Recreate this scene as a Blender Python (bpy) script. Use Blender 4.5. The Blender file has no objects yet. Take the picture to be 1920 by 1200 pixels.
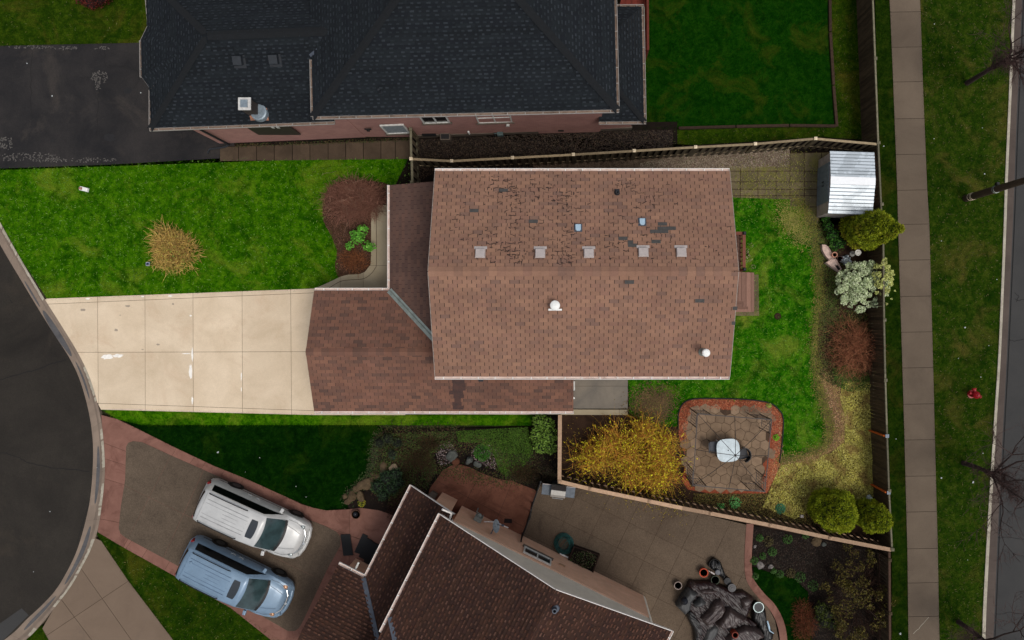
import bpy, bmesh, math, random
import numpy as np
from mathutils import Vector, Matrix
random.seed(7); rng = np.random.default_rng(7)
PI = math.pi; R = math.radians
SC = bpy.context.scene; COL = SC.collection

# ---------------------------------------------------------------- camera, sky, sun, exposure
H = 37.325; F = 1493.0                       # flying height in metres, focal length in photo pixels
cam = bpy.data.cameras.new('camera'); camo = bpy.data.objects.new('camera', cam); COL.objects.link(camo)
camo.location = (2.5, 0, H); camo.rotation_euler = (0, 0, 0)
cam.sensor_width = 36; cam.lens = F * 36 / 1920; cam.shift_x = -100 / 1920; cam.clip_end = 2000; cam.clip_start = 0.5
SC.camera = camo
SUN_EL, SUN_AZ = R(66), R(-40)               # direction the light comes from: lower right of the picture
W = bpy.data.worlds.new('World'); SC.world = W; W.use_nodes = True
wn = W.node_tree.nodes; bg = wn['Background']; sky = wn.new('ShaderNodeTexSky')
sky.sky_type = 'NISHITA'; sky.sun_disc = False; sky.sun_elevation = SUN_EL; sky.sun_rotation = R(90) - SUN_AZ
sky.dust_density = 3.0; sky.ozone_density = 0.6
hs = wn.new('ShaderNodeHueSaturation'); hs.inputs['Saturation'].default_value = 0.35
W.node_tree.links.new(sky.outputs[0], hs.inputs['Color']); W.node_tree.links.new(hs.outputs[0], bg.inputs[0])
bg.inputs[1].default_value = 0.15
sl = bpy.data.lights.new('sun', 'SUN'); sl.energy = 1.4; sl.angle = R(18); sl.color = (1, 0.95, 0.88)
so = bpy.data.objects.new('sun', sl); COL.objects.link(so)
sd = Vector((math.cos(SUN_EL) * math.cos(SUN_AZ), math.cos(SUN_EL) * math.sin(SUN_AZ), math.sin(SUN_EL)))
so.rotation_euler = sd.to_track_quat('Z', 'Y').to_euler(); so.location = (30, -20, 40)
SC.view_settings.view_transform = 'Standard'; SC.view_settings.look = 'None'
SC.view_settings.exposure = -0.15; SC.view_settings.gamma = 1

# ---------------------------------------------------------------- helpers
def P(px, py, h=0.0):
    k = (H - h) / F
    return Vector((2.5 + (px - 1060) * k, (600 - py) * k, h))
def P2(px, py, h=0.0):
    v = P(px, py, h); return (v.x, v.y)
def on_plane(px, py, a, b, c):               # meets the plane z = a + b*x + c*y
    dx, dy = px - 1060, py - 600
    q = (H - a - 2.5 * b) / (F + b * dx - c * dy)
    return Vector((2.5 + dx * q, -dy * q, H - F * q))
def lin(c):
    return tuple(((x / 255) / 12.92 if x / 255 <= 0.04045 else ((x / 255 + 0.055) / 1.055) ** 2.4) for x in c)
def rgba(c):                                  # sRGB 0-255 triple
    l = lin(c); return (l[0], l[1], l[2], 1)
KOBJ = {}
def link(o): COL.objects.link(o); return o
def tag(o, label=None, cat=None, group=None, kind=None):
    if label: o['label'] = label
    if cat: o['category'] = cat
    if group: o['group'] = group
    if kind: o['kind'] = kind
    return o
def thing(name, label, cat, loc=(0, 0, 0), rz=0, group=None):
    o = link(bpy.data.objects.new(name, None)); o.location = loc; o.rotation_euler = (0, 0, rz)
    o.empty_display_size = 0.3
    return tag(o, label, cat, group)
def wmat(o):
    m = Matrix.LocRotScale(o.location, o.rotation_euler, o.scale)
    return wmat(o.parent) @ o.matrix_parent_inverse @ m if o.parent else m
def attach(o, parent, world=True):
    o.parent = parent
    o.matrix_parent_inverse = wmat(parent).inverted() if world else Matrix.Identity(4)
def copy_tree(o, parent=None):
    c = o.copy(); COL.objects.link(c)
    if parent: c.parent = parent; c.matrix_parent_inverse = o.matrix_parent_inverse.copy()
    for ch in list(o.children): copy_tree(ch, c)
    return c

class MB:
    def __init__(s): s.v = []; s.f = []; s.m = []
    def add(s, pts, faces, m=0):
        b = len(s.v); s.v += [tuple(p) for p in pts]
        for f in faces: s.f.append([b + i for i in f]); s.m.append(m)
    def poly(s, pts, m=0): s.add(pts, [list(range(len(pts)))], m)
    def prism(s, p2, z0, z1, m=0, mtop=None):
        n = len(p2)
        a = sum(p2[i][0] * p2[(i + 1) % n][1] - p2[(i + 1) % n][0] * p2[i][1] for i in range(n))
        if a < 0: p2 = list(reversed(p2))
        pts = [(x, y, z1) for x, y in p2] + [(x, y, z0) for x, y in p2]
        s.add(pts, [list(range(n))], m if mtop is None else mtop)
        s.add(pts, [list(range(2 * n - 1, n - 1, -1))] + [[i, i + n, (i + 1) % n + n, (i + 1) % n] for i in range(n)], m)
    def hexa(s, b4, t4, m=0):
        s.add(list(b4) + list(t4), [[3, 2, 1, 0], [4, 5, 6, 7], [0, 1, 5, 4], [1, 2, 6, 5], [2, 3, 7, 6], [3, 0, 4, 7]], m)
    def box(s, c, size, rz=0, m=0, mat=None, taper=1.0):
        x, y, z = [d / 2 for d in size]; Mx = mat or Matrix.Rotation(rz, 3, 'Z'); c = Vector(c)
        b = [c + Mx @ Vector(p) for p in ((-x, -y, -z), (x, -y, -z), (x, y, -z), (-x, y, -z))]
        t = [c + Mx @ Vector(p) for p in ((-x * taper, -y * taper, z), (x * taper, -y * taper, z), (x * taper, y * taper, z), (-x * taper, y * taper, z))]
        s.hexa(b, t, m)
    def beam(s, a, b, w, h, m=0):             # box from a to b; w sideways, h up
        a = Vector(a); b = Vector(b); d = (b - a).normalized(); up = Vector((0, 0, 1))
        if abs(d.z) > 0.95: up = Vector((1, 0, 0))
        sd_ = d.cross(up).normalized() * (w / 2); u = sd_.cross(d).normalized() * (h / 2)
        s.hexa([a - sd_ - u, a + sd_ - u, a + sd_ + u, a - sd_ + u], [b - sd_ - u, b + sd_ - u, b + sd_ + u, b - sd_ + u], m)
    def tube(s, path, rad, n=8, m=0, cap=True, closed=False):
        path = [Vector(p) for p in path]; k = len(path)
        if not hasattr(rad, '__len__'): rad = [rad] * k
        b0 = len(s.v); prev = None
        for i, p in enumerate(path):
            if closed: d = path[(i + 1) % k] - path[i - 1]
            else: d = path[min(i + 1, k - 1)] - path[max(i - 1, 0)]
            d = d.normalized() if d.length > 1e-9 else Vector((0, 0, 1))
            if prev is None:
                prev = d.orthogonal().normalized()
            x = (prev - d * prev.dot(d)); x = x.normalized() if x.length > 1e-6 else d.orthogonal().normalized()
            prev = x; y = d.cross(x)
            for j in range(n):
                a = 2 * PI * j / n; s.v.append(tuple(p + (x * math.cos(a) + y * math.sin(a)) * rad[i]))
        for i in range(k if closed else k - 1):
            for j in range(n):
                a = b0 + i * n + j; b = b0 + i * n + (j + 1) % n
                i2 = (i + 1) % k; c = b0 + i2 * n + (j + 1) % n; e = b0 + i2 * n + j
                s.f.append([a, b, c, e]); s.m.append(m)
        if cap and not closed:
            s.f.append([b0 + j for j in range(n)][::-1]); s.m.append(m)
            s.f.append([b0 + (k - 1) * n + j for j in range(n)]); s.m.append(m)
    def lathe(s, prof, c=(0, 0, 0), n=20, m=0, sx=1, sy=1, caps=True):
        b0 = len(s.v); k = len(prof)
        for r, z in prof:
            for j in range(n):
                a = 2 * PI * j / n; s.v.append((c[0] + r * math.cos(a) * sx, c[1] + r * math.sin(a) * sy, c[2] + z))
        for i in range(k - 1):
            for j in range(n):
                s.f.append([b0 + i * n + j, b0 + i * n + (j + 1) % n, b0 + (i + 1) * n + (j + 1) % n, b0 + (i + 1) * n + j]); s.m.append(m)
        if not caps: return
        if prof[0][0] > 1e-4: s.f.append([b0 + j for j in range(n)][::-1]); s.m.append(m)
        if prof[-1][0] > 1e-4: s.f.append([b0 + (k - 1) * n + j for j in range(n)]); s.m.append(m)
    def ribbon(s, pts, w, z, m=0):
        pts = [Vector((p[0], p[1], 0)) for p in pts]; k = len(pts); b0 = len(s.v)
        for i, p in enumerate(pts):
            d = (pts[min(i + 1, k - 1)] - pts[max(i - 1, 0)]).normalized(); nrm = Vector((-d.y, d.x, 0))
            ww = w[i] if hasattr(w, '__len__') else w
            for sg in (1, -1):
                q = p + nrm * ww / 2 * sg; s.v.append((q.x, q.y, z))
        for i in range(k - 1):
            s.f.append([b0 + 2 * i + 1, b0 + 2 * i + 3, b0 + 2 * i + 2, b0 + 2 * i]); s.m.append(m)
    def build(s, name, mats, parent=None, world=True, smooth=False, bevel=0, sub=0, fixn=False):
        me = bpy.data.meshes.new(name); me.from_pydata(s.v, [], s.f)
        if not isinstance(mats, (list, tuple)): mats = [mats]
        for mt in mats: me.materials.append(mt)
        me.polygons.foreach_set('material_index', s.m)
        if fixn:
            bm = bmesh.new(); bm.from_mesh(me); bmesh.ops.recalc_face_normals(bm, faces=bm.faces); bm.to_mesh(me); bm.free()
        if smooth: me.polygons.foreach_set('use_smooth', [True] * len(me.polygons))
        me.update(); o = link(bpy.data.objects.new(name, me))
        if parent: attach(o, parent, world)
        if bevel:
            b = o.modifiers.new('bevel', 'BEVEL'); b.width = bevel; b.segments = 2; b.limit_method = 'ANGLE'
        if sub:
            q = o.modifiers.new('sub', 'SUBSURF'); q.levels = sub; q.render_levels = sub
        return o
def struct(name, mb, mats, **k):
    o = mb.build(name, mats, **k); o['kind'] = 'structure'; return o

def fastmesh(name, verts, nper, mats, parent=None, midx=None, smooth=False, normals=None):
    """verts (N*nper,3): N separate faces of nper corners"""
    verts = np.asarray(verts, dtype=np.float32).reshape(-1, 3); n = len(verts) // nper
    me = bpy.data.meshes.new(name); me.vertices.add(len(verts)); me.vertices.foreach_set('co', verts.ravel())
    me.loops.add(len(verts)); me.loops.foreach_set('vertex_index', np.arange(len(verts), dtype=np.int32))
    me.polygons.add(n); me.polygons.foreach_set('loop_start', np.arange(0, n * nper, nper, dtype=np.int32))
    me.polygons.foreach_set('loop_total', np.full(n, nper, dtype=np.int32))
    if not isinstance(mats, (list, tuple)): mats = [mats]
    for mt in mats: me.materials.append(mt)
    if midx is not None: me.polygons.foreach_set('material_index', np.asarray(midx, dtype=np.int32))
    me.update(); me.validate()
    o = link(bpy.data.objects.new(name, me))
    if parent: attach(o, parent)
    return o

def spline(pts, n=8, closed=False):
    pts = [Vector((p[0], p[1], p[2] if len(p) > 2 else 0)) for p in pts]; k = len(pts); out = []
    for i in range(k if closed else k - 1):
        p0 = pts[i - 1] if (closed or i > 0) else pts[0]; p1 = pts[i]; p2 = pts[(i + 1) % k]
        p3 = pts[(i + 2) % k] if (closed or i + 2 < k) else pts[-1]
        for j in range(n):
            t = j / n
            out.append(0.5 * ((2 * p1) + (p2 - p0) * t + (2 * p0 - 5 * p1 + 4 * p2 - p3) * t * t + (3 * p1 - p0 - 3 * p2 + p3) * t ** 3))
    if not closed: out.append(pts[-1])
    return out
def pxs(pts, h=0, sm=0, closed=False):        # photo-pixel points -> ground points, optionally smoothed
    w = [P(x, y, h) for x, y in pts]
    if sm: w = spline(w, sm, closed)
    return [(v.x, v.y) for v in w]
def clip(poly, a, b, off=0.0):                # keep the side left of a->b, moved inwards by off
    ax, ay = a; bx, by = b; dx, dy = bx - ax, by - ay; L = math.hypot(dx, dy); nx, ny = -dy / L, dx / L
    d = [(p[0] - ax) * nx + (p[1] - ay) * ny - off for p in poly]; out = []
    for i in range(len(poly)):
        j = (i + 1) % len(poly)
        if d[i] >= 0: out.append(poly[i])
        if (d[i] >= 0) != (d[j] >= 0):
            t = d[i] / (d[i] - d[j]); out.append((poly[i][0] + (poly[j][0] - poly[i][0]) * t, poly[i][1] + (poly[j][1] - poly[i][1]) * t))
    return out
def split(polys, lines, gap=0.012):
    for a, b in lines:
        nxt = []
        for p in polys:
            for q in (clip(p, a, b, gap / 2), clip(p, b, a, gap / 2)):
                if len(q) >= 3 and abs(area(q)) > 0.004: nxt.append(q)
        polys = nxt
    return polys
def area(p): return sum(p[i][0] * p[(i + 1) % len(p)][1] - p[(i + 1) % len(p)][0] * p[i][1] for i in range(len(p))) / 2
def inpoly(x, y, poly):
    p = np.asarray(poly); ins = np.zeros(len(x), bool); n = len(p)
    for i in range(n):
        x1, y1 = p[i]; x2, y2 = p[(i + 1) % n]
        c = ((y1 > y) != (y2 > y)) & (x < (x2 - x1) * (y - y1) / ((y2 - y1) + 1e-12) + x1); ins ^= c
    return ins
def sample(poly, n, holes=()):
    p = np.asarray(poly); lo = p.min(0); hi = p.max(0); A = (hi - lo).prod(); a = abs(area(poly))
    m = int(n * A / max(a, 1e-6)) + 1
    x = rng.uniform(lo[0], hi[0], m); y = rng.uniform(lo[1], hi[1], m); k = inpoly(x, y, poly)
    for h in holes: k &= ~inpoly(x, y, h)
    return x[k], y[k]

# ---------------------------------------------------------------- materials
class NT:
    def __init__(s, name):
        s.mat = bpy.data.materials.new(name); s.mat.use_nodes = True; s.t = s.mat.node_tree; s.n = s.t.nodes
        s.b = s.n['Principled BSDF']; s.tc = s.n.new('ShaderNodeTexCoord'); s.obj = s.tc.outputs['Object']
    def L(s, a, b): s.t.links.new(a, b)
    def _in(s, sock, v):
        if v is None: return
        if hasattr(v, 'is_output'): s.L(v, sock)
        else: sock.default_value = v
    def noise(s, scale, detail=3, rough=0.6, vec=None, dist=0.0):
        n = s.n.new('ShaderNodeTexNoise'); n.inputs['Scale'].default_value = scale; n.inputs['Detail'].default_value = detail
        n.inputs['Roughness'].default_value = rough; n.inputs['Distortion'].default_value = dist
        s.L(vec if vec is not None else s.obj, n.inputs['Vector']); return n.outputs['Fac']
    def ramp(s, fac, stops, const=False):
        r = s.n.new('ShaderNodeValToRGB'); s.L(fac, r.inputs[0]); e = r.color_ramp.elements
        if const: r.color_ramp.interpolation = 'CONSTANT'
        while len(e) < len(stops): e.new(0.5)
        for i, (p, c) in enumerate(stops):
            e[i].position = p; e[i].color = rgba(c) if hasattr(c, '__len__') else (c, c, c, 1)
        return r.outputs[0]
    def mix(s, fac, a, b, mode='MIX'):
        n = s.n.new('ShaderNodeMix'); n.data_type = 'RGBA'; n.blend_type = mode
        s._in(n.inputs[0], fac); s._in(n.inputs[6], a); s._in(n.inputs[7], b); return n.outputs[2]
    def math(s, op, a, b=None):
        n = s.n.new('ShaderNodeMath'); n.operation = op; s._in(n.inputs[0], a)
        if b is not None: s._in(n.inputs[1], b)
        return n.outputs[0]
    def sc(s, sx, sy, sz, rz=0, vec=None):
        m = s.n.new('ShaderNodeMapping'); m.inputs['Scale'].default_value = (sx, sy, sz); m.inputs['Rotation'].default_value = (0, 0, rz)
        s.L(vec if vec is not None else s.obj, m.inputs['Vector']); return m.outputs[0]
    def rand(s): return s.n.new('ShaderNodeNewGeometry').outputs['Random Per Island']
    def bump(s, h, strength=0.5, dist=0.02):
        b = s.n.new('ShaderNodeBump'); b.inputs['Strength'].default_value = strength; b.inputs['Distance'].default_value = dist
        s.L(h, b.inputs['Height']); s.L(b.outputs[0], s.b.inputs['Normal'])
    def out(s, col=None, rough=0.8, metal=0.0, spec=None, trans=None):
        s._in(s.b.inputs['Base Color'], rgba(col) if (col is not None and hasattr(col, '__len__') and not hasattr(col, 'is_output')) else col)
        s._in(s.b.inputs['Roughness'], rough); s.b.inputs['Metallic'].default_value = metal
        if spec is not None: s.b.inputs['Specular IOR Level'].default_value = spec
        return s.mat
def gray(c, k): return tuple(min(255, max(0, x * k)) for x in c)
def m_grass(name, dark, mid, light, dry, drypos=0.62, blades=False):
    t = NT(name)
    big = t.noise(0.5, 5, 0.66, dist=0.8); med = t.noise(3.4, 7, 0.78, dist=.4); fine = t.noise(17, 5, 0.85)
    c = t.ramp(med, [(0.30, dark), (0.48, mid), (0.70, light)])
    c = t.mix(t.ramp(big, [(drypos - 0.12, 0.0), (drypos + 0.10, 0.8)]), c, rgba(dry))
    c = t.mix(t.ramp(t.noise(1.15, 5, 0.66, vec=t.sc(1, 1, 1, 0.7), dist=.8), [(0.50, 0.0), (0.66, 0.75)]), c, rgba(dark))
    c = t.mix(t.ramp(t.noise(1.7, 5, 0.66, vec=t.sc(1.3, 1, 1, 1.9), dist=.5), [(0.54, 0.0), (0.72, 0.6)]), c, rgba(light))
    if blades:
        c = t.mix(0.6, c, t.mix(1.0, c, t.ramp(t.rand(), [(0, 0.35), (0.6, 1.0), (1.0, 2.1)]), 'MULTIPLY'))
    else:
        c = t.mix(0.85, c, t.mix(1.0, c, t.ramp(fine, [(0.3, 0.3), (0.5, 0.9), (0.72, 1.8)]), 'MULTIPLY')); t.bump(fine, 0.8, 0.05)
    return t.out(c, 0.95, spec=0.0)
def m_conc(name, a, b, stain, scale=0.9, grit=0.5, bump=0.25, island=0.0, rough=0.85, stainp=0.6, gs=70):
    t = NT(name); c = t.ramp(t.noise(scale, 6, 0.65, dist=0.4), [(0.3, a), (0.68, b)])
    c = t.mix(t.ramp(t.noise(scale * 0.6, 5, 0.72, vec=t.sc(1, 1, 1, 1.1), dist=1.0), [(stainp, 0.0), (stainp + 0.17, 0.6)]), c, rgba(stain))
    g = t.noise(gs, 4, 0.85); c = t.mix(grit, c, t.mix(1.0, c, t.ramp(g, [(0.3, 0.5), (0.7, 1.5)]), 'MULTIPLY'))
    if island: c = t.mix(island, c, t.mix(1.0, c, t.ramp(t.rand(), [(0, 0.6), (1, 1.35)]), 'MULTIPLY'))
    t.bump(g, bump, 0.01); return t.out(c, rough, spec=0.12)
def m_shingle(name, cols, slot, grit=0.5, rough=0.9, streak=None):
    """each tab is its own island and takes its own tone"""
    t = NT(name); n = len(cols); r = t.rand()
    c = t.ramp(r, [(i / n, cols[i]) for i in range(n)])
    g = t.noise(60, 3, 0.8); c = t.mix(grit, c, t.mix(1.0, c, t.ramp(g, [(0.3, 0.5), (0.7, 1.5)]), 'MULTIPLY'))
    w = t.noise(0.8, 4, 0.65, dist=0.5); c = t.mix(0.5, c, t.mix(1.0, c, t.ramp(w, [(0.3, 0.72), (0.7, 1.22)]), 'MULTIPLY'))
    if streak:
        c = t.mix(t.ramp(t.noise(6, 4, 0.7), [(0.5, 0.0), (0.75, 0.45)]), c, rgba(streak))
    t.bump(g, 0.3, 0.01); return t.out(c, rough, spec=0.2)
def m_plain(name, c, rough=0.6, metal=0.0, var=0.12, scale=8, bump=0.0, spec=0.4):
    t = NT(name); n = t.noise(scale, 4, 0.65)
    col = t.ramp(n, [(0.3, gray(c, 1 - var)), (0.7, gray(c, 1 + var))])
    if bump: t.bump(t.noise(scale * 5, 3), bump, 0.01)
    return t.out(col, rough, metal, spec)
def m_wood(name, a, b, ax=(1, 1, 1), rough=0.85):
    t = NT(name); n = t.noise(9, 5, 0.7, vec=t.sc(*ax), dist=0.3); c = t.ramp(n, [(0.3, a), (0.7, b)])
    c = t.mix(0.6, c, t.mix(1.0, c, t.ramp(t.rand(), [(0, 0.55), (1, 1.5)]), 'MULTIPLY')); t.bump(n, 0.3, 0.01)
    return t.out(c, rough, spec=0.2)
def m_leaf(name, cols, rough=0.7, patch=None):
    t = NT(name); n = len(cols); c = t.ramp(t.rand(), [(i / max(1, n - 1), cols[i]) for i in range(n)])
    c = t.mix(0.5, c, t.mix(1.0, c, t.ramp(t.noise(2.5, 3, 0.6), [(0.3, 0.55), (0.7, 1.4)]), 'MULTIPLY'))
    if patch: c = t.mix(t.ramp(t.noise(1.6, 2), [(0.5, 0.0), (0.65, 0.7)]), c, rgba(patch))
    return t.out(c, rough, spec=0.25)
def m_brick(name, a, b, mortar, sx=1.0, rot=0.0):
    t = NT(name)
    s = t.n.new('ShaderNodeSeparateXYZ'); t.L(t.sc(1, 1, 1, rot), s.inputs[0])
    cb = t.n.new('ShaderNodeCombineXYZ'); t.L(t.math('ADD', s.outputs[0], s.outputs[1]), cb.inputs[0]); t.L(s.outputs[2], cb.inputs[1])
    bt = t.n.new('ShaderNodeTexBrick'); t.L(cb.outputs[0], bt.inputs['Vector']); bt.inputs['Scale'].default_value = 1
    bt.inputs['Brick Width'].default_value = 0.21; bt.inputs['Row Height'].default_value = 0.075; bt.inputs['Mortar Size'].default_value = 0.008
    bt.inputs['Color1'].default_value = rgba(a); bt.inputs['Color2'].default_value = rgba(b); bt.inputs['Mortar'].default_value = rgba(mortar)
    c = t.mix(0.5, bt.outputs[0], t.mix(1.0, bt.outputs[0], t.ramp(t.noise(1.2, 5, 0.7), [(0.3, 0.75), (0.7, 1.25)]), 'MULTIPLY'))
    t.bump(bt.outputs['Fac'], -0.3, 0.01); return t.out(c, 0.9, spec=0.2)
# ================================================================ the setting: ground, roads, paving
MT = {}  # paving beyond the centre lot has the surrounding dimming in its base colours
MT['asph'] = m_conc('asphalt', (38, 35, 32), (52, 48, 43), (62, 55, 47), 0.35, 0.5, 0.4, gs=24, stainp=.56)
MT['asph2'] = m_conc('asphalt_street', (56, 56, 56), (66, 65, 64), (48, 47, 47), 0.35, 0.35, 0.3)
MT['asphN'] = m_conc('asphalt_driveway', (32, 32, 34), (52, 49, 48), (68, 62, 57), 0.5, 0.5, 0.5, gs=24, stainp=.54)
MT['crack'] = m_plain('crack_fill', (18, 17, 17), 0.9)
MT['conc'] = m_conc('driveway_concrete', (200, 180, 153), (218, 199, 173), (196, 170, 142), 0.7, 0.18, 0.12, island=0.13, gs=26, stainp=.54)
MT['concP'] = m_plain('white_patch', (240, 235, 226), 0.8, var=0.05)
MT['walk'] = m_conc('sidewalk_concrete', (94, 82, 70), (108, 95, 81), (84, 74, 64), 0.5, 0.35, 0.25, island=0.16)
MT['path'] = m_conc('path_concrete', (150, 137, 112), (168, 156, 132), (128, 117, 95), 0.7, 0.3, 0.2, island=0.2)
MT['patio'] = m_conc('side_patio_concrete', (108, 103, 96), (130, 122, 110), (92, 92, 88), 1.2, 0.3, 0.2, island=0.1)
MT['slab'] = m_conc('garden_slab', (82, 74, 56), (114, 102, 76), (110, 108, 44), 1.6, 0.5, 0.4, island=0.45, gs=22, stainp=.5)
MT['slabN'] = m_conc('side_path_slab', (66, 55, 44), (86, 72, 58), (100, 88, 74), 1.2, 0.4, 0.4, island=0.3)
MT['drvL'] = m_conc('lower_driveway', (108, 92, 78), (120, 103, 88), (92, 82, 74), 0.4, 0.18, 0.2, island=0.14)
MT['pink'] = m_conc('red_stamped_concrete', (116, 82, 71), (134, 96, 84), (88, 56, 48), 1.6, 0.25, 0.3, island=0.25, stainp=0.5)
MT['pinkD'] = m_conc('red_patio_concrete', (98, 62, 48), (122, 80, 64), (70, 40, 29), 1.3, 0.25, 0.3, island=0.2, stainp=0.5)
MT['pinkE'] = m_conc('walk_concrete_tan', (116, 86, 72), (132, 98, 84), (96, 70, 58), 1.2, 0.25, 0.3, island=0.2)
MT['aggr'] = m_conc('exposed_aggregate', (80, 69, 58), (96, 83, 70), (68, 58, 50), 0.8, 0.9, 0.6, island=0.12, gs=20)
MT['aggr2'] = m_conc('patio_aggregate', (82, 69, 57), (97, 83, 69), (64, 54, 46), 0.5, 0.8, 0.6, island=0.14, gs=20)
MT['curb'] = m_conc('gutter_concrete', (120, 106, 94), (138, 122, 108), (104, 94, 86), 0.8, 0.25, 0.2, island=0.15)
MT['curb2'] = m_conc('gutter_dark', (76, 67, 62), (88, 78, 72), (66, 60, 57), 0.8, 0.3, 0.2, island=0.15)
MT['curbtop'] = m_conc('curb_top', (150, 142, 126), (178, 170, 154), (120, 112, 100), 2.5, 0.3, 0.3, island=0.2)
MT['stainG'] = m_conc('gutter_stain', (76, 76, 78), (94, 92, 92), (70, 70, 72), 2.5, 0.3, 0.1)
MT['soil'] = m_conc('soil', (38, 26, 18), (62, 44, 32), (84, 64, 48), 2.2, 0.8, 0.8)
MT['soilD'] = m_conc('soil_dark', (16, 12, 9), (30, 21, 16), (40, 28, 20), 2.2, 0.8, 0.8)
MT['soilL'] = m_conc('soil_light', (92, 72, 50), (124, 98, 72), (70, 52, 36), 2.2, 0.7, 0.6)
MT['base'] = m_conc('base_earth', (30, 32, 16), (44, 44, 24), (50, 44, 30), 0.2, 0.4, 0.3)
MT['mulch'] = m_conc('mulch_red', (112, 54, 36), (150, 78, 52), (88, 42, 28), 9, 0.8, 0.9)
MT['mulchB'] = m_conc('mulch_brown', (52, 34, 24), (78, 54, 38), (42, 26, 20), 7, 0.8, 0.9)
MT['stone'] = m_conc('flagstone', (116, 96, 78), (138, 116, 94), (98, 92, 64), 2.8, 0.4, 0.5, island=0.5)
MT['grout'] = m_conc('grout', (64, 50, 40), (80, 62, 48), (64, 66, 36), 3, 0.5, 0.4)
GR = {'front': ((20, 62, 2), (48, 95, 4), (90, 134, 18), (118, 134, 38)),
      'back': ((9, 60, 3), (38, 95, 6), (92, 140, 28), (126, 136, 48)),
      'dark': ((3, 22, 3), (8, 34, 4), (20, 50, 7), (36, 58, 10)),  # outer lawns from here: dimming of the surroundings put into darker greens
      'low': ((16, 38, 4), (32, 56, 6), (56, 74, 12), (76, 74, 22)),
      'north': ((6, 36, 3), (14, 50, 5), (30, 66, 10), (60, 70, 18)),
      'west': ((22, 44, 5), (38, 60, 8), (66, 84, 16), (86, 76, 28)),
      'verge': ((16, 40, 5), (36, 58, 9), (66, 78, 22), (92, 82, 38)),
      'strip': ((12, 30, 4), (26, 46, 6), (48, 62, 14), (64, 60, 22))}
for k, v in GR.items():
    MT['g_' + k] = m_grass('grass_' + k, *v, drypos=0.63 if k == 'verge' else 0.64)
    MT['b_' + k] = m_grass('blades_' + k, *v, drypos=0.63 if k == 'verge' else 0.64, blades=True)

mb = MB(); mb.poly([(-600, -600, -0.16), (600, -600, -0.16), (600, 600, -0.16), (-600, 600, -0.16)])
struct('ground', mb, MT['base'])

# ---- left turning circle with its gutter and kerb
asph_edge = [(-160, 190), (-60, 355), (0, 463), (35, 522), (68, 577), (98, 625), (127, 670), (147, 712), (163, 768), (171, 820), (172, 867), (168, 925), (160, 970), (143, 1030), (122, 1075), (100, 1110), (74, 1138), (47, 1163), (20, 1190), (-30, 1225), (-120, 1275), (-260, 1330)]
curb_out = [(-140, 140), (-35, 348), (0, 415), (38, 483), (85, 562), (118, 614), (147, 662), (168, 706), (183, 755), (192, 800), (197, 860), (196, 905), (191, 950), (184, 992), (171, 1030), (157, 1058), (133, 1100), (100, 1143), (78, 1170), (52, 1197), (5, 1230), (-90, 1290), (-240, 1360)]
ae = pxs(asph_edge, 0, 6); co = pxs(curb_out, 0, 6)
mb = MB(); mb.prism([(-60, 14)] + ae + [(-60, -30)], -0.2, -0.10); road = struct('road', mb, MT['asph'])
def resamp(pts, n):
    pts = [Vector((p[0], p[1])) for p in pts]; L = [0]
    for i in range(1, len(pts)): L.append(L[-1] + (pts[i] - pts[i - 1]).length)
    out = []; j = 0
    for i in range(n):
        d = L[-1] * i / (n - 1)
        while j < len(L) - 2 and L[j + 1] < d: j += 1
        out.append(pts[j].lerp(pts[j + 1], (d - L[j]) / max(1e-9, L[j + 1] - L[j])))
    return out
def gutterkerb(name, inner, outer, n, joint, prof, mats, ztop):
    a = resamp(inner, n); b = resamp(outer, n); mb = MB()
    for i in range(n - 1):
        g = 0.004 if i % joint == 0 else 0.0
        for (t0, z0), (t1, z1), m in prof:
            p = [a[i].lerp(b[i], t0), a[i + 1].lerp(b[i + 1], t0), a[i + 1].lerp(b[i + 1], t1), a[i].lerp(b[i], t1)]
            if g:
                d = (p[1] - p[0]).normalized() * g; p[0] = p[0] + d; p[3] = p[3] + d
            z = [z0, z0, z1, z1]
            mb.poly([(p[k].x, p[k].y, z[k]) for k in range(4)], m)
            if joint and i % joint: pass
        if t1 >= 1:
            mb.poly([(p[3].x, p[3].y, z1), (p[2].x, p[2].y, z1), (p[2].x, p[2].y, -0.18), (p[3].x, p[3].y, -0.18)], m)
    return struct(name, mb, mats)
gutterkerb('kerb', ae, co, 150, 9, [((0, -0.097), (0.10, -0.09), 0), ((0.10, -0.09), (0.55, -0.085), 0), ((0.55, -0.085), (0.8, 0.012), 0), ((0.8, 0.012), (1.0, 0.026), 0)], [MT['curb']], 0)
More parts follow.
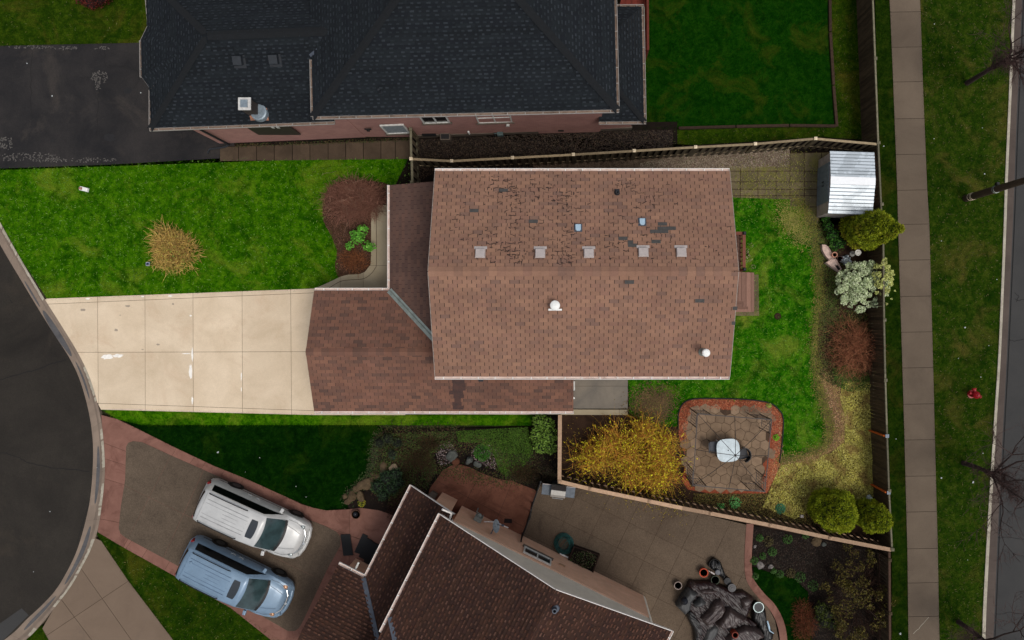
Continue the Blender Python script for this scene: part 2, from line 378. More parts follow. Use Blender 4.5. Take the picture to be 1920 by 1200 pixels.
# gutter stains and pale kerb edge pieces, thin sheets following the kerb
A = resamp(ae, 400); B = resamp(co, 400)
def kerbsheet(mb, i0, i1, t0, t1, z, m=0):
    k = i1 - i0
    for i in range(i0, i1):
        u = (i - i0) / k; v = (i + 1 - i0) / k
        w0 = math.sin(PI * u) ** 0.4 if m == 0 else 1; w1 = math.sin(PI * v) ** 0.4 if m == 0 else 1
        c = (t0 + t1) / 2; h = (t1 - t0) / 2
        q = [A[i].lerp(B[i], c - h * w0), A[i + 1].lerp(B[i + 1], c - h * w1), A[i + 1].lerp(B[i + 1], c + h * w1), A[i].lerp(B[i], c + h * w0)]
        mb.poly([(p.x, p.y, z) for p in q], m)
def near(px, py):
    g = Vector(P2(px, py)); return min(range(400), key=lambda i: (B[i] - g).length)
mb = MB()
for (a, b, t0, t1) in [((50, 510), (82, 560), .15, .3), ((88, 565), (145, 655), .02, .5), ((148, 665), (178, 740), .25, .42), ((196, 830), (190, 945), .3, .55), ((184, 985), (133, 1100), .25, .55), ((120, 1120), (60, 1190), .25, .5)]:
    kerbsheet(mb, near(*a), near(*b), t0, t1, -0.078)
st = struct('gutter_stain', mb, MT['stainG'])
mb = MB()
for (a, b) in [((0, 415), (84, 560)), ((160, 688), (182, 750)), ((193, 802), (197, 880)), ((195, 905), (188, 965)), ((178, 1012), (104, 1138)), ((70, 1180), (57, 1193))]:
    i0, i1 = near(*a), near(*b)
    for i in range(i0, i1):
        if random.random() < 0.06: continue
        w = 0.80 + random.uniform(-0.03, 0.03)
        q = [A[i].lerp(B[i], w), A[i + 1].lerp(B[i + 1], w), A[i + 1].lerp(B[i + 1], 1.0), A[i].lerp(B[i], 1.0)]
        z = [.017, .017, .031, .031]; mb.poly([(q[k].x, q[k].y, z[k]) for k in range(4)], 0)
struct('kerb_edge', mb, MT['curbtop'])
def wiggle(pts, n, amp):
    o = []
    for i in range(len(pts) - 1):
        a = Vector(pts[i]); b = Vector(pts[i + 1]); d = (b - a).normalized(); nn = Vector((-d.y, d.x))
        for j in range(n): o.append(a.lerp(b, j / n) + nn * random.uniform(-amp, amp))
    o.append(Vector(pts[-1])); return o
mb = MB()
for pts, w in [([(-40, 725), (0, 712), (30, 703), (66, 693), (95, 682), (122, 675)], .035), ([(-30, 848), (10, 851), (32, 858), (50, 868), (88, 877), (125, 880), (165, 885)], .03),
               ([(16, 563), (22, 569)], .03), ([(40, 1145), (0, 1178)], .03), ([(165, 940), (158, 965), (148, 1000), (142, 1020)], .02)]:
    mb.ribbon(wiggle(pxs(pts), 6, .02), w, -0.096)
mb.build('crack', MT['crack'], road)
mb = MB(); mb.poly([(*P2(38, 1142), -.095), (*P2(51, 1155), -.095), (*P2(0, 1205), -.095), (*P2(-60, 1240), -.095), (*P2(-60, 1210), -.095)])
mb.build('asphalt_patch', MT['asph2'], road)

# ---- right street
st_edge = [(1932, -260), (1922, -80), (1916, 60), (1908, 230), (1902, 400), (1890, 667), (1883, 800), (1873, 1000), (1866, 1170), (1858, 1320), (1850, 1450)]
st_out = [(1916, -260), (1903, -80), (1898, 0), (1894, 100), (1890, 200), (1884, 333), (1881, 430), (1872, 650), (1863, 790), (1852, 967), (1843, 1133), (1840, 1220), (1832, 1320), (1825, 1450)]
se = pxs(st_edge, 0, 5); sto = pxs(st_out, 0, 5)
mb = MB(); mb.prism(se + [(45, -26), (45, 26)], -0.2, -0.10); street = struct('street', mb, MT['asph2'])
gutterkerb('street_kerb', se, sto, 110, 8, [((0, -0.097), (0.10, -0.09), 0), ((0.10, -0.09), (0.68, -0.08), 0), ((0.68, -0.08), (0.74, 0.03), 1), ((0.74, 0.03), (1.0, 0.04), 1)], [MT['curb2'], MT['curbtop']], 0)
mb = MB(); mb.ribbon(pxs([(x + 3, y) for x, y in st_edge], 0, 5), .05, -0.096)
for pts in ([(1905, 560), (1912, 563), (1925, 560)], [(1893, 637), (1905, 640), (1930, 634)], [(1874, 1010), (1895, 1008), (1925, 1012)], [(1870, 1153), (1895, 1150), (1930, 1153)], [(1905, 548), (1912, 556), (1908, 566)]):
    mb.ribbon(wiggle(pxs(pts), 5, .03), .022, -0.096)
mb.build('crack', MT['crack'], street)

# ---- sidewalk, one slab per joint
lx = [(-300, 1650), (0, 1668), (167, 1675), (353, 1682), (400, 1683), (567, 1688), (733, 1693), (800, 1695), (1033, 1701), (1200, 1703), (1500, 1708)]
rx = [(-300, 1710), (0, 1725), (153, 1730), (353, 1738), (420, 1742), (600, 1747), (797, 1752), (843, 1753), (1033, 1758), (1200, 1761), (1500, 1770)]
def itp(tab, y): return float(np.interp(y, [t[0] for t in tab], [t[1] for t in tab]))
js = [-245, -178, -111, -44, 23, 89, 154, 223, 290, 357, 421, 488, 556, 623, 690, 758, 825, 893, 960, 1029, 1093, 1156, 1223, 1290, 1357, 1424]
mb = MB()
for i in range(len(js) - 1):
    a, b = js[i] + .35, js[i + 1] - .35; e = random.uniform(-.004, .004)
    tl = random.uniform(-.7, .7)
    mb.prism([P2(itp(lx, a), a), P2(itp(rx, a), a - 1), P2(itp(rx, b), b - 1), P2(itp(lx, b), b)], -.06, 0.02 + e)
struct('sidewalk', mb, MT['walk'], bevel=.006)
mb = MB(); mb.prism([P2(itp(lx, y) + 1, y) for y in js] + [P2(itp(rx, y) - 1, y) for y in reversed(js)], -.1, 0.004); struct('sidewalk_base', mb, MT['soilD'])
mb = MB(); mb.ribbon(wiggle(pxs([(1712, 1188), (1725, 1175), (1741, 1157)]), 5, .02), .02, .028); struct('sidewalk_crack', mb, MT['curbtop'])

def plate(name, poly, z, mat, zb=-0.14, lines=None, gap=.012, bev=0, base=None, kind=True):
    mb = MB(); ps = [poly]
    if lines: ps = split(ps, lines, gap)
    for p in ps: mb.prism(p, zb if not lines else z - .05, z + (random.uniform(-.002, .002) if lines else 0))
    o = mb.build(name, mat, bevel=bev)
    if kind: o['kind'] = 'structure'
    if lines and base:
        m2 = MB(); m2.prism(poly, zb, z - .014); struct(name + '_base', m2, base)
    return o
def ln(*pp): return [(P2(*a), P2(*b)) for a, b in pp]

# ---- driveway of the centre house
drv = pxs([(85, 562), (88, 560), (300, 552), (590, 541), (760, 541), (760, 778), (590, 778), (190, 768), (183, 755), (168, 706), (147, 662), (118, 614)])
plate('driveway', drv, .022, MT['conc'], lines=ln(((183, 500), (185, 800)), ((272, 500), (273, 800)), ((362, 500), (363, 800)), ((454, 500), (455, 800)), ((545, 500), (547, 800)),
      ((0, 661), (700, 659)), ((95, 570), (590, 549)), ((185, 756), (590, 770))), gap=.016, base=MT['grout'])
def blotch(cx, cy, rx_, ry_, n=18, j=.4):
    return [P2(cx + rx_ * math.cos(2 * PI * i / n) * random.uniform(1 - j, 1), cy + ry_ * math.sin(2 * PI * i / n) * random.uniform(1 - j, 1)) for i in range(n)]
mb = MB()
for c in [(202, 669, 14, 6), (222, 667, 12, 4), (361, 665, 2, 16), (358, 697, 4, 17), (361, 750, 2, 9), (350, 663, 10, 1.2), (453, 705, 1.3, 10), (320, 555, 5, 2), (268, 556, 4, 1.5), (358, 592, 2.5, 2), (165, 560, 5, 2), (453, 730, 1, 5)]:
    mb.poly([(x, y, .0285) for x, y in blotch(*c)])
struct('driveway_patch', mb, MT['concP'])
mb = MB()
for c in [(156, 581, 6, 3), (240, 574, 6, 2.5), (218, 619, 4, 3), (325, 570, 3, 2), (297, 646, 4, 2), (226, 591, 2, 1), (268, 655, 3, 1)]:
    mb.poly([(x, y, .0282) for x, y in blotch(*c)])
struct('driveway_stain', mb, m_conc('oil_stain', (150, 138, 124), (172, 158, 140), (130, 122, 112), 4, .3, .1))

# ---- curved front walk
walk = pxs([(590, 541), (613, 531), (638, 519), (652, 515), (675, 514), (686, 508), (695, 496), (696, 475), (696, 420), (695, 400), (700, 390), (708, 385), (728, 384), (790, 384), (790, 545)], 0)
plate('front_walk', walk, .018, MT['path'], lines=ln(((638, 500), (638, 560)), ((681, 500), (682, 560)), ((690, 498), (800, 498))), gap=.014, base=MT['grout'])
mb = MB(); mb.ribbon(spline([P(x, y) for x, y in [(617, 540), (638, 528), (655, 525), (680, 523), (693, 516), (703, 504), (706, 490), (706, 410), (709, 399), (720, 396), (740, 396)]], 8), .022, .025)
struct('walk_groove', mb, MT['grout'])
# ---- concrete strip and side patio right of the garage
plate('side_walk', pxs([(590, 766), (1177, 768), (1177, 778), (590, 776)]), .03, MT['path'], lines=ln(((1161, 700), (1161, 800)), ((900, 700), (900, 800))), base=MT['grout'])
plate('side_patio', pxs([(1060, 690), (1177, 690), (1177, 766), (1060, 766)]), .03, MT['patio'], lines=ln(((1000, 724), (1200, 724))), base=MT['grout'])
# ---- backyard slabs by the shed
slabs = split([pxs([(1366, 312), (1480, 312), (1480, 288), (1640, 284), (1640, 340), (1560, 340), (1532, 420), (1507, 420), (1507, 388), (1481, 388), (1481, 374), (1366, 370)])],
              ln(((1388, 0), (1388, 900)), ((1421, 0), (1421, 900)), ((1455, 0), (1455, 900)), ((1481, 0), (1481, 900)), ((1508, 0), (1508, 900)), ((1540, 0), (1540, 900)), ((0, 321), (1900, 321)), ((0, 341), (1900, 341)), ((0, 367), (1481, 367)), ((1481, 355), (1900, 355)), ((1481, 388), (1900, 388))), .03)
mb = MB()
for s in slabs: mb.prism(s, -.05, .018 + random.uniform(-.004, .004))
struct('garden_slabs', mb, MT['slab'], bevel=.006)
plate('slab_bed', pxs([(1366, 310), (1482, 310), (1482, 286), (1640, 284), (1640, 420), (1507, 424), (1507, 392), (1366, 374)]), .006, MT['soil'])
plate('deck_slab', pxs([(1370, 515), (1422, 515), (1423, 592), (1370, 592)]), .02, MT['slab'], lines=ln(((1400, 560), (1400, 620)), ((1350, 583), (1450, 583))), base=MT['soil'])
# ---- neighbour's side path (north)
plate('side_path', pxs([(413, 276), (772, 262), (772, 298), (413, 302)]), .02, MT['slabN'], lines=[l for x in (447, 481, 514, 548, 581, 615, 648, 681, 714, 741) for l in ln(((x, 200), (x + 1, 400)))], gap=.03, base=MT['soilD'])
# ---- north neighbour's driveway
plate('north_driveway', pxs([(-300, 90), (0, 86), (275, 80), (420, 80), (440, 274), (413, 274), (412, 297), (200, 309), (0, 316), (-300, 328)]), .012, MT['asphN'])
mb = MB()
for pts in ([(196, 88), (197, 120), (205, 128)], [(60, 95), (58, 150), (60, 220)], [(230, 126), (257, 132), (262, 150)], [(186, 165), (184, 195), (182, 260)], [(341, 245), (343, 270), (330, 283)], [(150, 147), (172, 144)], [(204, 125), (240, 124)]):
    mb.ribbon(wiggle(pxs(pts), 6, .05), .02, .017)
struct('driveway_crack', mb, MT['crack'])
mb = MB()                                     # pale alligator cracking
def gator(cx, cy, rx_, ry_, n):
    for i in range(n):
        a = random.uniform(0, 2 * PI); q = math.sqrt(random.random()); x = cx + rx_ * q * math.cos(a); y = cy + ry_ * q * math.sin(a); r = random.uniform(.9, 2.2); k = random.uniform(0, PI)
        mb.ribbon(wiggle(pxs([(x - r * math.cos(k) * 1.2, y - r * math.sin(k) * .9), (x, y), (x + r * math.cos(k + .6), y + r * math.sin(k + .6) * .8)]), 2, .015), random.uniform(.02, .05), .018)
gator(188, 145, 16, 12, 60); gator(184, 160, 6, 10, 12); gator(10, 268, 16, 14, 55); gator(55, 295, 60, 9, 90); gator(150, 300, 70, 5, 60); gator(60, 89, 45, 3, 45); gator(125, 90, 25, 3, 25); gator(190, 90, 15, 3, 14)
struct('asphalt_crazing', mb, m_plain('crazing', (92, 88, 84), .9))
mb = MB()
for c in [(99, 264, 3.4, 3), (170, 266, 1.5, 1.5), (205, 258, 14, 9), (240, 170, 10, 8)]: mb.poly([(x, y, .0165) for x, y in blotch(*c)])
struct('asphalt_stain', mb, m_plain('tar_stain', (26, 25, 27), .8))

# ---- south-west driveway with red border and aggregate centre
bord = pxs([(192, 800), (190, 778), (220, 786), (250, 800), (330, 840), (400, 873), (460, 897), (533, 930), (565, 945), (587, 952), (612, 957), (652, 955), (675, 952), (711, 957), (740, 967), (775, 985), (730, 1080), (690, 1090), (640, 1075), (560, 1215), (540, 1225), (433, 1140), (333, 1083), (233, 1027), (184, 998), (184, 992), (191, 950), (196, 905), (197, 860)])
plate('paved_border', bord, .014, MT['pink'], lines=ln(((100, 795), (300, 870)), ((100, 868), (300, 929)), ((100, 955), (300, 995)), ((320, 860), (336, 830)), ((370, 890), (390, 860)), ((440, 925), (462, 890)), ((250, 1010), (220, 1050)), ((320, 1050), (305, 1075)), ((655, 900), (655, 1000)), ((640, 1000), (830, 1060))), gap=.014, base=MT['grout'])
agg = pxs([(237, 837), (241, 830), (250, 827), (267, 829), (317, 852), (380, 880), (450, 911), (576, 973), (607, 985), (630, 996), (638, 1005), (639, 1022), (614, 1067), (567, 1167), (561, 1177), (553, 1183), (540, 1183), (480, 1148), (327, 1057), (236, 1008), (226, 1000), (223, 990), (227, 950), (235, 900)], 0)
plate('parking_pad', agg, .022, MT['aggr'], lines=ln(((233, 910), (640, 1105)), ((320, 855), (240, 1010)), ((385, 875), (300, 1060)), ((455, 905), (370, 1100)), ((535, 945), (450, 1150))), gap=.012, base=MT['grout'])
# ---- south-west neighbour's plain driveway
d3 = pxs([(177, 1008), (190, 1014), (240, 1088), (300, 1167), (325, 1200), (390, 1300), (200, 1400), (120, 1260), (92, 1200), (80, 1178), (100, 1143), (133, 1100), (157, 1058)])
plate('lower_driveway', d3, .02, MT['drvL'], lines=ln(((154, 1068), (192, 1122)), ((192, 1122), (240, 1090)), ((120, 1130), (156, 1178))), gap=.02, base=MT['grout'])

# ---- neighbour's red patio and aggregate patio (south)
plate('red_patio', pxs([(800, 935), (807, 914), (819, 898), (830, 882), (846, 873), (865, 871), (883, 877), (903, 887), (933, 898), (961, 902), (1002, 918), (1006, 922), (988, 975), (978, 1012), (900, 1010), (840, 980)]), .016, MT['pinkD'],
      lines=ln(((901, 886), (869, 950)), ((816, 900), (975, 984)), ((958, 909), (931, 975))), gap=.014, base=MT['grout'])
pat = pxs([(1004, 930), (1012, 905), (1110, 920), (1280, 955), (1400, 984), (1396, 1050), (1398, 1085), (1412, 1108), (1437, 1133), (1453, 1163), (1460, 1200), (1462, 1330), (1100, 1330), (930, 1060), (978, 1012), (990, 975)])
E1 = [((1000, 950), (1250, 1072)), ((1130, 957), (1230, 1003)), ]
plate('stone_patio', pat, .016, MT['aggr2'], lines=ln(((1000, 950), (1250, 1072)), ((1000, 893), (1250, 1014)), ((1000, 1008), (1250, 1130)), ((1000, 1066), (1250, 1188)), ((1000, 1120), (1250, 1240)), ((1000, 1178), (1250, 1298)),
      ((1076, 940), (1023, 1050)), ((1131, 955), (1082, 1056)), ((1197, 945), (1132, 1080)), ((1247, 965), (1190, 1087)), ((1310, 963), (1250, 1087)), ((1367, 985), (1307, 1109)), ((1430, 1000), (1366, 1130))), gap=.014, base=MT['grout'])
cl = spline([P(x, y) for x, y in [(1406, 982), (1403, 1030), (1403, 1070), (1409, 1092), (1428, 1117), (1447, 1137), (1462, 1165), (1469, 1200), (1470, 1260), (1470, 1340)]], 8)
L_, R_ = [], []
for i, p in enumerate(cl):
    d = (cl[min(i + 1, len(cl) - 1)] - cl[max(i - 1, 0)]).normalized(); nn = Vector((-d.y, d.x, 0)) * .17; L_.append(((p + nn).x, (p + nn).y)); R_.append(((p - nn).x, (p - nn).y))
mb = MB(); step = 9
for i in range(0, len(cl) - 1, step):
    j = min(i + step, len(cl) - 1)
    mb.prism(L_[i:j + 1] + R_[i:j + 1][::-1], -.1, .04)
struct('patio_edging', mb, MT['pink'], bevel=.008)

# ---- beds (soil, mulch) as sheets, each its own height
plate('bed_front', pxs([(606, 385), (615, 355), (640, 340), (680, 338), (728, 346), (730, 380), (728, 386), (706, 387), (696, 398), (696, 480), (694, 500), (684, 511), (672, 515), (652, 516), (636, 521), (628, 500), (632, 470), (620, 440), (607, 415)], 0, 3, True), .008, MT['mulchB'])
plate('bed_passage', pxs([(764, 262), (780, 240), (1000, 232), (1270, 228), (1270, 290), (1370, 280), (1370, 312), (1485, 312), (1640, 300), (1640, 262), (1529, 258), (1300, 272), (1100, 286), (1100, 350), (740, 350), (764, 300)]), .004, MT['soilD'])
plate('gravel_bed', pxs([(1000, 308), (1230, 296), (1300, 285), (1400, 280), (1481, 276), (1481, 312), (1380, 316), (1000, 325)]), .012, m_conc('gravel_bed', (78, 64, 52), (108, 92, 76), (60, 66, 30), 4, .9, .9))
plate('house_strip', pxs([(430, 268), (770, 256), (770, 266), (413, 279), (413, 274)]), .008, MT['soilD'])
plate('bed_back', pxs([(1507, 392), (1530, 410), (1640, 400), (1655, 440), (1664, 800), (1674, 1032), (1560, 1012), (1440, 990), (1330, 965), (1050, 910), (1048, 778), (1177, 778), (1180, 790), (1262, 800), (1300, 780), (1450, 780), (1466, 860), (1500, 855), (1540, 842), (1552, 815), (1545, 770), (1530, 720), (1528, 660), (1536, 600), (1544, 540), (1530, 480), (1515, 430)]), .006, MT['soil'])
plate('bare_path', pxs([(1538, 700), (1552, 708), (1572, 740), (1582, 790), (1578, 826), (1556, 846), (1510, 862), (1466, 868), (1464, 860), (1500, 854), (1536, 841), (1550, 818), (1544, 775)], 0, 3, True), .014, MT['soilL'])
plate('bed_west', pxs([(652, 950), (648, 920), (680, 905), (698, 885), (695, 850), (705, 815), (720, 808), (1000, 800), (1040, 780), (1050, 780), (1050, 905), (1010, 905), (1000, 925), (930, 900), (865, 868), (830, 885), (805, 915), (790, 940), (740, 975), (705, 958), (660, 955)]), .006, MT['soilD'])
plate('bed_south', pxs([(1405, 985), (1440, 990), (1670, 1035), (1670, 1330), (1480, 1330), (1478, 1200), (1470, 1160), (1450, 1130), (1412, 1090), (1412, 1040)]), .006, MT['soilD'])

# ---- lawns
lawnpoly = {}
def lawn(nm, pts, key, z, blades, sm=0):
    p = pxs(pts, 0, sm, True) if sm else pxs(pts); lawnpoly[nm] = p
    mb = MB(); mb.prism(p, -.14, z); struct('lawn', mb, MT['g_' + key])
    if blades:
        a = abs(area(p)); n = int(a * blades); x, y = sample(p, n); n = len(x)
        th = rng.uniform(0, 2 * PI, n); w = rng.uniform(.010, .022, n); h = rng.uniform(.03, .07, n); ln_ = rng.uniform(.01, .06, n); th2 = rng.uniform(0, 2 * PI, n)
        ed = []
        for q0, q1 in zip(p, p[1:] + p[:1]):
            Lq = math.hypot(q1[0] - q0[0], q1[1] - q0[1]); kk = int(Lq * 55); tt = rng.random(kk); ed.append(np.stack([q0[0] + (q1[0] - q0[0]) * tt, q0[1] + (q1[1] - q0[1]) * tt], 1) + rng.normal(0, .035 if nm != 'back' else .07, (kk, 2)))
        ed = np.concatenate(ed); x = np.append(x, ed[:, 0]); y = np.append(y, ed[:, 1]); n = len(x)
        th = rng.uniform(0, 2 * PI, n); w = rng.uniform(.010, .024, n); h = rng.uniform(.03, .07, n); ln_ = rng.uniform(.01, .06, n); th2 = rng.uniform(0, 2 * PI, n)
        v = np.zeros((n, 3, 3)); dx = np.cos(th) * w / 2; dy = np.sin(th) * w / 2
        v[:, 0] = np.stack([x - dx, y - dy, np.full(n, z - .003)], 1); v[:, 1] = np.stack([x + dx, y + dy, np.full(n, z - .003)], 1)
        v[:, 2] = np.stack([x + np.cos(th2) * ln_, y + np.sin(th2) * ln_, z + h], 1)
        o = fastmesh('grass', v, 3, MT['b_' + key]); tag(o, GL[nm], 'grass', kind='stuff')
GL = {'front': 'bright green grass blades of the front lawn', 'strip': 'narrow strip of grass beside the pale driveway', 'dark': 'grass above the parked vans, its green darkened with the dimmed surroundings',
      'low': 'mottled green grass below the parked blue van', 'tri': 'small corner of grass beside the lower kerb', 'west': 'patchy grass above the black asphalt driveway', 'north': 'dark green grass of the fenced lawn at the upper right',
      'northb': 'rough grass between the timber edging and the tall fence', 'back': 'bright green grass of the backyard lawn', 'south': 'dark grass beside the curved red patio edging', 'v1': 'narrow band of grass between the fence and the sidewalk', 'v2': 'worn olive grass between the sidewalk and the street kerb'}
lawn('front', [(-320, 330), (0, 317), (200, 309), (413, 300), (600, 298), (772, 296), (774, 346), (728, 352), (640, 343), (617, 357), (609, 385), (612, 425), (630, 450), (634, 500), (636, 522), (612, 531), (590, 541), (300, 552), (88, 560), (38, 483), (0, 415), (-35, 348), (-200, 60)], 'front', .002, 260)
lawn('strip', [(190, 768), (590, 778), (1000, 778), (996, 798), (700, 797), (265, 797), (220, 786)], 'front', .003, 260)
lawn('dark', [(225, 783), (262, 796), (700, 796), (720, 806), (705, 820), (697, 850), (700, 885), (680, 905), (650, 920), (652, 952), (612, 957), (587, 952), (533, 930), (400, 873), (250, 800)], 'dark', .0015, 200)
lawn('low', [(184, 998), (233, 1027), (433, 1140), (560, 1225), (600, 1330), (400, 1330), (325, 1200), (240, 1088), (190, 1014), (180, 1000)], 'low', .002, 200)
lawn('tri', [(52, 1197), (78, 1172), (92, 1200), (120, 1262), (60, 1330), (-20, 1290)], 'low', .002, 200)
lawn('west', [(-320, -200), (420, -200), (420, 80), (280, 80), (0, 86), (-320, 92)], 'west', .002, 200)
lawn('north', [(1180, -220), (1548, -220), (1556, 0), (1560, 130), (1566, 236), (1400, 238), (1212, 241), (1170, 244), (1180, 150)], 'north', .002, 200)
lawn('northb', [(1548, -220), (1630, -220), (1640, 268), (1540, 256), (1470, 264), (1262, 280), (1264, 241), (1400, 238), (1566, 236), (1560, 130), (1556, 0)], 'west', .0008, 200)
lawn('back', [(1366, 370), (1481, 374), (1507, 390), (1513, 415), (1528, 450), (1534, 500), (1540, 545), (1534, 600), (1528, 660), (1532, 720), (1546, 765), (1556, 800), (1550, 832), (1535, 843), (1500, 856), (1462, 862), (1462, 775), (1447, 758), (1400, 752), (1290, 750), (1274, 765), (1272, 800), (1225, 800), (1180, 775), (1177, 700), (1360, 690)], 'back', .012, 260)
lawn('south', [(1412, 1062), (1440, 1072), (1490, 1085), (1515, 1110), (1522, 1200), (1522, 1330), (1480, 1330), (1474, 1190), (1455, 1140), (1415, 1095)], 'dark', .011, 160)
lawn('v1', [(1638, -280), (1648, -280), (1662, 0), (1668, 0), (1675, 167), (1683, 400), (1693, 733), (1701, 1033), (1703, 1200), (1707, 1450), (1672, 1450), (1672, 1035), (1664, 797), (1659, 600), (1650, 330), (1642, 100)], 'strip', .002, 180)
lawn('v2', [(1711, -280), (1916, -260), (1903, -80), (1898, 0), (1890, 200), (1882, 417), (1872, 650), (1863, 790), (1852, 967), (1843, 1133), (1838, 1230), (1825, 1450), (1768, 1450), (1761, 1200), (1758, 1033), (1752, 797), (1742, 420), (1730, 153), (1725, 0)], 'verge', .002, 150)


# ---- flagstone patio with red mulch round it
mul = pxs([(1272, 800), (1273, 775), (1281, 757), (1300, 749), (1340, 748), (1400, 750), (1440, 756), (1458, 768), (1467, 785), (1465, 830), (1460, 868), (1452, 900), (1436, 925), (1290, 918), (1286, 860), (1274, 825)], 0, 3, True)
plate('mulch_bed', mul, .018, MT['mulch'])
flag = pxs([(1282, 860), (1281, 810), (1290, 770), (1310, 768), (1320, 757), (1345, 762), (1360, 768), (1400, 766), (1428, 762), (1446, 774), (1447, 800), (1440, 830), (1447, 850), (1430, 870), (1438, 893), (1425, 922), (1380, 920), (1295, 912), (1288, 895)])
plate('flag_bed', flag, .022, MT['grout'])
seeds = []
fx = [p[0] for p in flag]; fy = [p[1] for p in flag]; sp = .47
j = 0; y = min(fy) - .6
while y < max(fy) + .6:
    x = min(fx) - .6 + (j % 2) * sp / 2
    while x < max(fx) + .6:
        seeds.append((x + random.uniform(-.08, .08), y + random.uniform(-.08, .08))); x += sp
    y += sp * .86; j += 1
mb = MB()
for i, s in enumerate(seeds):
    cell = [(s[0] - 1, s[1] - 1), (s[0] + 1, s[1] - 1), (s[0] + 1, s[1] + 1), (s[0] - 1, s[1] + 1)]
    for k, t in enumerate(seeds):
        if k == i or abs(t[0] - s[0]) > 1.3 or abs(t[1] - s[1]) > 1.3: continue
        m = ((s[0] + t[0]) / 2, (s[1] + t[1]) / 2); d = (t[0] - s[0], t[1] - s[1])
        cell = clip(cell, m, (m[0] - d[1], m[1] + d[0]), .010)
        if len(cell) < 3: break
    if len(cell) < 3: continue
    if bool(inpoly(np.array([s[0]]), np.array([s[1]]), flag)[0]):
        mb.prism(cell, 0, .034 + random.uniform(-.004, .004))
struct('flagstone_paving', mb, MT['stone'], bevel=.008)
# ================================================================ houses
MT['shM'] = m_shingle('shingle_brown', [(137, 104, 87), (141, 107, 88), (133, 100, 83), (145, 110, 90), (126, 96, 81), (139, 105, 87), (117, 91, 80), (142, 108, 89), (135, 102, 85), (132, 99, 84)], None, .45)
MT['shL'] = m_shingle('shingle_lower', [(117, 84, 70), (123, 88, 72), (112, 79, 66), (101, 75, 65), (121, 86, 72), (90, 69, 61), (115, 83, 69)], None, .45)
MT['shW'] = m_shingle('shingle_west_shade', [(96, 73, 64), (90, 69, 62), (102, 76, 66), (84, 64, 58), (94, 72, 64)], None, .4)  # darker shingle tones carry the shade of the west-facing porch slope
MT['shB'] = m_shingle('shingle_black', [(23, 27, 31), (26, 31, 35), (20, 24, 28), (28, 33, 37), (22, 26, 31)], None, .5)
MT['shR'] = m_shingle('shingle_umber', [(58, 38, 30), (52, 35, 28), (64, 42, 32), (48, 32, 27), (56, 36, 30)], None, .5, streak=(44, 34, 32))
MT['tB'] = m_shingle('shingle_black_tab', [(32, 37, 41), (39, 44, 49), (28, 33, 37), (43, 48, 53)], None, .4)
MT['tR'] = m_shingle('shingle_umber_tab', [(78, 51, 40), (88, 60, 48), (66, 44, 35), (92, 66, 55), (72, 46, 35)], None, .4)
MT['felt'] = m_plain('roof_felt', (34, 26, 24), .95)
MT['feltB'] = m_plain('roof_felt_black', (17, 20, 23), .95)
MT['gut'] = m_plain('gutter_white', (226, 220, 214), .45, var=.05)
MT['gutd'] = m_conc('gutter_debris', (196, 170, 158), (226, 208, 198), (70, 52, 42), 3, .5, .2, stainp=.56)
MT['gutN'] = m_plain('gutter_tan', (152, 146, 140), .5, var=.06)
MT['gutNd'] = m_conc('gutter_debris_tan', (112, 94, 82), (146, 126, 112), (30, 26, 24), 2, .5, .2, stainp=.52)
MT['fascia'] = m_plain('fascia', (150, 138, 128), .6)
MT['brickP'] = m_brick('brick_pink', (172, 124, 114), (158, 112, 104), (160, 130, 122))
MT['brickC'] = m_brick('brick_buff', (216, 170, 140), (224, 180, 152), (214, 174, 148))
MT['brickM'] = m_brick('brick_brown', (130, 92, 76), (112, 80, 68), (140, 122, 108))
MT['siding'] = m_plain('siding_grey', (220, 212, 196), .7, var=.05, scale=1.2)
MT['found'] = m_conc('foundation', (86, 76, 68), (100, 90, 80), (70, 62, 54), 2, .4, .3)
MT['metal'] = m_plain('galvanised', (150, 158, 150), .35, .6, .15, 3)
MT['metalD'] = m_plain('flashing_blue_grey', (74, 80, 90), .5, .3, .12, 3)
MT['vent'] = m_plain('vent_grey', (176, 166, 162), .5, var=.05)
MT['ventB'] = m_plain('vent_pale_blue', (166, 190, 206), .5, var=.04)
MT['ventK'] = m_plain('vent_black', (30, 33, 38), .6)
MT['white'] = m_plain('white_paint', (232, 232, 228), .45, var=.04)
MT['glass'] = m_plain('window_glass', (22, 26, 30), .08, spec=.8)
MT['blind'] = m_plain('blind', (128, 134, 138), .6)
MT['frame'] = m_plain('window_frame', (196, 196, 190), .5)
MT['black'] = m_plain('black_metal', (12, 12, 14), .5)
MT['dark'] = m_plain('dark_void', (8, 8, 9), .9)
MT['deck'] = m_wood('deck_wood', (112, 66, 54), (134, 84, 68), (1, 8, 1))
MT['deckB'] = m_wood('deck_boards', (118, 88, 76), (140, 108, 94), (8, 1, 1))
MT['patchS'] = m_plain('shingle_grey_patch', (70, 68, 66), .9)

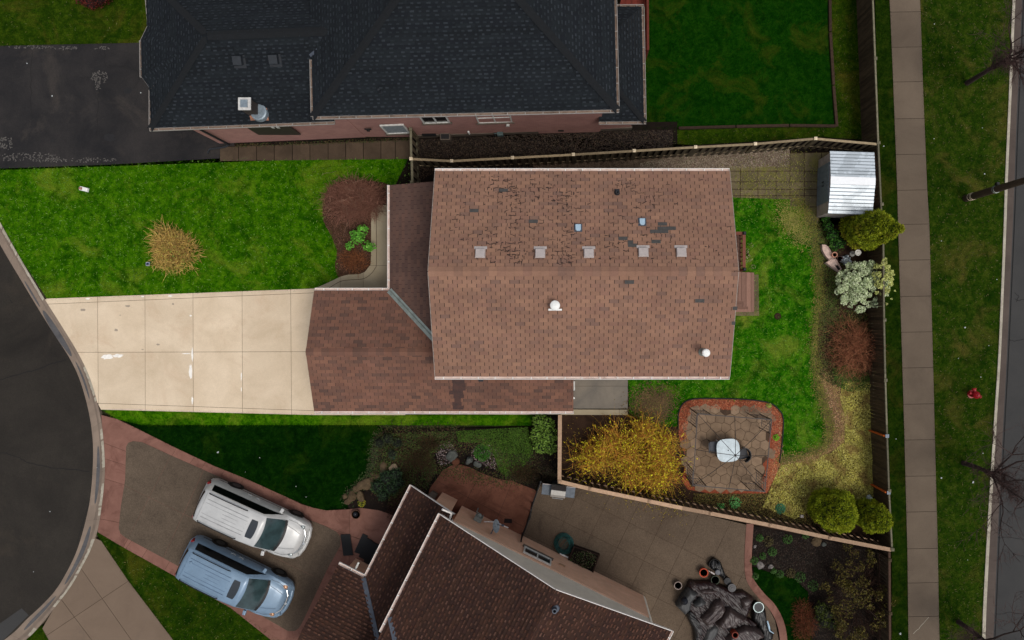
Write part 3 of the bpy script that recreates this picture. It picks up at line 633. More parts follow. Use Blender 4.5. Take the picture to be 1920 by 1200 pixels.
def plane_of(poly):
    p = [Vector(q) for q in poly]; n = Vector((0, 0, 0))
    for i in range(len(p)):
        n += (p[i] - p[0]).cross(p[(i + 1) % len(p)] - p[0])
    n.normalize()
    return n if n.z > 0 else -n
def shingles(mb, poly, eave, tab=.34, row=.148, lift=.010, gap=.014, jit=.0, stagger=.5, m=0, off=0.0, rough_up=.0):
    """poly: planar 3-D facet; eave: direction along the eave"""
    n = plane_of(poly); u = Vector(eave).normalized(); u = (u - n * u.dot(n)).normalized(); v = n.cross(u)
    if v.z < 0: v = -v
    o = Vector(poly[0]); uv = [((Vector(q) - o).dot(u), (Vector(q) - o).dot(v)) for q in poly]
    if area(uv) < 0: uv = uv[::-1]
    u0 = min(a for a, b in uv); u1 = max(a for a, b in uv); v0 = min(b for a, b in uv); v1 = max(b for a, b in uv)
    r = 0; y = v0; teeth = []
    def W3(p, z): return o + u * p[0] + v * p[1] + n * z
    while y < v1:
        x = u0 - tab * ((r * stagger) % 1.0) - tab * random.uniform(0, jit)
        while x < u1:
            w = tab * (random.uniform(2.0, 4.5) if jit else 1)
            c = [(x + gap / 2, y), (x + w - gap / 2, y), (x + w - gap / 2, y + row), (x + gap / 2, y + row)]
            for i in range(len(uv)):
                c = clip(c, uv[i], uv[(i + 1) % len(uv)])
                if len(c) < 3: break
            if len(c) >= 3:
                q = random.uniform(.7, 1.3) + (rough_up if random.random() < .3 else 0)
                top = [W3(p, off + lift * q * (1 - (p[1] - y) / row) + .002) for p in c]
                b = len(mb.v); mb.v += [tuple(p) for p in top]; k = len(c)
                if jit:
                    tx = x + random.uniform(0, .12)
                    while tx < x + w - .1:
                        tw = random.uniform(.09, .17); e = [(tx, y - .004), (tx + tw, y - .004), (tx + tw, y + random.uniform(.05, .075)), (tx, y + .06)]; teeth.append((e, y)); tx += random.uniform(.24, .36)
                mb.f.append([b + i for i in range(k)]); mb.m.append(m)
                lo = [i for i in range(k) if abs(c[i][1] - y) < 1e-6]
                if len(lo) >= 2:
                    i0, i1 = min(lo, key=lambda i: c[i][0]), max(lo, key=lambda i: c[i][0])
                    mb.v += [tuple(W3(c[i0], off - .001)), tuple(W3(c[i1], off - .001))]
                    mb.f.append([b + i0, b + k, b + k + 1, b + i1]); mb.m.append(m)
            x += w
        y += row; r += 1
    for e, y in teeth:
        for i in range(len(uv)):
            e = clip(e, uv[i], uv[(i + 1) % len(uv)])
            if len(e) < 3: break
        if len(e) < 3: continue
        b = len(mb.v); mb.v += [tuple(W3(p, off + lift * 1.25 + .006)) for p in e]; mb.f.append([b + i for i in range(len(e))]); mb.m.append(3)
def slab(mb, poly, th=.14, m=0, m2=None):
    """solid roof facet; vertical edges, thickness down"""
    n = plane_of(poly); p = [Vector(q) for q in poly]
    a = sum(p[i].x * p[(i + 1) % len(p)].y - p[(i + 1) % len(p)].x * p[i].y for i in range(len(p)))
    if a < 0: p = p[::-1]
    k = len(p); pts = p + [q - Vector((0, 0, th)) for q in p]
    mb.add(pts, [list(range(k))], m); mb.add(pts, [list(range(2 * k - 1, k - 1, -1))] + [[i, i + k, (i + 1) % k + k, (i + 1) % k] for i in range(k)], m if m2 is None else m2)
def caps(mb, a, b, n1, n2, step=.2, w=.17, m=0, lift=.018):
    """ridge or hip caps from a up to b; n1, n2 point sideways down each slope"""
    a = Vector(a); b = Vector(b); L = (b - a).length; d = (b - a) / L; n1 = Vector(n1).normalized(); n2 = Vector(n2).normalized(); k = int(L / step); up = Vector((0, 0, 1))
    for i in range(k):
        p0 = a + d * (i * step) + up * (lift + .012); p1 = a + d * min(L, (i + 1) * step + .02) + up * lift; o = up * random.uniform(0, .004); ww = w * random.uniform(.96, 1.04)
        mb.add([p0 + o, p1 + o, p1 + n1 * ww, p0 + n1 * ww + up * .006, p1 + n2 * ww, p0 + n2 * ww + up * .006], [[0, 1, 2, 3], [1, 0, 5, 4]], m)
def gutter(parent, a, b, outdir, mats=None, w=.115, step=.66, name='gutter'):
    mats = mats or [MT['gut'], MT['gutd'], MT['white']]
    a = Vector(a); b = Vector(b); o = Vector(outdir).normalized(); up = Vector((0, 0, 1)); mb = MB(); t = .012; hgt = .10
    def bar(o0, o1, z0, z1, m):
        mb.hexa([a + o * o0 + up * z0, b + o * o0 + up * z0, b + o * o1 + up * z0, a + o * o1 + up * z0], [a + o * o0 + up * z1, b + o * o0 + up * z1, b + o * o1 + up * z1, a + o * o1 + up * z1], m)
    bar(0, w, -hgt, -hgt + t, 0); bar(0, t, -hgt + t, 0, 0); bar(w - t, w + .006, -hgt + t, 0.004, 0); bar(t, w - t, -hgt + t, -hgt + t + .028, 1)
    d = (b - a).normalized(); L = (b - a).length
    for e in (a, b - d * .012):
        mb.hexa([e - up * hgt, e + d * .012 - up * hgt, e + d * .012 + o * w - up * hgt, e + o * w - up * hgt], [e, e + d * .012, e + d * .012 + o * w, e + o * w], 0)
    k = max(1, int(L / step))
    for i in range(k):
        p = a + d * ((i + .5) * L / k + random.uniform(-.05, .05)) + up * -.004
        mb.hexa([p + up * -.004, p + d * .03 + up * -.004, p + d * .03 + o * w + up * -.004, p + o * w + up * -.004], [p + up * .006, p + d * .03 + up * .006, p + d * .03 + o * w + up * .006, p + o * w + up * .006], 2)
    return mb.build(name, mats, parent, fixn=True)
def wallbox(mb, fp, z0, z1, m=0): mb.prism(fp, z0, z1, m)
def window(parent, c, along, out, w, h, mull=1, pane=None, name='window', sill=True, blind=False):
    """c = centre on the wall face; along = unit vector along wall; out = outward"""
    c = Vector(c); u = Vector(along).normalized(); o = Vector(out).normalized(); up = Vector((0, 0, 1)); mb = MB()
    def bx(x0, x1, z0, z1, d0, d1, m=0, mbx=mb):
        q = lambda x, z, d: c + u * x + up * z + o * d
        mbx.hexa([q(x0, z0, d0), q(x1, z0, d0), q(x1, z0, d1), q(x0, z0, d1)], [q(x0, z1, d0), q(x1, z1, d0), q(x1, z1, d1), q(x0, z1, d1)], m)
    f = .06
    bx(-w / 2, w / 2, -h / 2, -h / 2 + f, -.02, .05); bx(-w / 2, w / 2, h / 2 - f, h / 2, -.02, .05)
    bx(-w / 2, -w / 2 + f, -h / 2 + f, h / 2 - f, -.02, .05); bx(w / 2 - f, w / 2, -h / 2 + f, h / 2 - f, -.02, .05)
    for i in range(mull):
        x = -w / 2 + w * (i + 1) / (mull + 1); bx(x - .03, x + .03, -h / 2 + f, h / 2 - f, -.02, .045)
    fr = mb.build(name, MT['frame'], parent, fixn=True)
    g = MB(); bx(-w / 2 + f, w / 2 - f, -h / 2 + f, h / 2 - f, -.02, .012, 0, g); g.build('pane', pane or MT['glass'], fr, fixn=True)
    if sill:
        s = MB(); bx(-w / 2 - .08, w / 2 + .08, -h / 2 - .07, -h / 2 - .003, -.02, .10, 0, s); s.build('sill', MT['found'], fr, fixn=True)
    return fr

# ---------------------------------------------------------------- centre house
hs1 = thing('house', 'two-storey house with worn brown shingle gable roof in the middle of the lot', 'house', (3, 1, 0))
e5, e2 = 5.3, 2.6
XL, XR = P(816, 320, e5).x, P(1368, 320, e5).x; YT, YB = P(0, 321, e5).y, P(0, 706, e5).y
YR = (YT + YB) / 2; ZR = e5 + (YT - YR) * .4
gXL = P(589, 0, e2).x; gT, gB = P(0, 545, e2).y, P(0, 771, e2).y; gY = (gT + gB) / 2; gZ = e2 + (gT - gY) * .43
gXR = P(1075, 0, e2).x; pX = P(731, 0, e2).x; pT = P(0, 347, e2).y
wallX = XL + .28
mb = MB()
wallbox(mb, [(wallX, YB + .4), (XR - .3, YB + .4), (XR - .3, YT - .4), (wallX, YT - .4)], 0, e5 + .1)
for x0, x1 in ((wallX, wallX + .2), (XR - .5, XR - .3)):
    a, b = YB + .4, YT - .4; z = e5 + .1; zt = ZR - .18
    mb.add([(x0, a, z), (x0, b, z), (x0, YR, zt), (x1, a, z), (x1, b, z), (x1, YR, zt)], [[0, 2, 1], [3, 4, 5], [0, 1, 4, 3], [1, 2, 5, 4], [2, 0, 3, 5]])
wallbox(mb, [(gXL + .3, gB + .4), (gXR - .1, gB + .4), (gXR - .1, YB + .35), (wallX - .02, YB + .35), (wallX - .02, gT - .4), (gXL + .3, gT - .4)], 0, e2)
mb.add([(gXL + .3, gB + .4, e2), (gXL + .3, gT - .4, e2), (gXL + .3, gY, gZ - .2), (gXL + .5, gB + .4, e2), (gXL + .5, gT - .4, e2), (gXL + .5, gY, gZ - .2)], [[0, 2, 1], [3, 4, 5], [1, 2, 5, 4], [2, 0, 3, 5], [0, 1, 4, 3]])
wallbox(mb, [(pX + 1.3, gT - .35), (wallX - .02, gT - .35), (wallX - .02, pT - .2), (pX + 1.3, pT - .2)], 0, e2)
mb.build('wall', MT['brickM'], hs1)
mb = MB(); mb.beam((gXL + .27, gY - 2.1, 1.1), (gXL + .27, gY + 2.1, 1.1), .06, 2.15); mb.build('garage_door', MT['white'], hs1)
# upper roof
nf = [(XL, YT, e5), (XR, YT, e5), (XR, YR, ZR), (XL, YR, ZR)]; sf = [(XL, YB, e5), (XR, YB, e5), (XR, YR, ZR), (XL, YR, ZR)]
mb = MB(); slab(mb, nf, .16, 1, 2); slab(mb, sf, .16, 1, 2)
shingles(mb, nf, (1, 0, 0), .365, .158, lift=.017, gap=.022); shingles(mb, sf, (1, 0, 0), .365, .158, lift=.017, gap=.022)
caps(mb, (XL, YR, ZR), (XR, YR, ZR), (0, 1, -.4), (0, -1, -.4), .33, .2)
roofU = mb.build('roof', [MT['shM'], MT['felt'], MT['fascia']], hs1)
aN, cN = e5 + .4 * YT, -.4; aS, cS = e5 - .4 * YB, .4         # z = a + c*y
def upN(px, py): return on_plane(px, py, aN, 0, cN)
def upS(px, py): return on_plane(px, py, aS, 0, cS)
gutter(roofU, (XL - .02, YT, e5 - .02), (XR, YT, e5 - .02), (0, 1, 0)); gutter(roofU, (XL - .02, YB, e5 - .02), (XR, YB, e5 - .02), (0, -1, 0))
for s in (XL - .012, XR + .012):
    mb = MB()
    for y in (YT, YB): mb.beam((s, y, e5 - .06), (s, YR, ZR - .06), .02, .14)
    mb.build('fascia_board', MT['shM'] if 0 else MT['fascia'], roofU)
# lower roofs: garage gable, lean-to side, west facing porch
vz = gZ; vx = pX + (gT - gY)
gnf = [(gXL, gT, e2), (pX, gT, e2), (vx, gY, gZ), (gXL, gY, gZ)]
gsf = [(gXL, gB, e2), (gXR, gB, e2), (gXR, gY, gZ), (gXL, gY, gZ)]
mb = MB(); slab(mb, gnf, .14, 1, 2)
ycut = YB + .38; zc = e2 + (ycut - gB) * .43
s1 = [(gXL, gB, e2), (wallX, gB, e2), (wallX, gY, gZ), (gXL, gY, gZ)]; s2 = [(wallX, gB, e2), (gXR, gB, e2), (gXR, ycut, zc), (wallX, ycut, zc)]
for s in (s1, s2): slab(mb, s, .14, 1, 2)
gsh = [(gXL, gB, e2), (gXR, gB, e2), (gXR, ycut, zc), (wallX, ycut, zc), (wallX, gY, gZ), (gXL, gY, gZ)]
random.seed(11); shingles(mb, gnf, (1, 0, 0), .36, .155)
shingles(mb, s1, (1, 0, 0), .36, .155); shingles(mb, s2, (1, 0, 0), .36, .155)
caps(mb, (gXL, gY, gZ), (wallX + .2, gY, gZ), (0, 1, -.43), (0, -1, -.43), .33, .17)
roofL = mb.build('roof', [MT['shL'], MT['felt'], MT['fascia']], hs1); roofL['label'] = 'lower brown garage roof with a dark stain below the upper eave'
pf = [(pX, gT, e2), (pX, pT, e2), (wallX + .1, pT, e2 + (wallX + .1 - pX) * .43), (wallX + .1, gT - (wallX + .1 - pX), e2 + (wallX + .1 - pX) * .43)]
mb = MB(); slab(mb, pf, .14, 1, 2); shingles(mb, pf, (0, 1, 0), .36, .155)
roofP = mb.build('roof', [MT['shW'], MT['felt'], MT['fascia']], hs1); roofP['label'] = 'lean-to roof over the front porch, west-slope shade put into its shingles'
gutter(roofL, (gXL + .02, gT, e2 - .02), (pX + .02, gT, e2 - .02), (0, 1, 0)); gutter(roofL, (gXL + .02, gB, e2 - .02), (gXR + .02, gB, e2 - .02), (0, -1, 0))
gutter(roofP, (pX, gT + .1, e2 - .02), (pX, pT, e2 - .02), (-1, 0, 0))
mb = MB(); a = Vector((pX - .02, gT + .02, e2 + .03)); b = Vector((vx - .3, gY + .3, gZ - .1)); d = Vector((1, 1, 0)).normalized()
mb.add([a + d * .13 + Vector((0, 0, .035)), b + d * .13 + Vector((0, 0, .035)), b + Vector((0, 0, .0)), a, b - d * .13 + Vector((0, 0, .035)), a - d * .13 + Vector((0, 0, .035))], [[0, 1, 2, 3], [3, 2, 4, 5]])
mb.tube([a + Vector((0, 0, .03)), b + Vector((0, 0, .03))], .02, 6)
mb.build('valley_flashing', MT['metal'], roofL)
mb = MB()
for x in (gXL + .1,): pass
mb.tube([(gXR + .03, gB + .9, 2.45), (gXR + .03, gB + 1.25, 2.3), (gXR + .03, gB + 1.25, .1)], .045, 8); mb.tube([(gXR + .03, gB + .55, 2.4), (gXR + .03, gB + .35, .1)], .045, 8)
mb.build('downspout', MT['white'], hs1)
mb = MB(); mb.tube([(pX + .05, pT - .4, 2.5), (pX + .3, pT - .4, 2.2), (pX + .3, pT - .4, .1)], .045, 8); mb.build('downspout', MT['white'], hs1)
for y in (gT + .4, pT - .3):
    mb = MB(); mb.box((pX + .35, y, 1.25), (.14, .14, 2.5)); mb.build('porch_post', MT['white'], hs1)
# stain on the lower roof and debris marks (shapes of their own)
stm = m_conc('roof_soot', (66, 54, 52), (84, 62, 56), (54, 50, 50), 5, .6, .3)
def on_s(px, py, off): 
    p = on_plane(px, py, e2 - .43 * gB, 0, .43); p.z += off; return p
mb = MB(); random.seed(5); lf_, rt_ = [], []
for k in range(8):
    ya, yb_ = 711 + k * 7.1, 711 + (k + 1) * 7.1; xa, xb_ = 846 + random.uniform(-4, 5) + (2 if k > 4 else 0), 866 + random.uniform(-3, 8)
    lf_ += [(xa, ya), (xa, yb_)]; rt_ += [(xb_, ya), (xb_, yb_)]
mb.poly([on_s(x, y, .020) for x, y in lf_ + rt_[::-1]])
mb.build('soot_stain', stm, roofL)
mb = MB(); p = on_s(902, 713, .05); mb.box(p, (.2, .1, .12)); mb.build('plumbing_vent', MT['ventK'], roofL)

for x_, z_ in ((0.5, 4.2), (3.4, 4.2), (6.8, 4.2), (6.8, 1.6)): window(hs1, (x_, YB + .4, z_), (1, 0, 0), (0, -1, 0), 1.3, 1.1, 1)
for y_ in (4.4, 0.2): window(hs1, (XR - .3, y_, 4.2), (0, 1, 0), (1, 0, 0), 1.2, 1.1, 1)
window(hs1, (XR - .3, 3.0, 1.85), (0, 1, 0), (1, 0, 0), 1.7, 2.05, 1)
# roof fittings
def boxvent(px, py, fn, parent, s=.40, h=.16, mat='vent', base=True):
    p = fn(px, py); sl_ = .4; t = Matrix.Rotation(-math.atan(sl_) if fn is upN else math.atan(sl_), 3, 'X')
    mb = MB(); mb.box(p + Vector((0, 0, .03)), (s * 1.25, s * .3, .012), mat=t); mb.v = [(x, y + s * .55, z - s * .22 + .01) for x, y, z in mb.v]
    mb.box(p + Vector((0, 0, .02)), (s * .8, s * .8, .10), mat=t, m=1)
    mb.box(p + Vector((0, 0, .02 + h * .7)), (s, s * .95, h * .55), mat=t, taper=.86)
    return mb.build('roof_vent', [MT[mat], MT['black']], parent, bevel=.012)
for px in (901, 1013, 1104, 1206, 1277): boxvent(px, 475 if px < 1150 else 473, upN, roofU)
def hoodvent(px, py):
    p = upN(px, py); mb = MB(); t = Matrix.Rotation(-math.atan(.4), 3, 'X')
    mb.box(p + Vector((0, 0, .015)), (.32, .36, .012), mat=t, m=1)
    q = [Vector((-.11, .15, .0)), Vector((.11, .15, .0)), Vector((.11, -.08, 0)), Vector((.06, -.15, 0)), Vector((-.06, -.15, 0)), Vector((-.11, -.08, 0))]
    lo = [p + t @ v + Vector((0, 0, .02)) for v in q]; hi = [p + t @ (v * .94) + Vector((0, 0, .13)) for v in q]
    mb.add(lo + hi, [[6 + i for i in range(6)]] + [[i, (i + 1) % 6, 6 + (i + 1) % 6, 6 + i] for i in range(6)])
    o = mb.build('exhaust_vent', [MT['ventB'], MT['metalD']], roofU, fixn=True, bevel=.01)
hoodvent(1084, 427); hoodvent(1204, 416)
p = upN(1157, 362); mb = MB(); mb.box(p + Vector((0, .06, .012)), (.2, .22, .012), mat=Matrix.Rotation(-math.atan(.4), 3, 'X'))
mb.lathe([(.12, -.02), (.1, .08), (.065, .12), (.065, .28), (.045, .28), (.045, .16)], p, 16); mb.build('plumbing_vent', MT['ventK'], roofU, smooth=False)
p = upS(1041, 574); mb = MB(); mb.lathe([(.1, -.1), (.1, .45), (.185, .47), (.195, .5), (.18, .56), (.09, .60), (0.0005, .61)], p + Vector((0, .02, 0)), 24)
mb.box(p + Vector((0, -.14, .12)), (.52, .07, .07)); mb.build('flue_cap', MT['white'], roofU, fixn=True)
p = upS(1317, 660); mb = MB(); mb.lathe([(.17, -.04), (.16, .06), (.105, .12), (.105, .75), (.10, .75)], p, 20, 1)
mb.lathe([(.10, .70), (.15, .72), (.155, .86), (.12, .90), (.0005, .91)], p, 20, 0); mb.build('flue_pipe', [MT['white'], MT['metal']], roofU, fixn=True)
# grey replacement tabs
for (px, py, n) in [(944, 357, 2), (889, 395, 2), (1000, 415, 2), (1242, 420, 2), (1250, 428, 4), (1236, 434, 4), (1168, 447, 2), (1182, 454, 1.2), (1186, 460, 2), (1230, 453, 2), (1180, 529, 2), (1312, 564, 2), (1378, 578, 1), (1375, 606, .8)]:
    fn = upN if py < 500 else upS; p = fn(px, py); t = Matrix.Rotation(-math.atan(.4) if py < 500 else math.atan(.4), 3, 'X')
    mb = MB(); mb.box(p + Vector((0, 0, .022)), (.178 * n * 1.0, .145, .010), mat=t); mb.build('replacement_shingle', MT['patchS'], roofU)
# curled and cracked edges of worn tabs
random.seed(21); mb = MB()
def crackle(cx, cy, sx, sy, n, vert=.35):
    for i in range(int(n * .65)):
        x = random.gauss(cx, sx); y = random.gauss(cy, sy)
        y = 323 + round((y - 323) / 7.35) * 7.35 + random.uniform(-1, 1.5)
        if not (324 < y < 494 and 822 < x < 1370): continue
        pts = [(x, y)]
        if random.random() < vert:
            for k in range(random.randint(1, 3)): pts.append((pts[-1][0] + random.uniform(-1, 1), pts[-1][1] + random.uniform(1.5, 3)))
        else:
            for k in range(random.randint(1, 4)): pts.append((pts[-1][0] + random.uniform(1.5, 4), pts[-1][1] + random.uniform(-1.6, 1.6)))
        v = [upN(*q) + Vector((0, 0, .028)) for q in pts]; w = random.uniform(.016, .042)
        for a, b in zip(v[:-1], v[1:]):
            d = (b - a).normalized(); s = Vector((-d.y, d.x, 0)) * w / 2
            mb.poly([a - s, b - s * .6, b + s * .6, a + s]); w *= .8
for c in [(920, 350, 18, 10, 34), (955, 352, 12, 12, 22), (995, 357, 14, 10, 22), (1050, 358, 18, 14, 30), (960, 420, 8, 40, 60), (960, 470, 22, 16, 60), (1056, 455, 12, 28, 55), (1048, 485, 16, 8, 40), (1035, 375, 25, 12, 26), (1175, 350, 12, 9, 32), (1225, 360, 16, 14, 20), (1000, 400, 60, 45, 90),
          (1064, 400, 6, 30, 20), (1150, 420, 90, 45, 60), (900, 455, 30, 25, 34), (1250, 400, 60, 50, 50), (1330, 400, 25, 50, 24), (880, 400, 25, 50, 26), (960, 350, 60, 14, 50), (1100, 470, 60, 15, 24)]:
    crackle(*c)
mb.build('worn_edge', m_plain('worn_shingle_edge', (44, 34, 32), .95), roofU)['label'] = 'dark cracked and curling shingle edges'
# small back deck with railing and steps
dx = XR - .3; x1 = P(1396, 0, 1.6).x; yt, yb = P(0, 437, 1.6).y, P(0, 505, 1.6).y; ym = (yt + yb) / 2; ly = yt - yb
dk = thing('deck', 'small brown wooden deck with railing and steps against the back wall', 'deck', (dx + .9, ym, 0))
mb = MB(); nb = int((x1 - dx) / .144)
for i in range(nb): mb.box((dx + .144 * i + .072, ym - .02, .75), (.134, ly + .1, .035))
mb.box(((dx + x1) / 2, ym, .66), (x1 - dx, ly, .12))
for y in (yt, yb): mb.box((x1, y, .34), (.1, .1, .68))
mb.build('floor', MT['deckB'], dk)
mb = MB(); k = int(ly / .2)
for i in range(1, k): mb.box((x1, yb + i * ly / k, 1.12), (.04, .04, .7))
mb.box((x1, ym, 1.5), (.14, ly - .1, .04)); mb.box((x1, ym, .86), (.04, ly - .1, .06))
mb.box(((dx + x1) / 2, yt, 1.5), (x1 - dx, .14, .04)); mb.box(((dx + x1) / 2, yt, .86), (x1 - dx, .04, .06))
for i in range(9): mb.box((dx + .15 + i * .2, yt, 1.16), (.04, .04, .6))
mb.build('railing', MT['deck'], dk)
for y in (yt, yb):
    mb = MB(); mb.box((x1, y, 1.17), (.1, .1, .86)); mb.box((x1, y, 1.63), (.15, .15, .07), m=1, taper=.5); mb.build('post', [MT['deck'], MT['ventK']], dk)
mb = MB()
for k, (pxr, pyb, z) in enumerate(((1414, 585, .18), (1405, 575, .37), (1396, 565, .56))):
    xr, y0 = P(pxr, 0, z).x, P(0, pyb, z).y; y1_ = yb - .06
    mb.box(((dx + xr) / 2, (y0 + y1_) / 2, z / 2 - .01), (xr - dx - .02, y1_ - y0 - .02, z - .04))
    for i in range(2): mb.box((xr - .072 - .15 * i, (y0 + y1_) / 2, z), (.138, y1_ - y0, .03))
    for i in range(2): mb.box(((dx + xr - .3) / 2, y0 + .07 + .145 * i, z + .004), (xr - dx - .3, .136, .03))
mb.build('step', MT['deckB'], dk)
mb = MB(); mb.box((dx + 1.05, yt - .35, 1.0), (.5, .45, .5)); mb.box((dx + 1.05, yt - .35, 1.252), (.3, .2, .01), m=1)
tag(mb.build('storage_box', [m_wood('box_wood', (140, 76, 58), (160, 92, 70)), MT['black']], None, bevel=.01), 'reddish wooden storage box standing on the small deck', 'box')

# ---------------------------------------------------------------- north neighbour: black roofs, pink brick
hs2 = thing('house', 'large house with black shingle hip roofs and pink brick wall at the top', 'house', (-3, 12, 0))
eu, el, ea = 5.8, 4.6, 2.7; sN = .5
BR = P(1156, 205, eu); BL = P(588, 218, eu); dxn = (BR - BL); du = Vector((dxn.x, dxn.y, 0)).normalized(); dv = Vector((-du.y, du.x, 0))
Wd = dxn.length; Dp = 13.5
def U(x, y, z=0): q = BL + du * x + dv * y; return Vector((q.x, q.y, z))
def uz(d): return eu + sN * d
hx = Wd / 2
F_s = [U(0, 0, eu), U(Wd, 0, eu), U(Wd - hx, hx, uz(hx)), U(hx, hx, uz(hx))][:3]
apex1, apex2 = U(hx, hx, uz(hx)), U(hx, Dp - hx, uz(hx))
F_e = [U(Wd, 0, eu), U(Wd, Dp, eu), apex2, apex1]; F_w = [U(0, Dp, eu), U(0, 0, eu), apex1, apex2]; F_n = [U(Wd, Dp, eu), U(0, Dp, eu), apex2]
mb = MB(); random.seed(3)
for f, d in ((F_s, du), (F_e, dv), (F_w, dv), (F_n, du)): slab(mb, f, .16, 1, 2)
for f, d in ((F_s, du), (F_e, dv), (F_w, dv)): shingles(mb, f, d, .30, .145, jit=.8, lift=.030, stagger=.37, rough_up=.25)
for a, b, s1_, s2_ in ((U(0, 0, eu), apex1, (-du + Vector((0, 0, -.3))) * 1 + dv * .0, -dv + Vector((0, 0, -.3))), (U(Wd, 0, eu), apex1, du + Vector((0, 0, -.3)), -dv + Vector((0, 0, -.3))), (apex1, apex2, du + Vector((0, 0, -.5)), -du + Vector((0, 0, -.5)))):
    caps(mb, a, b, s1_, s2_, .2, .22, lift=.045, m=1)
r2 = mb.build('roof', [MT['shB'], MT['feltB'], MT['fascia'], MT['tB']], hs2)
GN = [MT['gutN'], MT['gutNd'], MT['gutN']]
gutter(r2, U(-.05, 0, eu - .02), U(Wd + .1, 0, eu - .02), -dv, GN); gutter(r2, U(Wd, 0, eu - .02), U(Wd, Dp, eu - .02), du, GN); gutter(r2, U(0, 0, eu - .02), U(0, 2.25, eu - .02), -du, GN)
# lower west wing with hip end and bay
WL = P(284, 240, el); WR = P(627, 227, el); dw = Vector((WR.x - WL.x, WR.y - WL.y, 0)).normalized(); dn = Vector((-dw.y, dw.x, 0)); hw = 3.13
def V_(x, y, z=0): q = WL + dw * x + dn * y; return Vector((q.x, q.y, z))
Lw = (WR - WL).length
ap = V_(hw, hw, el + sN * hw); rr = V_(Lw + 2, hw, el + sN * hw)
xs = 7.02
S_ = [V_(0, 0, el), V_(Lw, 0, el), V_(Lw, .9, el + .45), V_(xs + .05, .9, el + .45), V_(xs + .05, 2.3, el + 1.15), V_(xs + 1.7, hw, el + sN * hw), ap]
S_a = [V_(0, 0, el), V_(xs, 0, el), V_(xs, hw, el + sN * hw), ap]; S_b = [V_(xs, 0, el), V_(Lw, 0, el), V_(Lw, .9, el + .45), V_(xs, .9, el + .45)]
S_c = [V_(xs, 1.6, el + .8), V_(xs + 1.7, hw, el + sN * hw), V_(xs, hw, el + sN * hw)]
W_ = [V_(0, 2 * hw, el), V_(0, 0, el), ap]; N_ = [V_(xs + 1.5, 2 * hw, el), V_(0, 2 * hw, el), ap, V_(xs + 1.5, hw, el + sN * hw)]
mb = MB()
for f in (S_a, S_b, W_, N_): slab(mb, f, .14, 1, 2)
for f, d in ((S_a, dw), (S_b, dw), (S_c, dw), (W_, dn), (N_, dw)): shingles(mb, f, d, .30, .145, jit=.8, lift=.030, stagger=.37, rough_up=.25)
caps(mb, V_(0, 0, el), ap, -dn + Vector((0, 0, -.3)), -dw + Vector((0, 0, -.3)), .2, .2, lift=.045, m=1); caps(mb, V_(0, 2 * hw, el), ap, dn + Vector((0, 0, -.3)), -dw + Vector((0, 0, -.3)), .2, .2, lift=.045, m=1)
caps(mb, ap, V_(xs + 1.4, hw, el + sN * hw), dn + Vector((0, 0, -.5)), -dn + Vector((0, 0, -.5)), .2, .2, lift=.045, m=1)
r3 = mb.build('roof', [MT['shB'], MT['feltB'], MT['fascia'], MT['tB']], hs2)
b0, b1, b2, b3 = [P(x, y, el) for x, y in ((281, 47), (267, 76), (268, 145), (284, 167))]; pk = P(353, 86, 5.55)
mb = MB()
for f in ([b0, b1, pk], [b1, b2, pk], [b2, b3, pk]):
    f = [Vector(q) + Vector((0, 0, .06)) for q in f]; slab(mb, f, .14, 1, 2); shingles(mb, f, f[1] - f[0], .30, .145, jit=.8, lift=.028)
rb = mb.build('bay_roof', [MT['shB'], MT['feltB'], MT['fascia'], MT['tB']], hs2)
for a, b in ((b0, b1), (b1, b2), (b2, b3)):
    d = (b - a).normalized(); gutter(rb, a + Vector((0, 0, .02)), b + Vector((0, 0, .02)), Vector((d.y, -d.x, 0)) * (1 if (d.y > 0) == False and True else 1) if False else Vector((-abs(d.y), (-d.x if d.y > 0 else d.x) * 1.0, 0)), GN)
gutter(r3, b3 + Vector((0, -.02, -.02)), V_(0, 0, el - .02), -dw, GN); gutter(r3, b0 + Vector((0, .05, -.02)), V_(0, 2 * hw, el - .02), -dw, GN)
gutter(r3, V_(-.1, 0, el - .02), V_(Lw, 0, el - .02), -dn, GN)
mb = MB(); a = V_(xs - .02, 2.3, el + 1.22); b = V_(xs + 1.3, hw - .05, el + sN * hw + .04); mb.beam(a, b, .12, .03); mb.build('valley_flashing', MT['metalD'], r3)
# single-storey wrap at the east side
A1, A2 = P(1207, 227, ea), P(1203, 13, ea); Aw = P(1123, 228, ea); run = A1.x - 4.15; zt = ea + run * .5
c1 = Vector((A1.x - run, A1.y + run, zt)); c2 = Vector((A2.x - run, A2.y - run, zt))
mb = MB(); Ae = [A1, A2, c2, c1]; As = [Aw, A1, c1, Vector((Aw.x, c1.y, zt))]; An = [A2, Vector((Aw.x, A2.y, ea)), Vector((Aw.x, c2.y, zt)), c2]
for f, d in ((Ae, dv), (As, du), (An, du)): slab(mb, f, .14, 1, 2); shingles(mb, f, d, .30, .145, jit=.8, lift=.028)
caps(mb, A1, c1, (0, -1, -.3), (1, 0, -.3), .2, .17, lift=.045, m=1)
r4 = mb.build('roof', [MT['shB'], MT['feltB'], MT['fascia'], MT['tB']], hs2)
gutter(r4, A1 + Vector((0, -.02, -.02)), A2 + Vector((0, .02, -.02)), (1, 0, 0), GN); gutter(r4, Aw + Vector((0, 0, -.02)), A1 + Vector((.1, 0, -.02)), (0, -1, 0), GN); gutter(r4, Vector((Aw.x + .6, A2.y, ea - .02)), A2 + Vector((.1, 0, -.02)), (0, 1, 0), GN)
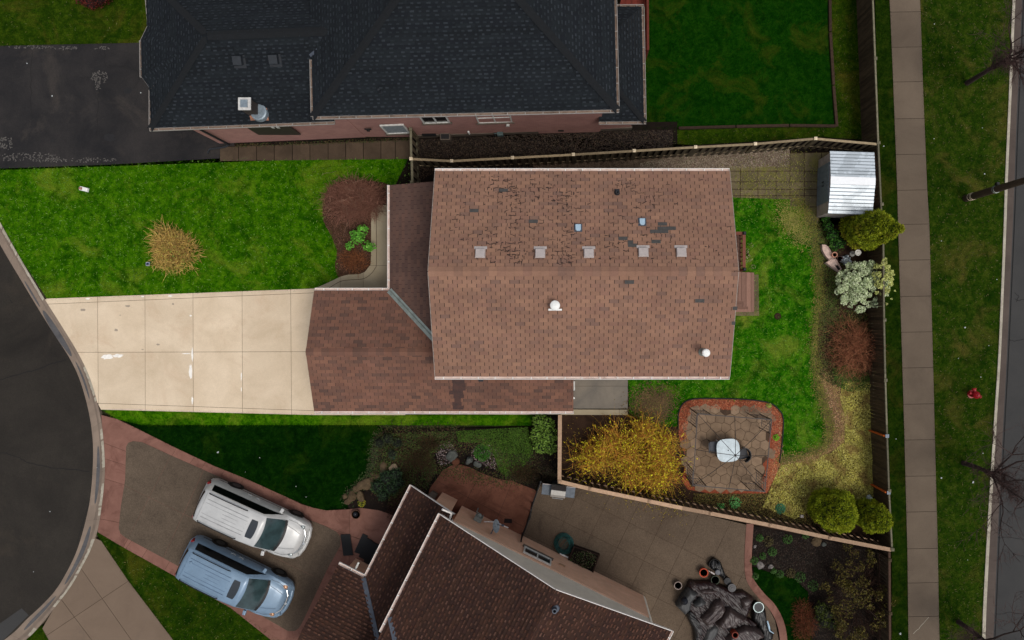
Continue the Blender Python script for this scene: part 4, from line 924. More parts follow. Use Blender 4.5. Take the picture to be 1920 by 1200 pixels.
# walls
wl = [P2(413, 270), P2(432, 270), P2(640, 261), P2(770, 257), P2(1000, 249), P2(1170, 241)]
w1a, w1b = Vector((*P2(430, 270), 0)), Vector((*P2(770, 256.5), 0)); w2a, w2b = w1b, Vector((*P2(1168, 241), 0))
mb = MB(); xw = U(Wd - .45, 0).x
mb.prism([(w1a.x - .45, w1a.y + .02), (w1b.x - 2.1, w1b.y - .02), (w1b.x - 2.1, 14), (w1a.x - .45, 14)], .0, el - .05)
mb.prism([(w1b.x - 2.1 + .001, w1b.y + .10 - .1), (w1b.x, w1b.y), (xw, w2b.y - .16), (xw, 20), (w1b.x - 2.1, 20)], .0, eu - .1)
mb.prism([(xw + .001, w2b.y - .13), (5.55, w2b.y), (5.45, 13.3), (xw + .001, 13.3)], .0, ea)
mb.build('wall', MT['brickP'], hs2)
wd = (w2b - w2a).normalized(); wo = Vector((wd.y, -wd.x, 0))
mb = MB(); mb.beam(w2a + wo * .02 + Vector((0, 0, .15)), Vector((5.6, w2b.y - .02, .15)), .10, .45); mb.build('foundation', MT['found'], hs2)
mb = MB(); mb.tube([(w1a.x + .05, w1a.y - .06, el - .2), (w1a.x + .05, w1a.y - .06, .12), (w1a.x - .2, w1a.y - .15, .06), (w1a.x - .9, w1a.y - .25, .04), (w1a.x - 1.0, w1a.y - .45, .04)], .05, 8); mb.build('downspout', MT['ventK'], hs2)
def wallpt(px, py, z, off=.03):               # point on the neighbour's south wall seen at px,py (px used), height z
    t = (P(px, py, z).x - w1a.x) / (w2b.x - w1a.x); q = Vector((P(px, py, z).x, 0, z)); a, b = (w1a, w1b) if q.x < w1b.x else (w2a, w2b)
    s = (q.x - a.x) / (b.x - a.x); q.y = a.y + (b.y - a.y) * s - off; return q
w1d = (w1b - w1a).normalized(); w1o = Vector((w1d.y, -w1d.x, 0))
p = wallpt(741, 250, 1.75); window(hs2, p, w1d, w1o, 1.05, 1.5, 0, MT['blind'])
p = wallpt(814, 223, 3.35); window(hs2, p, wd, wo, 1.15, 1.5, 1)
p = wallpt(926, 222, 3.05); fw = window(hs2, p, wd, wo, 1.5, 1.5, 1)
mb = MB(); q = p + wo * .04; mb.beam(q - wd * .7 + Vector((0, 0, .1)), q + wd * .7 + Vector((0, 0, .1)), .04, .06); mb.build('frame', MT['frame'], fw)
mb = MB(); p = wallpt(510, 250, 2.4, .0); mb.box(p + Vector((0, .0, 0)), (1.9, .06, 1.9)); gd = mb.build('dark_panel', m_plain('dark_panel', (52, 44, 40), .6), hs2)
for k in range(2):
    mb = MB(); mb.box(p + Vector((.2 + k * .23, -.035, .45)), (.12, .02, .2)); mb.build('small_window', MT['frame'], gd)
mb = MB(); p = wallpt(836, 245, .3, .18); mb.box(p, (.46, .3, .5)); mb.box(p + Vector((0, 0, .252)), (.38, .22, .01), m=1); mb.build('window_well', [MT['found'], MT['black']], hs2)
mb = MB(); p = wallpt(880, 246, .5, .08); mb.lathe([(.04, 0), (.04, .4)], p, 10); mb.build('vent_pipe', MT['white'], hs2)
mb = MB(); p = wallpt(938, 250, .4, .14); mb.box(p, (.26, .16, .3)); mb.tube([p + Vector((-.25, 0, -.3)), p + Vector((-.25, 0, .2)), p + Vector((.1, 0, .2))], .02, 6); mb.build('gas_meter', m_plain('meter', (70, 86, 86), .5), hs2)
for px, w in ((805, .6), (1040, .8)):
    mb = MB(); p = wallpt(px, 247, .42, .05); mb.box(p, (w * 1.05, .07, .3)); mb.build('basement_window', MT['dark'], hs2)
mb = MB(); p = wallpt(690, 236, 1.9, .04); mb.box(p, (.3, .05, .1)); mb.box(p + Vector((0, -.04, -.05)), (.12, .08, .16)); mb.build('wall_lamp', MT['black'], hs2)
mb = MB(); p = wallpt(952, 235, 1.9, .06); mb.tube([p, p + Vector((0, -.1, 0))], .08, 10); mb.build('dryer_vent', MT['frame'], hs2)
def wz(px, py): return on_plane(px, py, el - sN * (WL.y) - 0.0, -sN * (dn.x), sN) + Vector((0, 0, 0))
zpl = lambda x, y: el + sN * (Vector((x - WL.x, y - WL.y, 0)).dot(dn))
def on_w(px, py):
    b, c = sN * dn.x, sN * dn.y; return on_plane(px, py, el - b * WL.x - c * WL.y, b, c)
def on_u(px, py):
    b, c = sN * dv.x, sN * dv.y; return on_plane(px, py, eu - b * BL.x - c * BL.y, b, c)
for px, py in ((448, 115), (515, 113)):
    p = on_w(px, py); mb = MB(); t = Matrix.Rotation(math.atan(.5), 3, 'X'); mb.box(p + Vector((.03, -.02, .02)), (.5, .5, .015), mat=t, m=1); mb.box(p + Vector((0, 0, .14)), (.38, .38, .2), mat=t, taper=.9); mb.build('roof_vent', [m_plain('vent_char', (34, 38, 43), .5), MT['ventK']], r3, bevel=.01)
p = on_w(483, 212); mb = MB(); mb.box(p + Vector((-.12, .1, .5)), (.42, .42, 1.0), m=1); mb.box(p + Vector((-.12, .1, 1.02)), (.5, .5, .06)); mb.box(p + Vector((-.12, .1, 1.08)), (.28, .3, .06), m=2)
mb.lathe([(.36, -.1), (.33, .12), (.27, .14)], p + Vector((.1, .0, .05)), 24, 2); mb.box(p + Vector((.05, -.05, .02)), (.75, .5, .04), m=3, mat=Matrix.Rotation(math.atan(.5), 3, 'X'))
mb.build('chimney', [m_plain('chimney_cap', (196, 194, 190), .5), m_plain('chimney_body', (54, 48, 44), .8), m_plain('chimney_metal', (128, 140, 148), .4, .3), m_plain('rusty_flashing', (130, 92, 72), .8, var=.5, scale=5)], r3, bevel=.008)
p = on_u(713, 172); mb = MB(); mb.lathe([(.1, -.05), (.05, .06), (.045, .3)], p, 12); mb.build('plumbing_vent', MT['ventK'], r2)
mb = MB(); mb.prism([P2(1176, -40, 1), P2(1208, -40, 1), P2(1208, 14, 1), P2(1160, 14, 1)], 0, .9)
for i in range(9): mb.beam(P(1176 + 4 * i, -40, .93), P(1176 + 4 * i, 12, .93), .09, .03)
dk2 = thing('deck', 'red-brown wooden deck behind the black-roofed house', 'deck', (5.5, 16, 0)); mb.build('floor', m_wood('red_deck', (92, 38, 30), (112, 50, 40)), dk2)
mb = MB(); a, b = P(1208, -40, 0), P(1209, 112, 0)
for i in range(34): q = a.lerp(b, i / 33); mb.box((q.x, q.y, 1.0), (.04, .05, .9))
mb.beam(a + Vector((0, 0, 1.45)), b + Vector((0, 0, 1.45)), .1, .05); mb.beam(a + Vector((0, 0, .5)), b + Vector((0, 0, .5)), .06, .06)
for i in range(4): q = a.lerp(b, i / 3); mb.box((q.x, q.y, .75), (.1, .1, 1.5))
mb.build('railing', m_wood('red_rail', (92, 42, 34), (108, 52, 42)), dk2)

# ---------------------------------------------------------------- south neighbour: umber roofs, turned
hs3 = thing('house', 'house with dark umber shingle roofs and grey gable wall at the bottom', 'house', (0, -13, 0))
A = P(826, 966, e5); B = P(1258, 1183, e5); ex = (B - A).normalized(); ey = Vector((ex.y, -ex.x, 0)); Wg = (B - A).length; hr = Wg / 2; sR = .38; Lr = 9.5
def G(x, y, z=0): q = A + ex * x + ey * y; return Vector((q.x, q.y, z))
zr = e5 + hr * sR
f1 = [G(0, 0, e5), G(0, Lr, e5), G(hr, Lr, zr), G(hr, 0, zr)]; f2 = [G(Wg, 0, e5), G(Wg, Lr, e5), G(hr, Lr, zr), G(hr, 0, zr)]
mb = MB(); random.seed(9)
for f in (f1, f2): slab(mb, f, .16, 1, 2); shingles(mb, f, ey, .24, .145, jit=.8, lift=.030, stagger=.37, rough_up=.4)
caps(mb, G(hr, 0, zr), G(hr, Lr, zr), ex + Vector((0, 0, -.38)), -ex + Vector((0, 0, -.38)), .2, .17)
r5 = mb.build('roof', [MT['shR'], MT['felt'], MT['fascia'], MT['tR']], hs3)
gutter(r5, G(0, -.02, e5 - .02), G(0, 5.3, e5 - .02), -ex); gutter(r5, G(Wg, -.02, e5 - .02), G(Wg, Lr, e5 - .02), ex)
mb = MB()
for a, b in ((G(0, -.015, e5 - .05), G(hr, -.015, zr - .05)), (G(Wg, -.015, e5 - .05), G(hr, -.015, zr - .05))): mb.beam(a, b, .025, .13)
mb.build('fascia_board', MT['gut'], r5)
mb = MB(); mb.beam(on_plane(731, 1157, e5 - sR * ex.x * A.x - sR * ex.y * A.y, sR * ex.x, sR * ex.y) + Vector((0, 0, .03)), on_plane(744, 1215, e5 - sR * ex.x * A.x - sR * ex.y * A.y, sR * ex.x, sR * ex.y) + Vector((0, 0, .03)), .19, .02); mb.build('valley_flashing', MT['metalD'], r5)
p = on_plane(1040, 1141, e5 + sR * (ex.x * B.x + ex.y * B.y), -sR * ex.x, -sR * ex.y); mb = MB(); mb.lathe([(.19, -.04), (.16, .03), (.10, .06), (.095, .3), (.06, .3), (.06, .1)], p, 16); mb.build('plumbing_vent', MT['metalD'], r5)
Cc = P(772, 912, e2); D = P(682, 1083, e2); run2 = (A - Cc).dot(ex) + .45; zz = e2 + run2 * .43
def Q(x, y, z=0): q = Cc + ex * x + ey * y; return Vector((q.x, q.y, z))
LD = (D - Cc).length
lf = [Q(0, 0, e2), Q(0, LD, e2), Q(run2, LD + run2, zz), Q(run2, 0, zz)]
mb = MB(); slab(mb, lf, .14, 1, 2); shingles(mb, lf, ey, .24, .145, jit=.8, lift=.030, stagger=.37, rough_up=.4)
r6 = mb.build('roof', [MT['shR'], MT['felt'], MT['fascia'], MT['tR']], hs3)
gutter(r6, Q(0, -.02, e2 - .02), Q(0, LD - .1, e2 - .02), -ex)
mb = MB(); mb.beam(Q(0, -.015, e2 - .05), Q(run2, -.015, zz - .05), .025, .12); mb.build('fascia_board', MT['gut'], r6)
E = P(632, 1063, e2); LE = (D - E).dot(ex); hg = 2.67; zg = e2 + hg * .43
def K(x, y, z=0): q = D + ex * (x) + ey * y; return Vector((q.x, q.y, z))
g1 = [K(-LE, 0, e2), K(0, 0, e2), K(hg, hg, zg), K(-LE, hg, zg)]; g2 = [K(-LE, 2 * hg, e2), K(hg, 2 * hg, e2), K(hg, hg, zg), K(-LE, hg, zg)]
mb = MB()
for f in (g1, g2): slab(mb, f, .14, 1, 2); shingles(mb, f, ex, .24, .145, jit=.8, lift=.030, stagger=.37, rough_up=.4)
caps(mb, K(-LE, hg, zg), K(hg, hg, zg), ey + Vector((0, 0, -.43)), -ey + Vector((0, 0, -.43)), .2, .17)
r7 = mb.build('roof', [MT['shR'], MT['felt'], MT['fascia'], MT['tR']], hs3)
gutter(r7, K(-LE, 0, e2 - .02), K(-.02, 0, e2 - .02), -ey)
mb = MB(); mb.beam(K(0, 0, e2 + .04), K(hg, hg, zg + .04), .2, .025); mb.build('valley_flashing', MT['metalD'], r7)
# walls
wb = Vector((*P2(866, 948), 0)); we = Vector((*P2(1206, 1116), 0)); wex = (we - wb).normalized(); wey = Vector((wex.y, -wex.x, 0)); Lw3 = (we - wb).length
def Wp(x, y, z=0): q = wb + wex * x + wey * y; return Vector((q.x, q.y, z))
def fp(*c): return [(Wp(*k).x, Wp(*k).y) for k in c]
arc = [(Lw3 + .35 * math.sin(t), .65 - .65 * math.cos(t)) for t in [0, .3, .6, .9, 1.2, 1.5]]
mb = MB(); mb.prism(fp((0, 0), (Lw3, 0), (Lw3, 8.6), (0, 8.6)), 0, 2.7); mb.prism(fp((-.5, .45), (-.002, .45), (-.002, 8), (-.5, 8)), 0, 3.0); mb.build('wall', MT['brickC'], hs3)
zw = lambda x: min(zr - .15 - abs((Wp(x, 0) - A).dot(ex) - hr) * sR, 9)
mb = MB(); a0 = 0.03; xs_ = [(-.0), hr - ((wb - A).dot(ex)), Lw3]
front = [Wp(0, .06, 2.7), Wp(Lw3 + .003, .06, 2.7), Wp(Lw3 + .003, .06, zw(Lw3)), Wp(xs_[1], .06, zr - .17), Wp(0, .06, zw(0))]; back = [v + wey * 8.4 for v in front]
mb.add(front + back, [[4, 3, 2, 1, 0], [5, 6, 7, 8, 9]] + [[i, (i + 1) % 5, 5 + (i + 1) % 5, 5 + i] for i in range(5)])
zc_ = e5 - .1; mb.prism(fp(*([(Lw3 + .004, .002)] + arc + [(Lw3 + .35, 8.6), (Lw3 + .004, 8.6)])), 0, zc_)
mb.build('siding', MT['siding'], hs3, fixn=True)
gw = MB(); gw.prism([(q.x, q.y) for q in (K(-LE + .3, .4), K(0, .4), K(0, 5), K(-LE + .3, 5))], 0, e2 - .1); gw.prism([(q.x, q.y) for q in (Q(1.2, .3), Q(2.0, .3), Q(2.0, 8), Q(1.2, 8))], 0, e2 - .05); gw.build('wall', MT['brickC'], hs3)
n3 = -wey
def w3(px, py, off=.02):                      # meet of the pixel ray with the gable wall
    o = Vector((2.5, 0, H)); d = P(px, py) - o; t = (wb + n3 * off - o).dot(n3) / d.dot(n3); return o + d * t
p = w3(1008, 1038); window(hs3, Vector((p.x, p.y, 2.05)), wex, n3, 1.35, .85, 1)
mb = MB(); p = w3(897, 972, .12); mb.box(Vector((p.x, p.y, 1.1)), (.36, .2, .6), rz=math.atan2(wex.y, wex.x)); q = Vector((p.x, p.y, 0)) + n3 * .12
mb.lathe([(.09, 1.0), (.1, 1.05), (.1, 1.15), (.0005, 1.2)], q, 14); mb.tube([q + Vector((0, 0, .8)), q - wex * .2 + Vector((0, 0, .7)), q - wex * .2 + Vector((0, 0, .05))], .025, 8); mb.tube([q + wex * .15 + Vector((0, 0, .8)), q + wex * .15 + Vector((0, 0, 1.5))], .03, 8); mb.build('gas_meter', m_plain('meter_grey', (128, 132, 126), .5), hs3)
p = w3(926, 985, .0); mb = MB(); pp = Vector((p.x, p.y, 2.2)) + n3 * .42; qq = Vector((p.x, p.y, 2.1))
Mx = (Vector((1, .15, .45))).normalized().to_track_quat('Z', 'Y').to_matrix()
prof = [(.0005, 0), (.12, .012), (.22, .035), (.29, .07)]
b0_ = len(mb.v); mb.lathe(prof + [(.295, .072), (.22, .02), (.0005, -.012)], (0, 0, 0), 24)
mb.v = [tuple(pp + Mx @ Vector(v)) for v in mb.v]; mb.tube([qq, qq + n3 * .25 + Vector((0, 0, -.1)), pp], .025, 8, 1); mb.tube([pp - Mx @ Vector((0, .2, 0)), pp + Mx @ Vector((0, -.1, .35))], .015, 6, 1); mb.box(pp + Mx @ Vector((0, -.08, .36)), (.1, .08, .1), m=1)
dish = mb.build('satellite_dish', [m_plain('dish', (132, 140, 146), .5), MT['metalD']], None, smooth=False)
tag(dish, 'grey satellite dish on an arm fixed to the pinkish wall', 'satellite dish')
mb = MB(); p = w3(1054, 1063); mb.box(Vector((p.x, p.y, 1.6)), (.3, .05, .16), rz=math.atan2(wex.y, wex.x)); mb.build('wall_vent', m_plain('vent_tan', (160, 126, 98), .6), hs3)
for tb, rr_ in (([Wp(Lw3 + .42, .9, 5.0), Wp(Lw3 + .42, .55, .15)], .045), ([Wp(5.1, -.05, .12), Wp(5.8, -.05, .12)], .045), ([Wp(1.25, -.06, 1.0), Wp(1.7, -.06, .25), Wp(2.4, -.06, .12)], .03)):
    mb = MB(); mb.tube(tb, rr_, 8); mb.build('downspout', MT['gut'], hs3)
mb = MB(); mb.tube([G(-.05, -.2, 5.15), G(.35, -.15, 4.9), Wp(-.06, -.02, 4.6), Wp(-.06, -.02, 2.9)], .045, 8); mb.build('downspout', MT['gut'], hs3)
mb = MB(); p = P(668, 1073, 2.4); mb.tube([P(661, 1078, 2.5), P(672, 1056, 2.3), P(673, 1056, .1)], .045, 8); mb.build('downspout', MT['frame'], hs3)
# ================================================================ fences
MT['fw'] = m_wood('fence_wood', (66, 58, 44), (96, 86, 68), (1, 1, .15))
MT['fwE'] = m_wood('fence_wood_east', (52, 42, 30), (82, 68, 50), (1, 1, .15))
MT['fwr'] = m_wood('fence_rail', (122, 108, 84), (156, 138, 110), (1, 1, 1))
MT['fwr2'] = m_wood('fence_rail_pink', (150, 122, 98), (178, 148, 122), (1, 1, 1))
MT['fwr3'] = m_wood('fence_rail_grey', (88, 84, 66), (120, 114, 94), (1, 1, 1))
MT['cap'] = m_plain('post_cap', (226, 208, 176), .7, var=.06)
MT['capg'] = m_plain('post_cap_grey', (120, 130, 140), .6)
MT['orange'] = m_wood('new_cedar', (176, 80, 30), (200, 100, 42), (1, 1, 1))
HF = 1.82
def fence(label, pts, posts, rail, board, cap, h=HF, bw=.135, pitch=.16, both=True, side=1, railw=.10, group=None, braces=()):
    W_ = [P(x, y, h) for x, y in pts]; c = sum(W_, Vector()) / len(W_)
    t = thing('fence', label, 'fence', (c.x, c.y, 0), group=group)
    mb = MB(); rb = MB()
    for a, b in zip(W_[:-1], W_[1:]):
        d = Vector((b.x - a.x, b.y - a.y, 0)); L = d.length; d /= L; n = Vector((-d.y, d.x, 0)); k = max(1, int(L / pitch)); ang = math.atan2(d.y, d.x)
        for i in range(k):
            p = a + d * ((i + .5) * L / k); s = (1 if i % 2 else -1) if both else side
            hh = h - .06 + random.uniform(-.02, .01); q = p + n * s * .045
            mb.box((q.x, q.y, hh / 2), (bw + random.uniform(-.006, .004), .018, hh), rz=ang + random.uniform(-.02, .02))
        rb.box(((a.x + b.x) / 2, (a.y + b.y) / 2, h - .02), (L + .01, railw, .036), rz=ang)
        for z in (.35, h - .14): rb.box(((a.x + b.x) / 2, (a.y + b.y) / 2, z), (L, .038, .085), rz=ang)
    mb.build('boards', board, t); rb.build('rail', rail, t)
    for x, y in posts:
        p = P(x, y, h); mb = MB(); mb.box((p.x, p.y, (h + .02) / 2), (.095, .095, h + .02)); po = mb.build('post', board, t)
        mb = MB(); mb.box((p.x, p.y, h + .045), (.14, .14, .035)); mb.box((p.x, p.y, h + .075), (.13, .13, .03), taper=.3); mb.build('post_cap', cap, po)
    for (x, y, x0, y0) in braces:
        a = P(x, y, h - .05); b = Vector((*P2(x0, y0), .02)); mb = MB(); mb.beam(b + Vector((0, 0, 0)), a, .10, .05); mb.build('brace', MT['orange'], t)
    return t
random.seed(31)
npts = [(771, 298), (847, 302), (961, 296), (1075, 290), (1189, 283), (1304, 276), (1416, 270), (1529, 260), (1644, 270)]
fence('weathered board fence between the black-roofed house and the brown-roofed house', npts, npts[:-1], MT['fwr'], MT['fw'], MT['cap'])
fence('short dark fence return beside the narrow slab path', [(770, 241), (771, 296)], [(770, 242)], MT['fwr3'], MT['fw'], MT['fwr3'])
fence('short fence panel touching the corner of the porch roof', [(772, 300), (773, 345)], [(772, 342)], MT['fwr3'], MT['fw'], MT['fwr3'])
epts = [(1631, -150), (1637, 0), (1643, 160), (1647, 267), (1656, 397), (1653, 450), (1658, 600), (1660, 700), (1663, 797), (1667, 917), (1673, 1030)]
epts[5] = (1656.5, 450); epts[4] = (1653, 397)
eo = fence('tall dark wooden fence running along the sidewalk', epts, [(1633, -100), (1641, 110), (1647, 268), (1653, 383), (1658, 600), (1660, 713), (1667, 920), (1673, 1030)], MT['fwr3'], MT['fwE'], MT['fwr3'], both=False, side=-1, bw=.15, pitch=.155, railw=.07,
      braces=())
for (x, y, x0, y0) in [(1664, 817, 1635, 806), (1667, 923, 1640, 911)]:
    b = Vector((*P2(x0 + 1, y0), .0)); a = P(x - 2, y, 1.78); bb = Vector((a.x, a.y, 0)); mb = MB(); mb.box((bb.x - .09, bb.y, .9), (.1, .06, 1.8)); mb.build('repair_post', MT['orange'], eo)
    mb = MB(); mb.box((bb.x, bb.y, 1.86), (.15, .15, .05)); mb.build('post_cap', MT['capg'], eo)
spts = [(1050, 778), (1049, 903), (1107, 917), (1280, 953), (1333, 963), (1445, 985), (1557, 1009), (1671, 1031)]
fence('pale railed fence along the south edge of the backyard', spts, [(1049, 903), (1107, 917), (1218, 940), (1333, 963), (1445, 985), (1557, 1009)], MT['fwr2'], MT['fwE'], MT['fwr2'], railw=.17)
fence('low dark wooden fence edging the shrub bed at the bottom right', [(1668, 1036), (1669, 1200), (1671, 1330)], [(1668, 1050), (1669, 1150)], m_wood('fence_rail_dark', (60, 44, 34), (78, 58, 46)), MT['fwE'], MT['fwE'], h=1.55, both=False)
# timber edging in the north yard
mb = MB()
for pts in ([(1554, -80), (1556, 60)], [(1556, 62), (1562, 160)], [(1562, 162), (1568, 238)], [(1566, 237), (1480, 236)], [(1478, 236), (1380, 238)], [(1378, 238), (1272, 241)]):
    a, b = [Vector((*P2(*q), .05)) for q in pts]; mb.beam(a, b, .13, .14)
tag(mb.build('timber_edging', m_wood('edging_timber', (46, 34, 26), (66, 50, 38)), bevel=.01), 'dark rotting timber edging round the upper right lawn', 'garden edging')
mb = MB(); mb.tube([Vector((v.x, v.y, .05)) for v in spline([P(x, y) for x, y in [(1272, 806), (1272, 775), (1281, 756), (1300, 748), (1340, 747), (1400, 749), (1441, 755), (1459, 767), (1468, 785), (1466, 830), (1461, 866)]], 6)], .03, 8)
tag(mb.build('plastic_edging', m_plain('black_edging', (22, 22, 20), .6)), 'black plastic edging curving round the red mulch', 'garden edging')

# ================================================================ vans
def van(name, label, paint, paintd, loc, rz, extras):
    t = thing(name, label, 'minivan', loc, rz, 'minivans parked on the aggregate pad')
    ST = np.array([(-2.58, .74, .70, .62, .50, .64), (-2.55, .84, .80, .90, .62, .92), (-2.50, .90, .86, 1.02, .68, 1.10), (-2.36, .95, .91, 1.04, .72, 1.50), (-2.24, .97, .935, 1.04, .735, 1.68), (-2.05, .98, .95, 1.03, .745, 1.75),
                   (-1.2, .985, .96, 1.02, .76, 1.79), (0, .985, .96, 1.00, .76, 1.785), (.72, .985, .96, .985, .745, 1.715), (.85, .985, .958, .983, .745, 1.63), (1.58, .98, .95, .985, .80, 1.075), (1.66, .975, .94, .975, .80, 1.05), (2.0, .955, .90, .93, .74, .98),
                   (2.3, .91, .83, .85, .64, .89), (2.46, .83, .74, .76, .54, .79), (2.54, .72, .64, .66, .46, .68), (2.57, .60, .54, .55, .38, .56)])
    xs = np.arange(-2.58, 2.571, .05); xs = np.append(xs, 2.57)
    T = np.stack([np.interp(xs, ST[:, 0], ST[:, k]) for k in range(1, 6)], 1); T2 = T.copy()
    T2[1:-1] = (T[:-2] + 2 * T[1:-1] + T[2:]) / 4
    def par(x): return [float(np.interp(x, xs, T2[:, k])) for k in range(5)]
    def prof(x):
        ws, wb_, zb_, wr, zr_ = par(x); cr = .035 + .02 * min(1, max(0, (zr_ - 1.1) / .6))
        return [(ws * .94, .26), (ws, .42), (ws * 1.0, .72), (wb_, zb_ - .02), (wb_ + (wr - wb_) * .12, zb_ + (zr_ - .06 - zb_) * .10), (wr + .015, zr_ - .075), (wr - .05, zr_ - .02), (wr * .5, zr_ + cr * .7), (0.0, zr_ + cr)]
    def S(x, v):                              # v runs over the profile index, negative side by sign
        pr = prof(x); s = 1 if v >= 0 else -1; v = abs(v); i = min(int(v), 7); f = v - i
        y = pr[i][0] * (1 - f) + pr[i + 1][0] * f; z = pr[i][1] * (1 - f) + pr[i + 1][1] * f
        return Vector((x, s * y, z))
    mb = MB(); rows = []
    for x in xs:
        pr = prof(float(x)); rows.append([(x, y, z) for y, z in pr] + [(x, -y, z) for y, z in pr[-2::-1]])
    k = len(rows[0])
    for r in rows: mb.v += r
    for i in range(len(rows) - 1):
        for j in range(k - 1):
            mb.f.append([i * k + j, (i + 1) * k + j, (i + 1) * k + j + 1, i * k + j + 1]); mb.m.append(1 if (j in (0, k - 2)) and False else 0)
    for i in range(len(rows) - 1): mb.f.append([i * k, i * k + k - 1, (i + 1) * k + k - 1, (i + 1) * k]); mb.m.append(0)
    mb.f.append(list(range(k))); mb.m.append(0); mb.f.append([(len(rows) - 1) * k + j for j in range(k)][::-1]); mb.m.append(0)
    body = mb.build('body', [paint], t, world=False, smooth=True, fixn=True)
    def patch(nm, x0, x1, v0, v1, mat, off=.012, nx=12, nv=8, par_=None, x0f=None, x1f=None, solid=True):
        m = MB(); g = []
        for i in range(nx + 1):
            row = []
            for j in range(nv + 1):
                v = v0 + (v1 - v0) * j / nv; a = x0f(v) if x0f else x0; b = x1f(v) if x1f else x1; x = a + (b - a) * i / nx
                p = S(x, v); e = .01; dx = S(x + e, v) - S(x - e, v); vv = v if abs(v) > .02 else .02; sg = 1 if v0 >= 0 else -1
                dv = (S(x, v + e) - S(x, v - e)) if v0 < 0 < v1 or abs(v) > e else Vector((0, 1, 0)) * 0
                if dv.length < 1e-6: dv = Vector((0, -1, 0))
                n = dx.cross(dv); n = n.normalized() if n.length > 1e-9 else Vector((0, 0, 1))
                if n.dot(Vector((0, p.y, p.z - .8))) < 0: n = -n
                row.append(p + n * off)
            g.append(row)
        for r in g: m.v += [tuple(q) for q in r]
        w = nv + 1
        for i in range(nx):
            for j in range(nv): m.f.append([i * w + j, (i + 1) * w + j, (i + 1) * w + j + 1, i * w + j + 1]); m.m.append(0)
        o = m.build(nm, mat, par_ or t, world=False, smooth=True, fixn=False)
        return o
    # cross-car patches are given in y instead of v
    def ypatch(nm, x0f, x1f, yf, mat, off=.014, nx=12, ny=14):
        m = MB(); g = []
        for j in range(ny + 1):
            u = -1 + 2 * j / ny; row = []
            for i in range(nx + 1):
                f = i / nx; x = x0f(u) * (1 - f) + x1f(u) * f; pr = prof(x); y = u * yf(f) * 1.0
                wr = pr[6][0]; ay = min(abs(y), pr[5][0])
                z = float(np.interp(ay, [pr[8][0], pr[7][0], pr[6][0], pr[5][0]], [pr[8][1], pr[7][1], pr[6][1], pr[5][1]])); row.append((x, y, z + off))
            g.append(row)
        for r in g: m.v += r
        w = nx + 1
        for j in range(ny):
            for i in range(nx): m.f.append([j * w + i, j * w + i + 1, (j + 1) * w + i + 1, (j + 1) * w + i]); m.m.append(0)
        return m.build(nm, mat, t, world=False, smooth=True)
    gl = extras['glass']
    for s in (1, -1):
        patch('side_window', -2.02, 1.02, 4.18 * s, 4.93 * s, MT['cargl'], .010, 24, 3, x1f=lambda v: 1.28 - (abs(v) - 4.18) * .95, x0f=lambda v: -2.12 + (abs(v) - 4.18) * .16)
    ypatch('windshield', lambda u: .86 - .10 * u * u, lambda u: 1.60 - .14 * u * u, lambda f: .70 + .07 * f, gl)
    ypatch('cowl', lambda u: 1.60 - .14 * u * u, lambda u: 1.70 - .14 * u * u, lambda f: .77, MT['black'], .016)
    ypatch('rear_window', lambda u: -2.475 + .10 * u * u, lambda u: -2.28 + .06 * u * u, lambda f: .62, MT['cargl'], .012)
    ypatch('sunroof', lambda u: .22 + .02 * abs(u) ** 6, lambda u: .58 - .05 * u * u - .02 * abs(u) ** 6, lambda f: .43, MT['sun'], .012)
    for i in range(6):
        m = MB(); y = -.42 + i * .168; m.beam((-1.95, y, par(-1.95)[4] + .045), (-.9, y, par(-.9)[4] + .052), .018, .012); m.beam((-.9, y, par(-.9)[4] + .052), (.08, y, par(.08)[4] + .048), .018, .012); m.build('roof_rib', paintd, t, world=False)
    for s in (1, -1):
        m = MB(); m.tube([(-2.0, s * .67, 1.74), (-1.93, s * .68, 1.83), (-1.2, s * .69, 1.87), (-.2, s * .69, 1.865), (-.1, s * .68, 1.79)], .022, 8); m.build('roof_rail', MT['black'], t, world=False)
        m = MB(); m.box((1.12, s * 1.06, 1.06), (.14, .22, .15), rz=-.2 * s); m.box((1.14, s * .95, 1.02), (.08, .12, .05)); m.build('mirror', paint, t, world=False, bevel=.03)
        for x in (-.55, -.15):
            m = MB(); m.tube([(x - .1, s * .985, .86), (x - .08, s * 1.02, .87), (x + .08, s * 1.02, .87), (x + .1, s * .985, .86)], .018, 6); m.build('door_handle', MT['chrome'], t, world=False)
        m = MB(); m.lathe([(.02, -.05), (.10, -.02), (.16, .03), (.12, .07), (.0005, .08)], (0, 0, 0), 16); m.v = [(2.22 + v[1] * .9 - v[2] * .2, s * (.70 + v[0] * .75), .80 + v[2] * 1.0 + v[0] * -.1) for v in m.v]; hl = m.build('headlight', [extras['lamp']], t, world=False, smooth=True, fixn=True)
        m = MB(); m.box((-2.40, s * .83, 1.02), (.22, .16, .34), taper=.7); m.build('tail_light', MT['red'], t, world=False, bevel=.04)
        for x in (1.62, -1.45):
            m = MB(); m.tube([(x, s * .74, .345), (x, s * .995, .345)], .345, 28); wh = m.build('wheel', MT['tyre'], t, world=False, bevel=.03)
            m = MB(); m.tube([(x, s * .98, .345), (x, s * 1.001, .345)], .20, 20); m.build('rim', MT['rimm'], wh, world=False)
            m = MB()
            for i in range(13):
                a0 = PI * (i / 13); a1 = PI * ((i + 1) / 13); q = lambda a, r, y: (x + r * math.cos(a), s * y, .345 + r * math.sin(a))
                m.hexa([q(a0, .35, .95), q(a1, .35, .95), q(a1, .41, .95), q(a0, .41, .95)], [q(a0, .35, 1.0), q(a1, .35, 1.0), q(a1, .41, .997), q(a0, .41, .997)])
            m.build('wheel_arch', MT['black'], t, world=False, fixn=True)
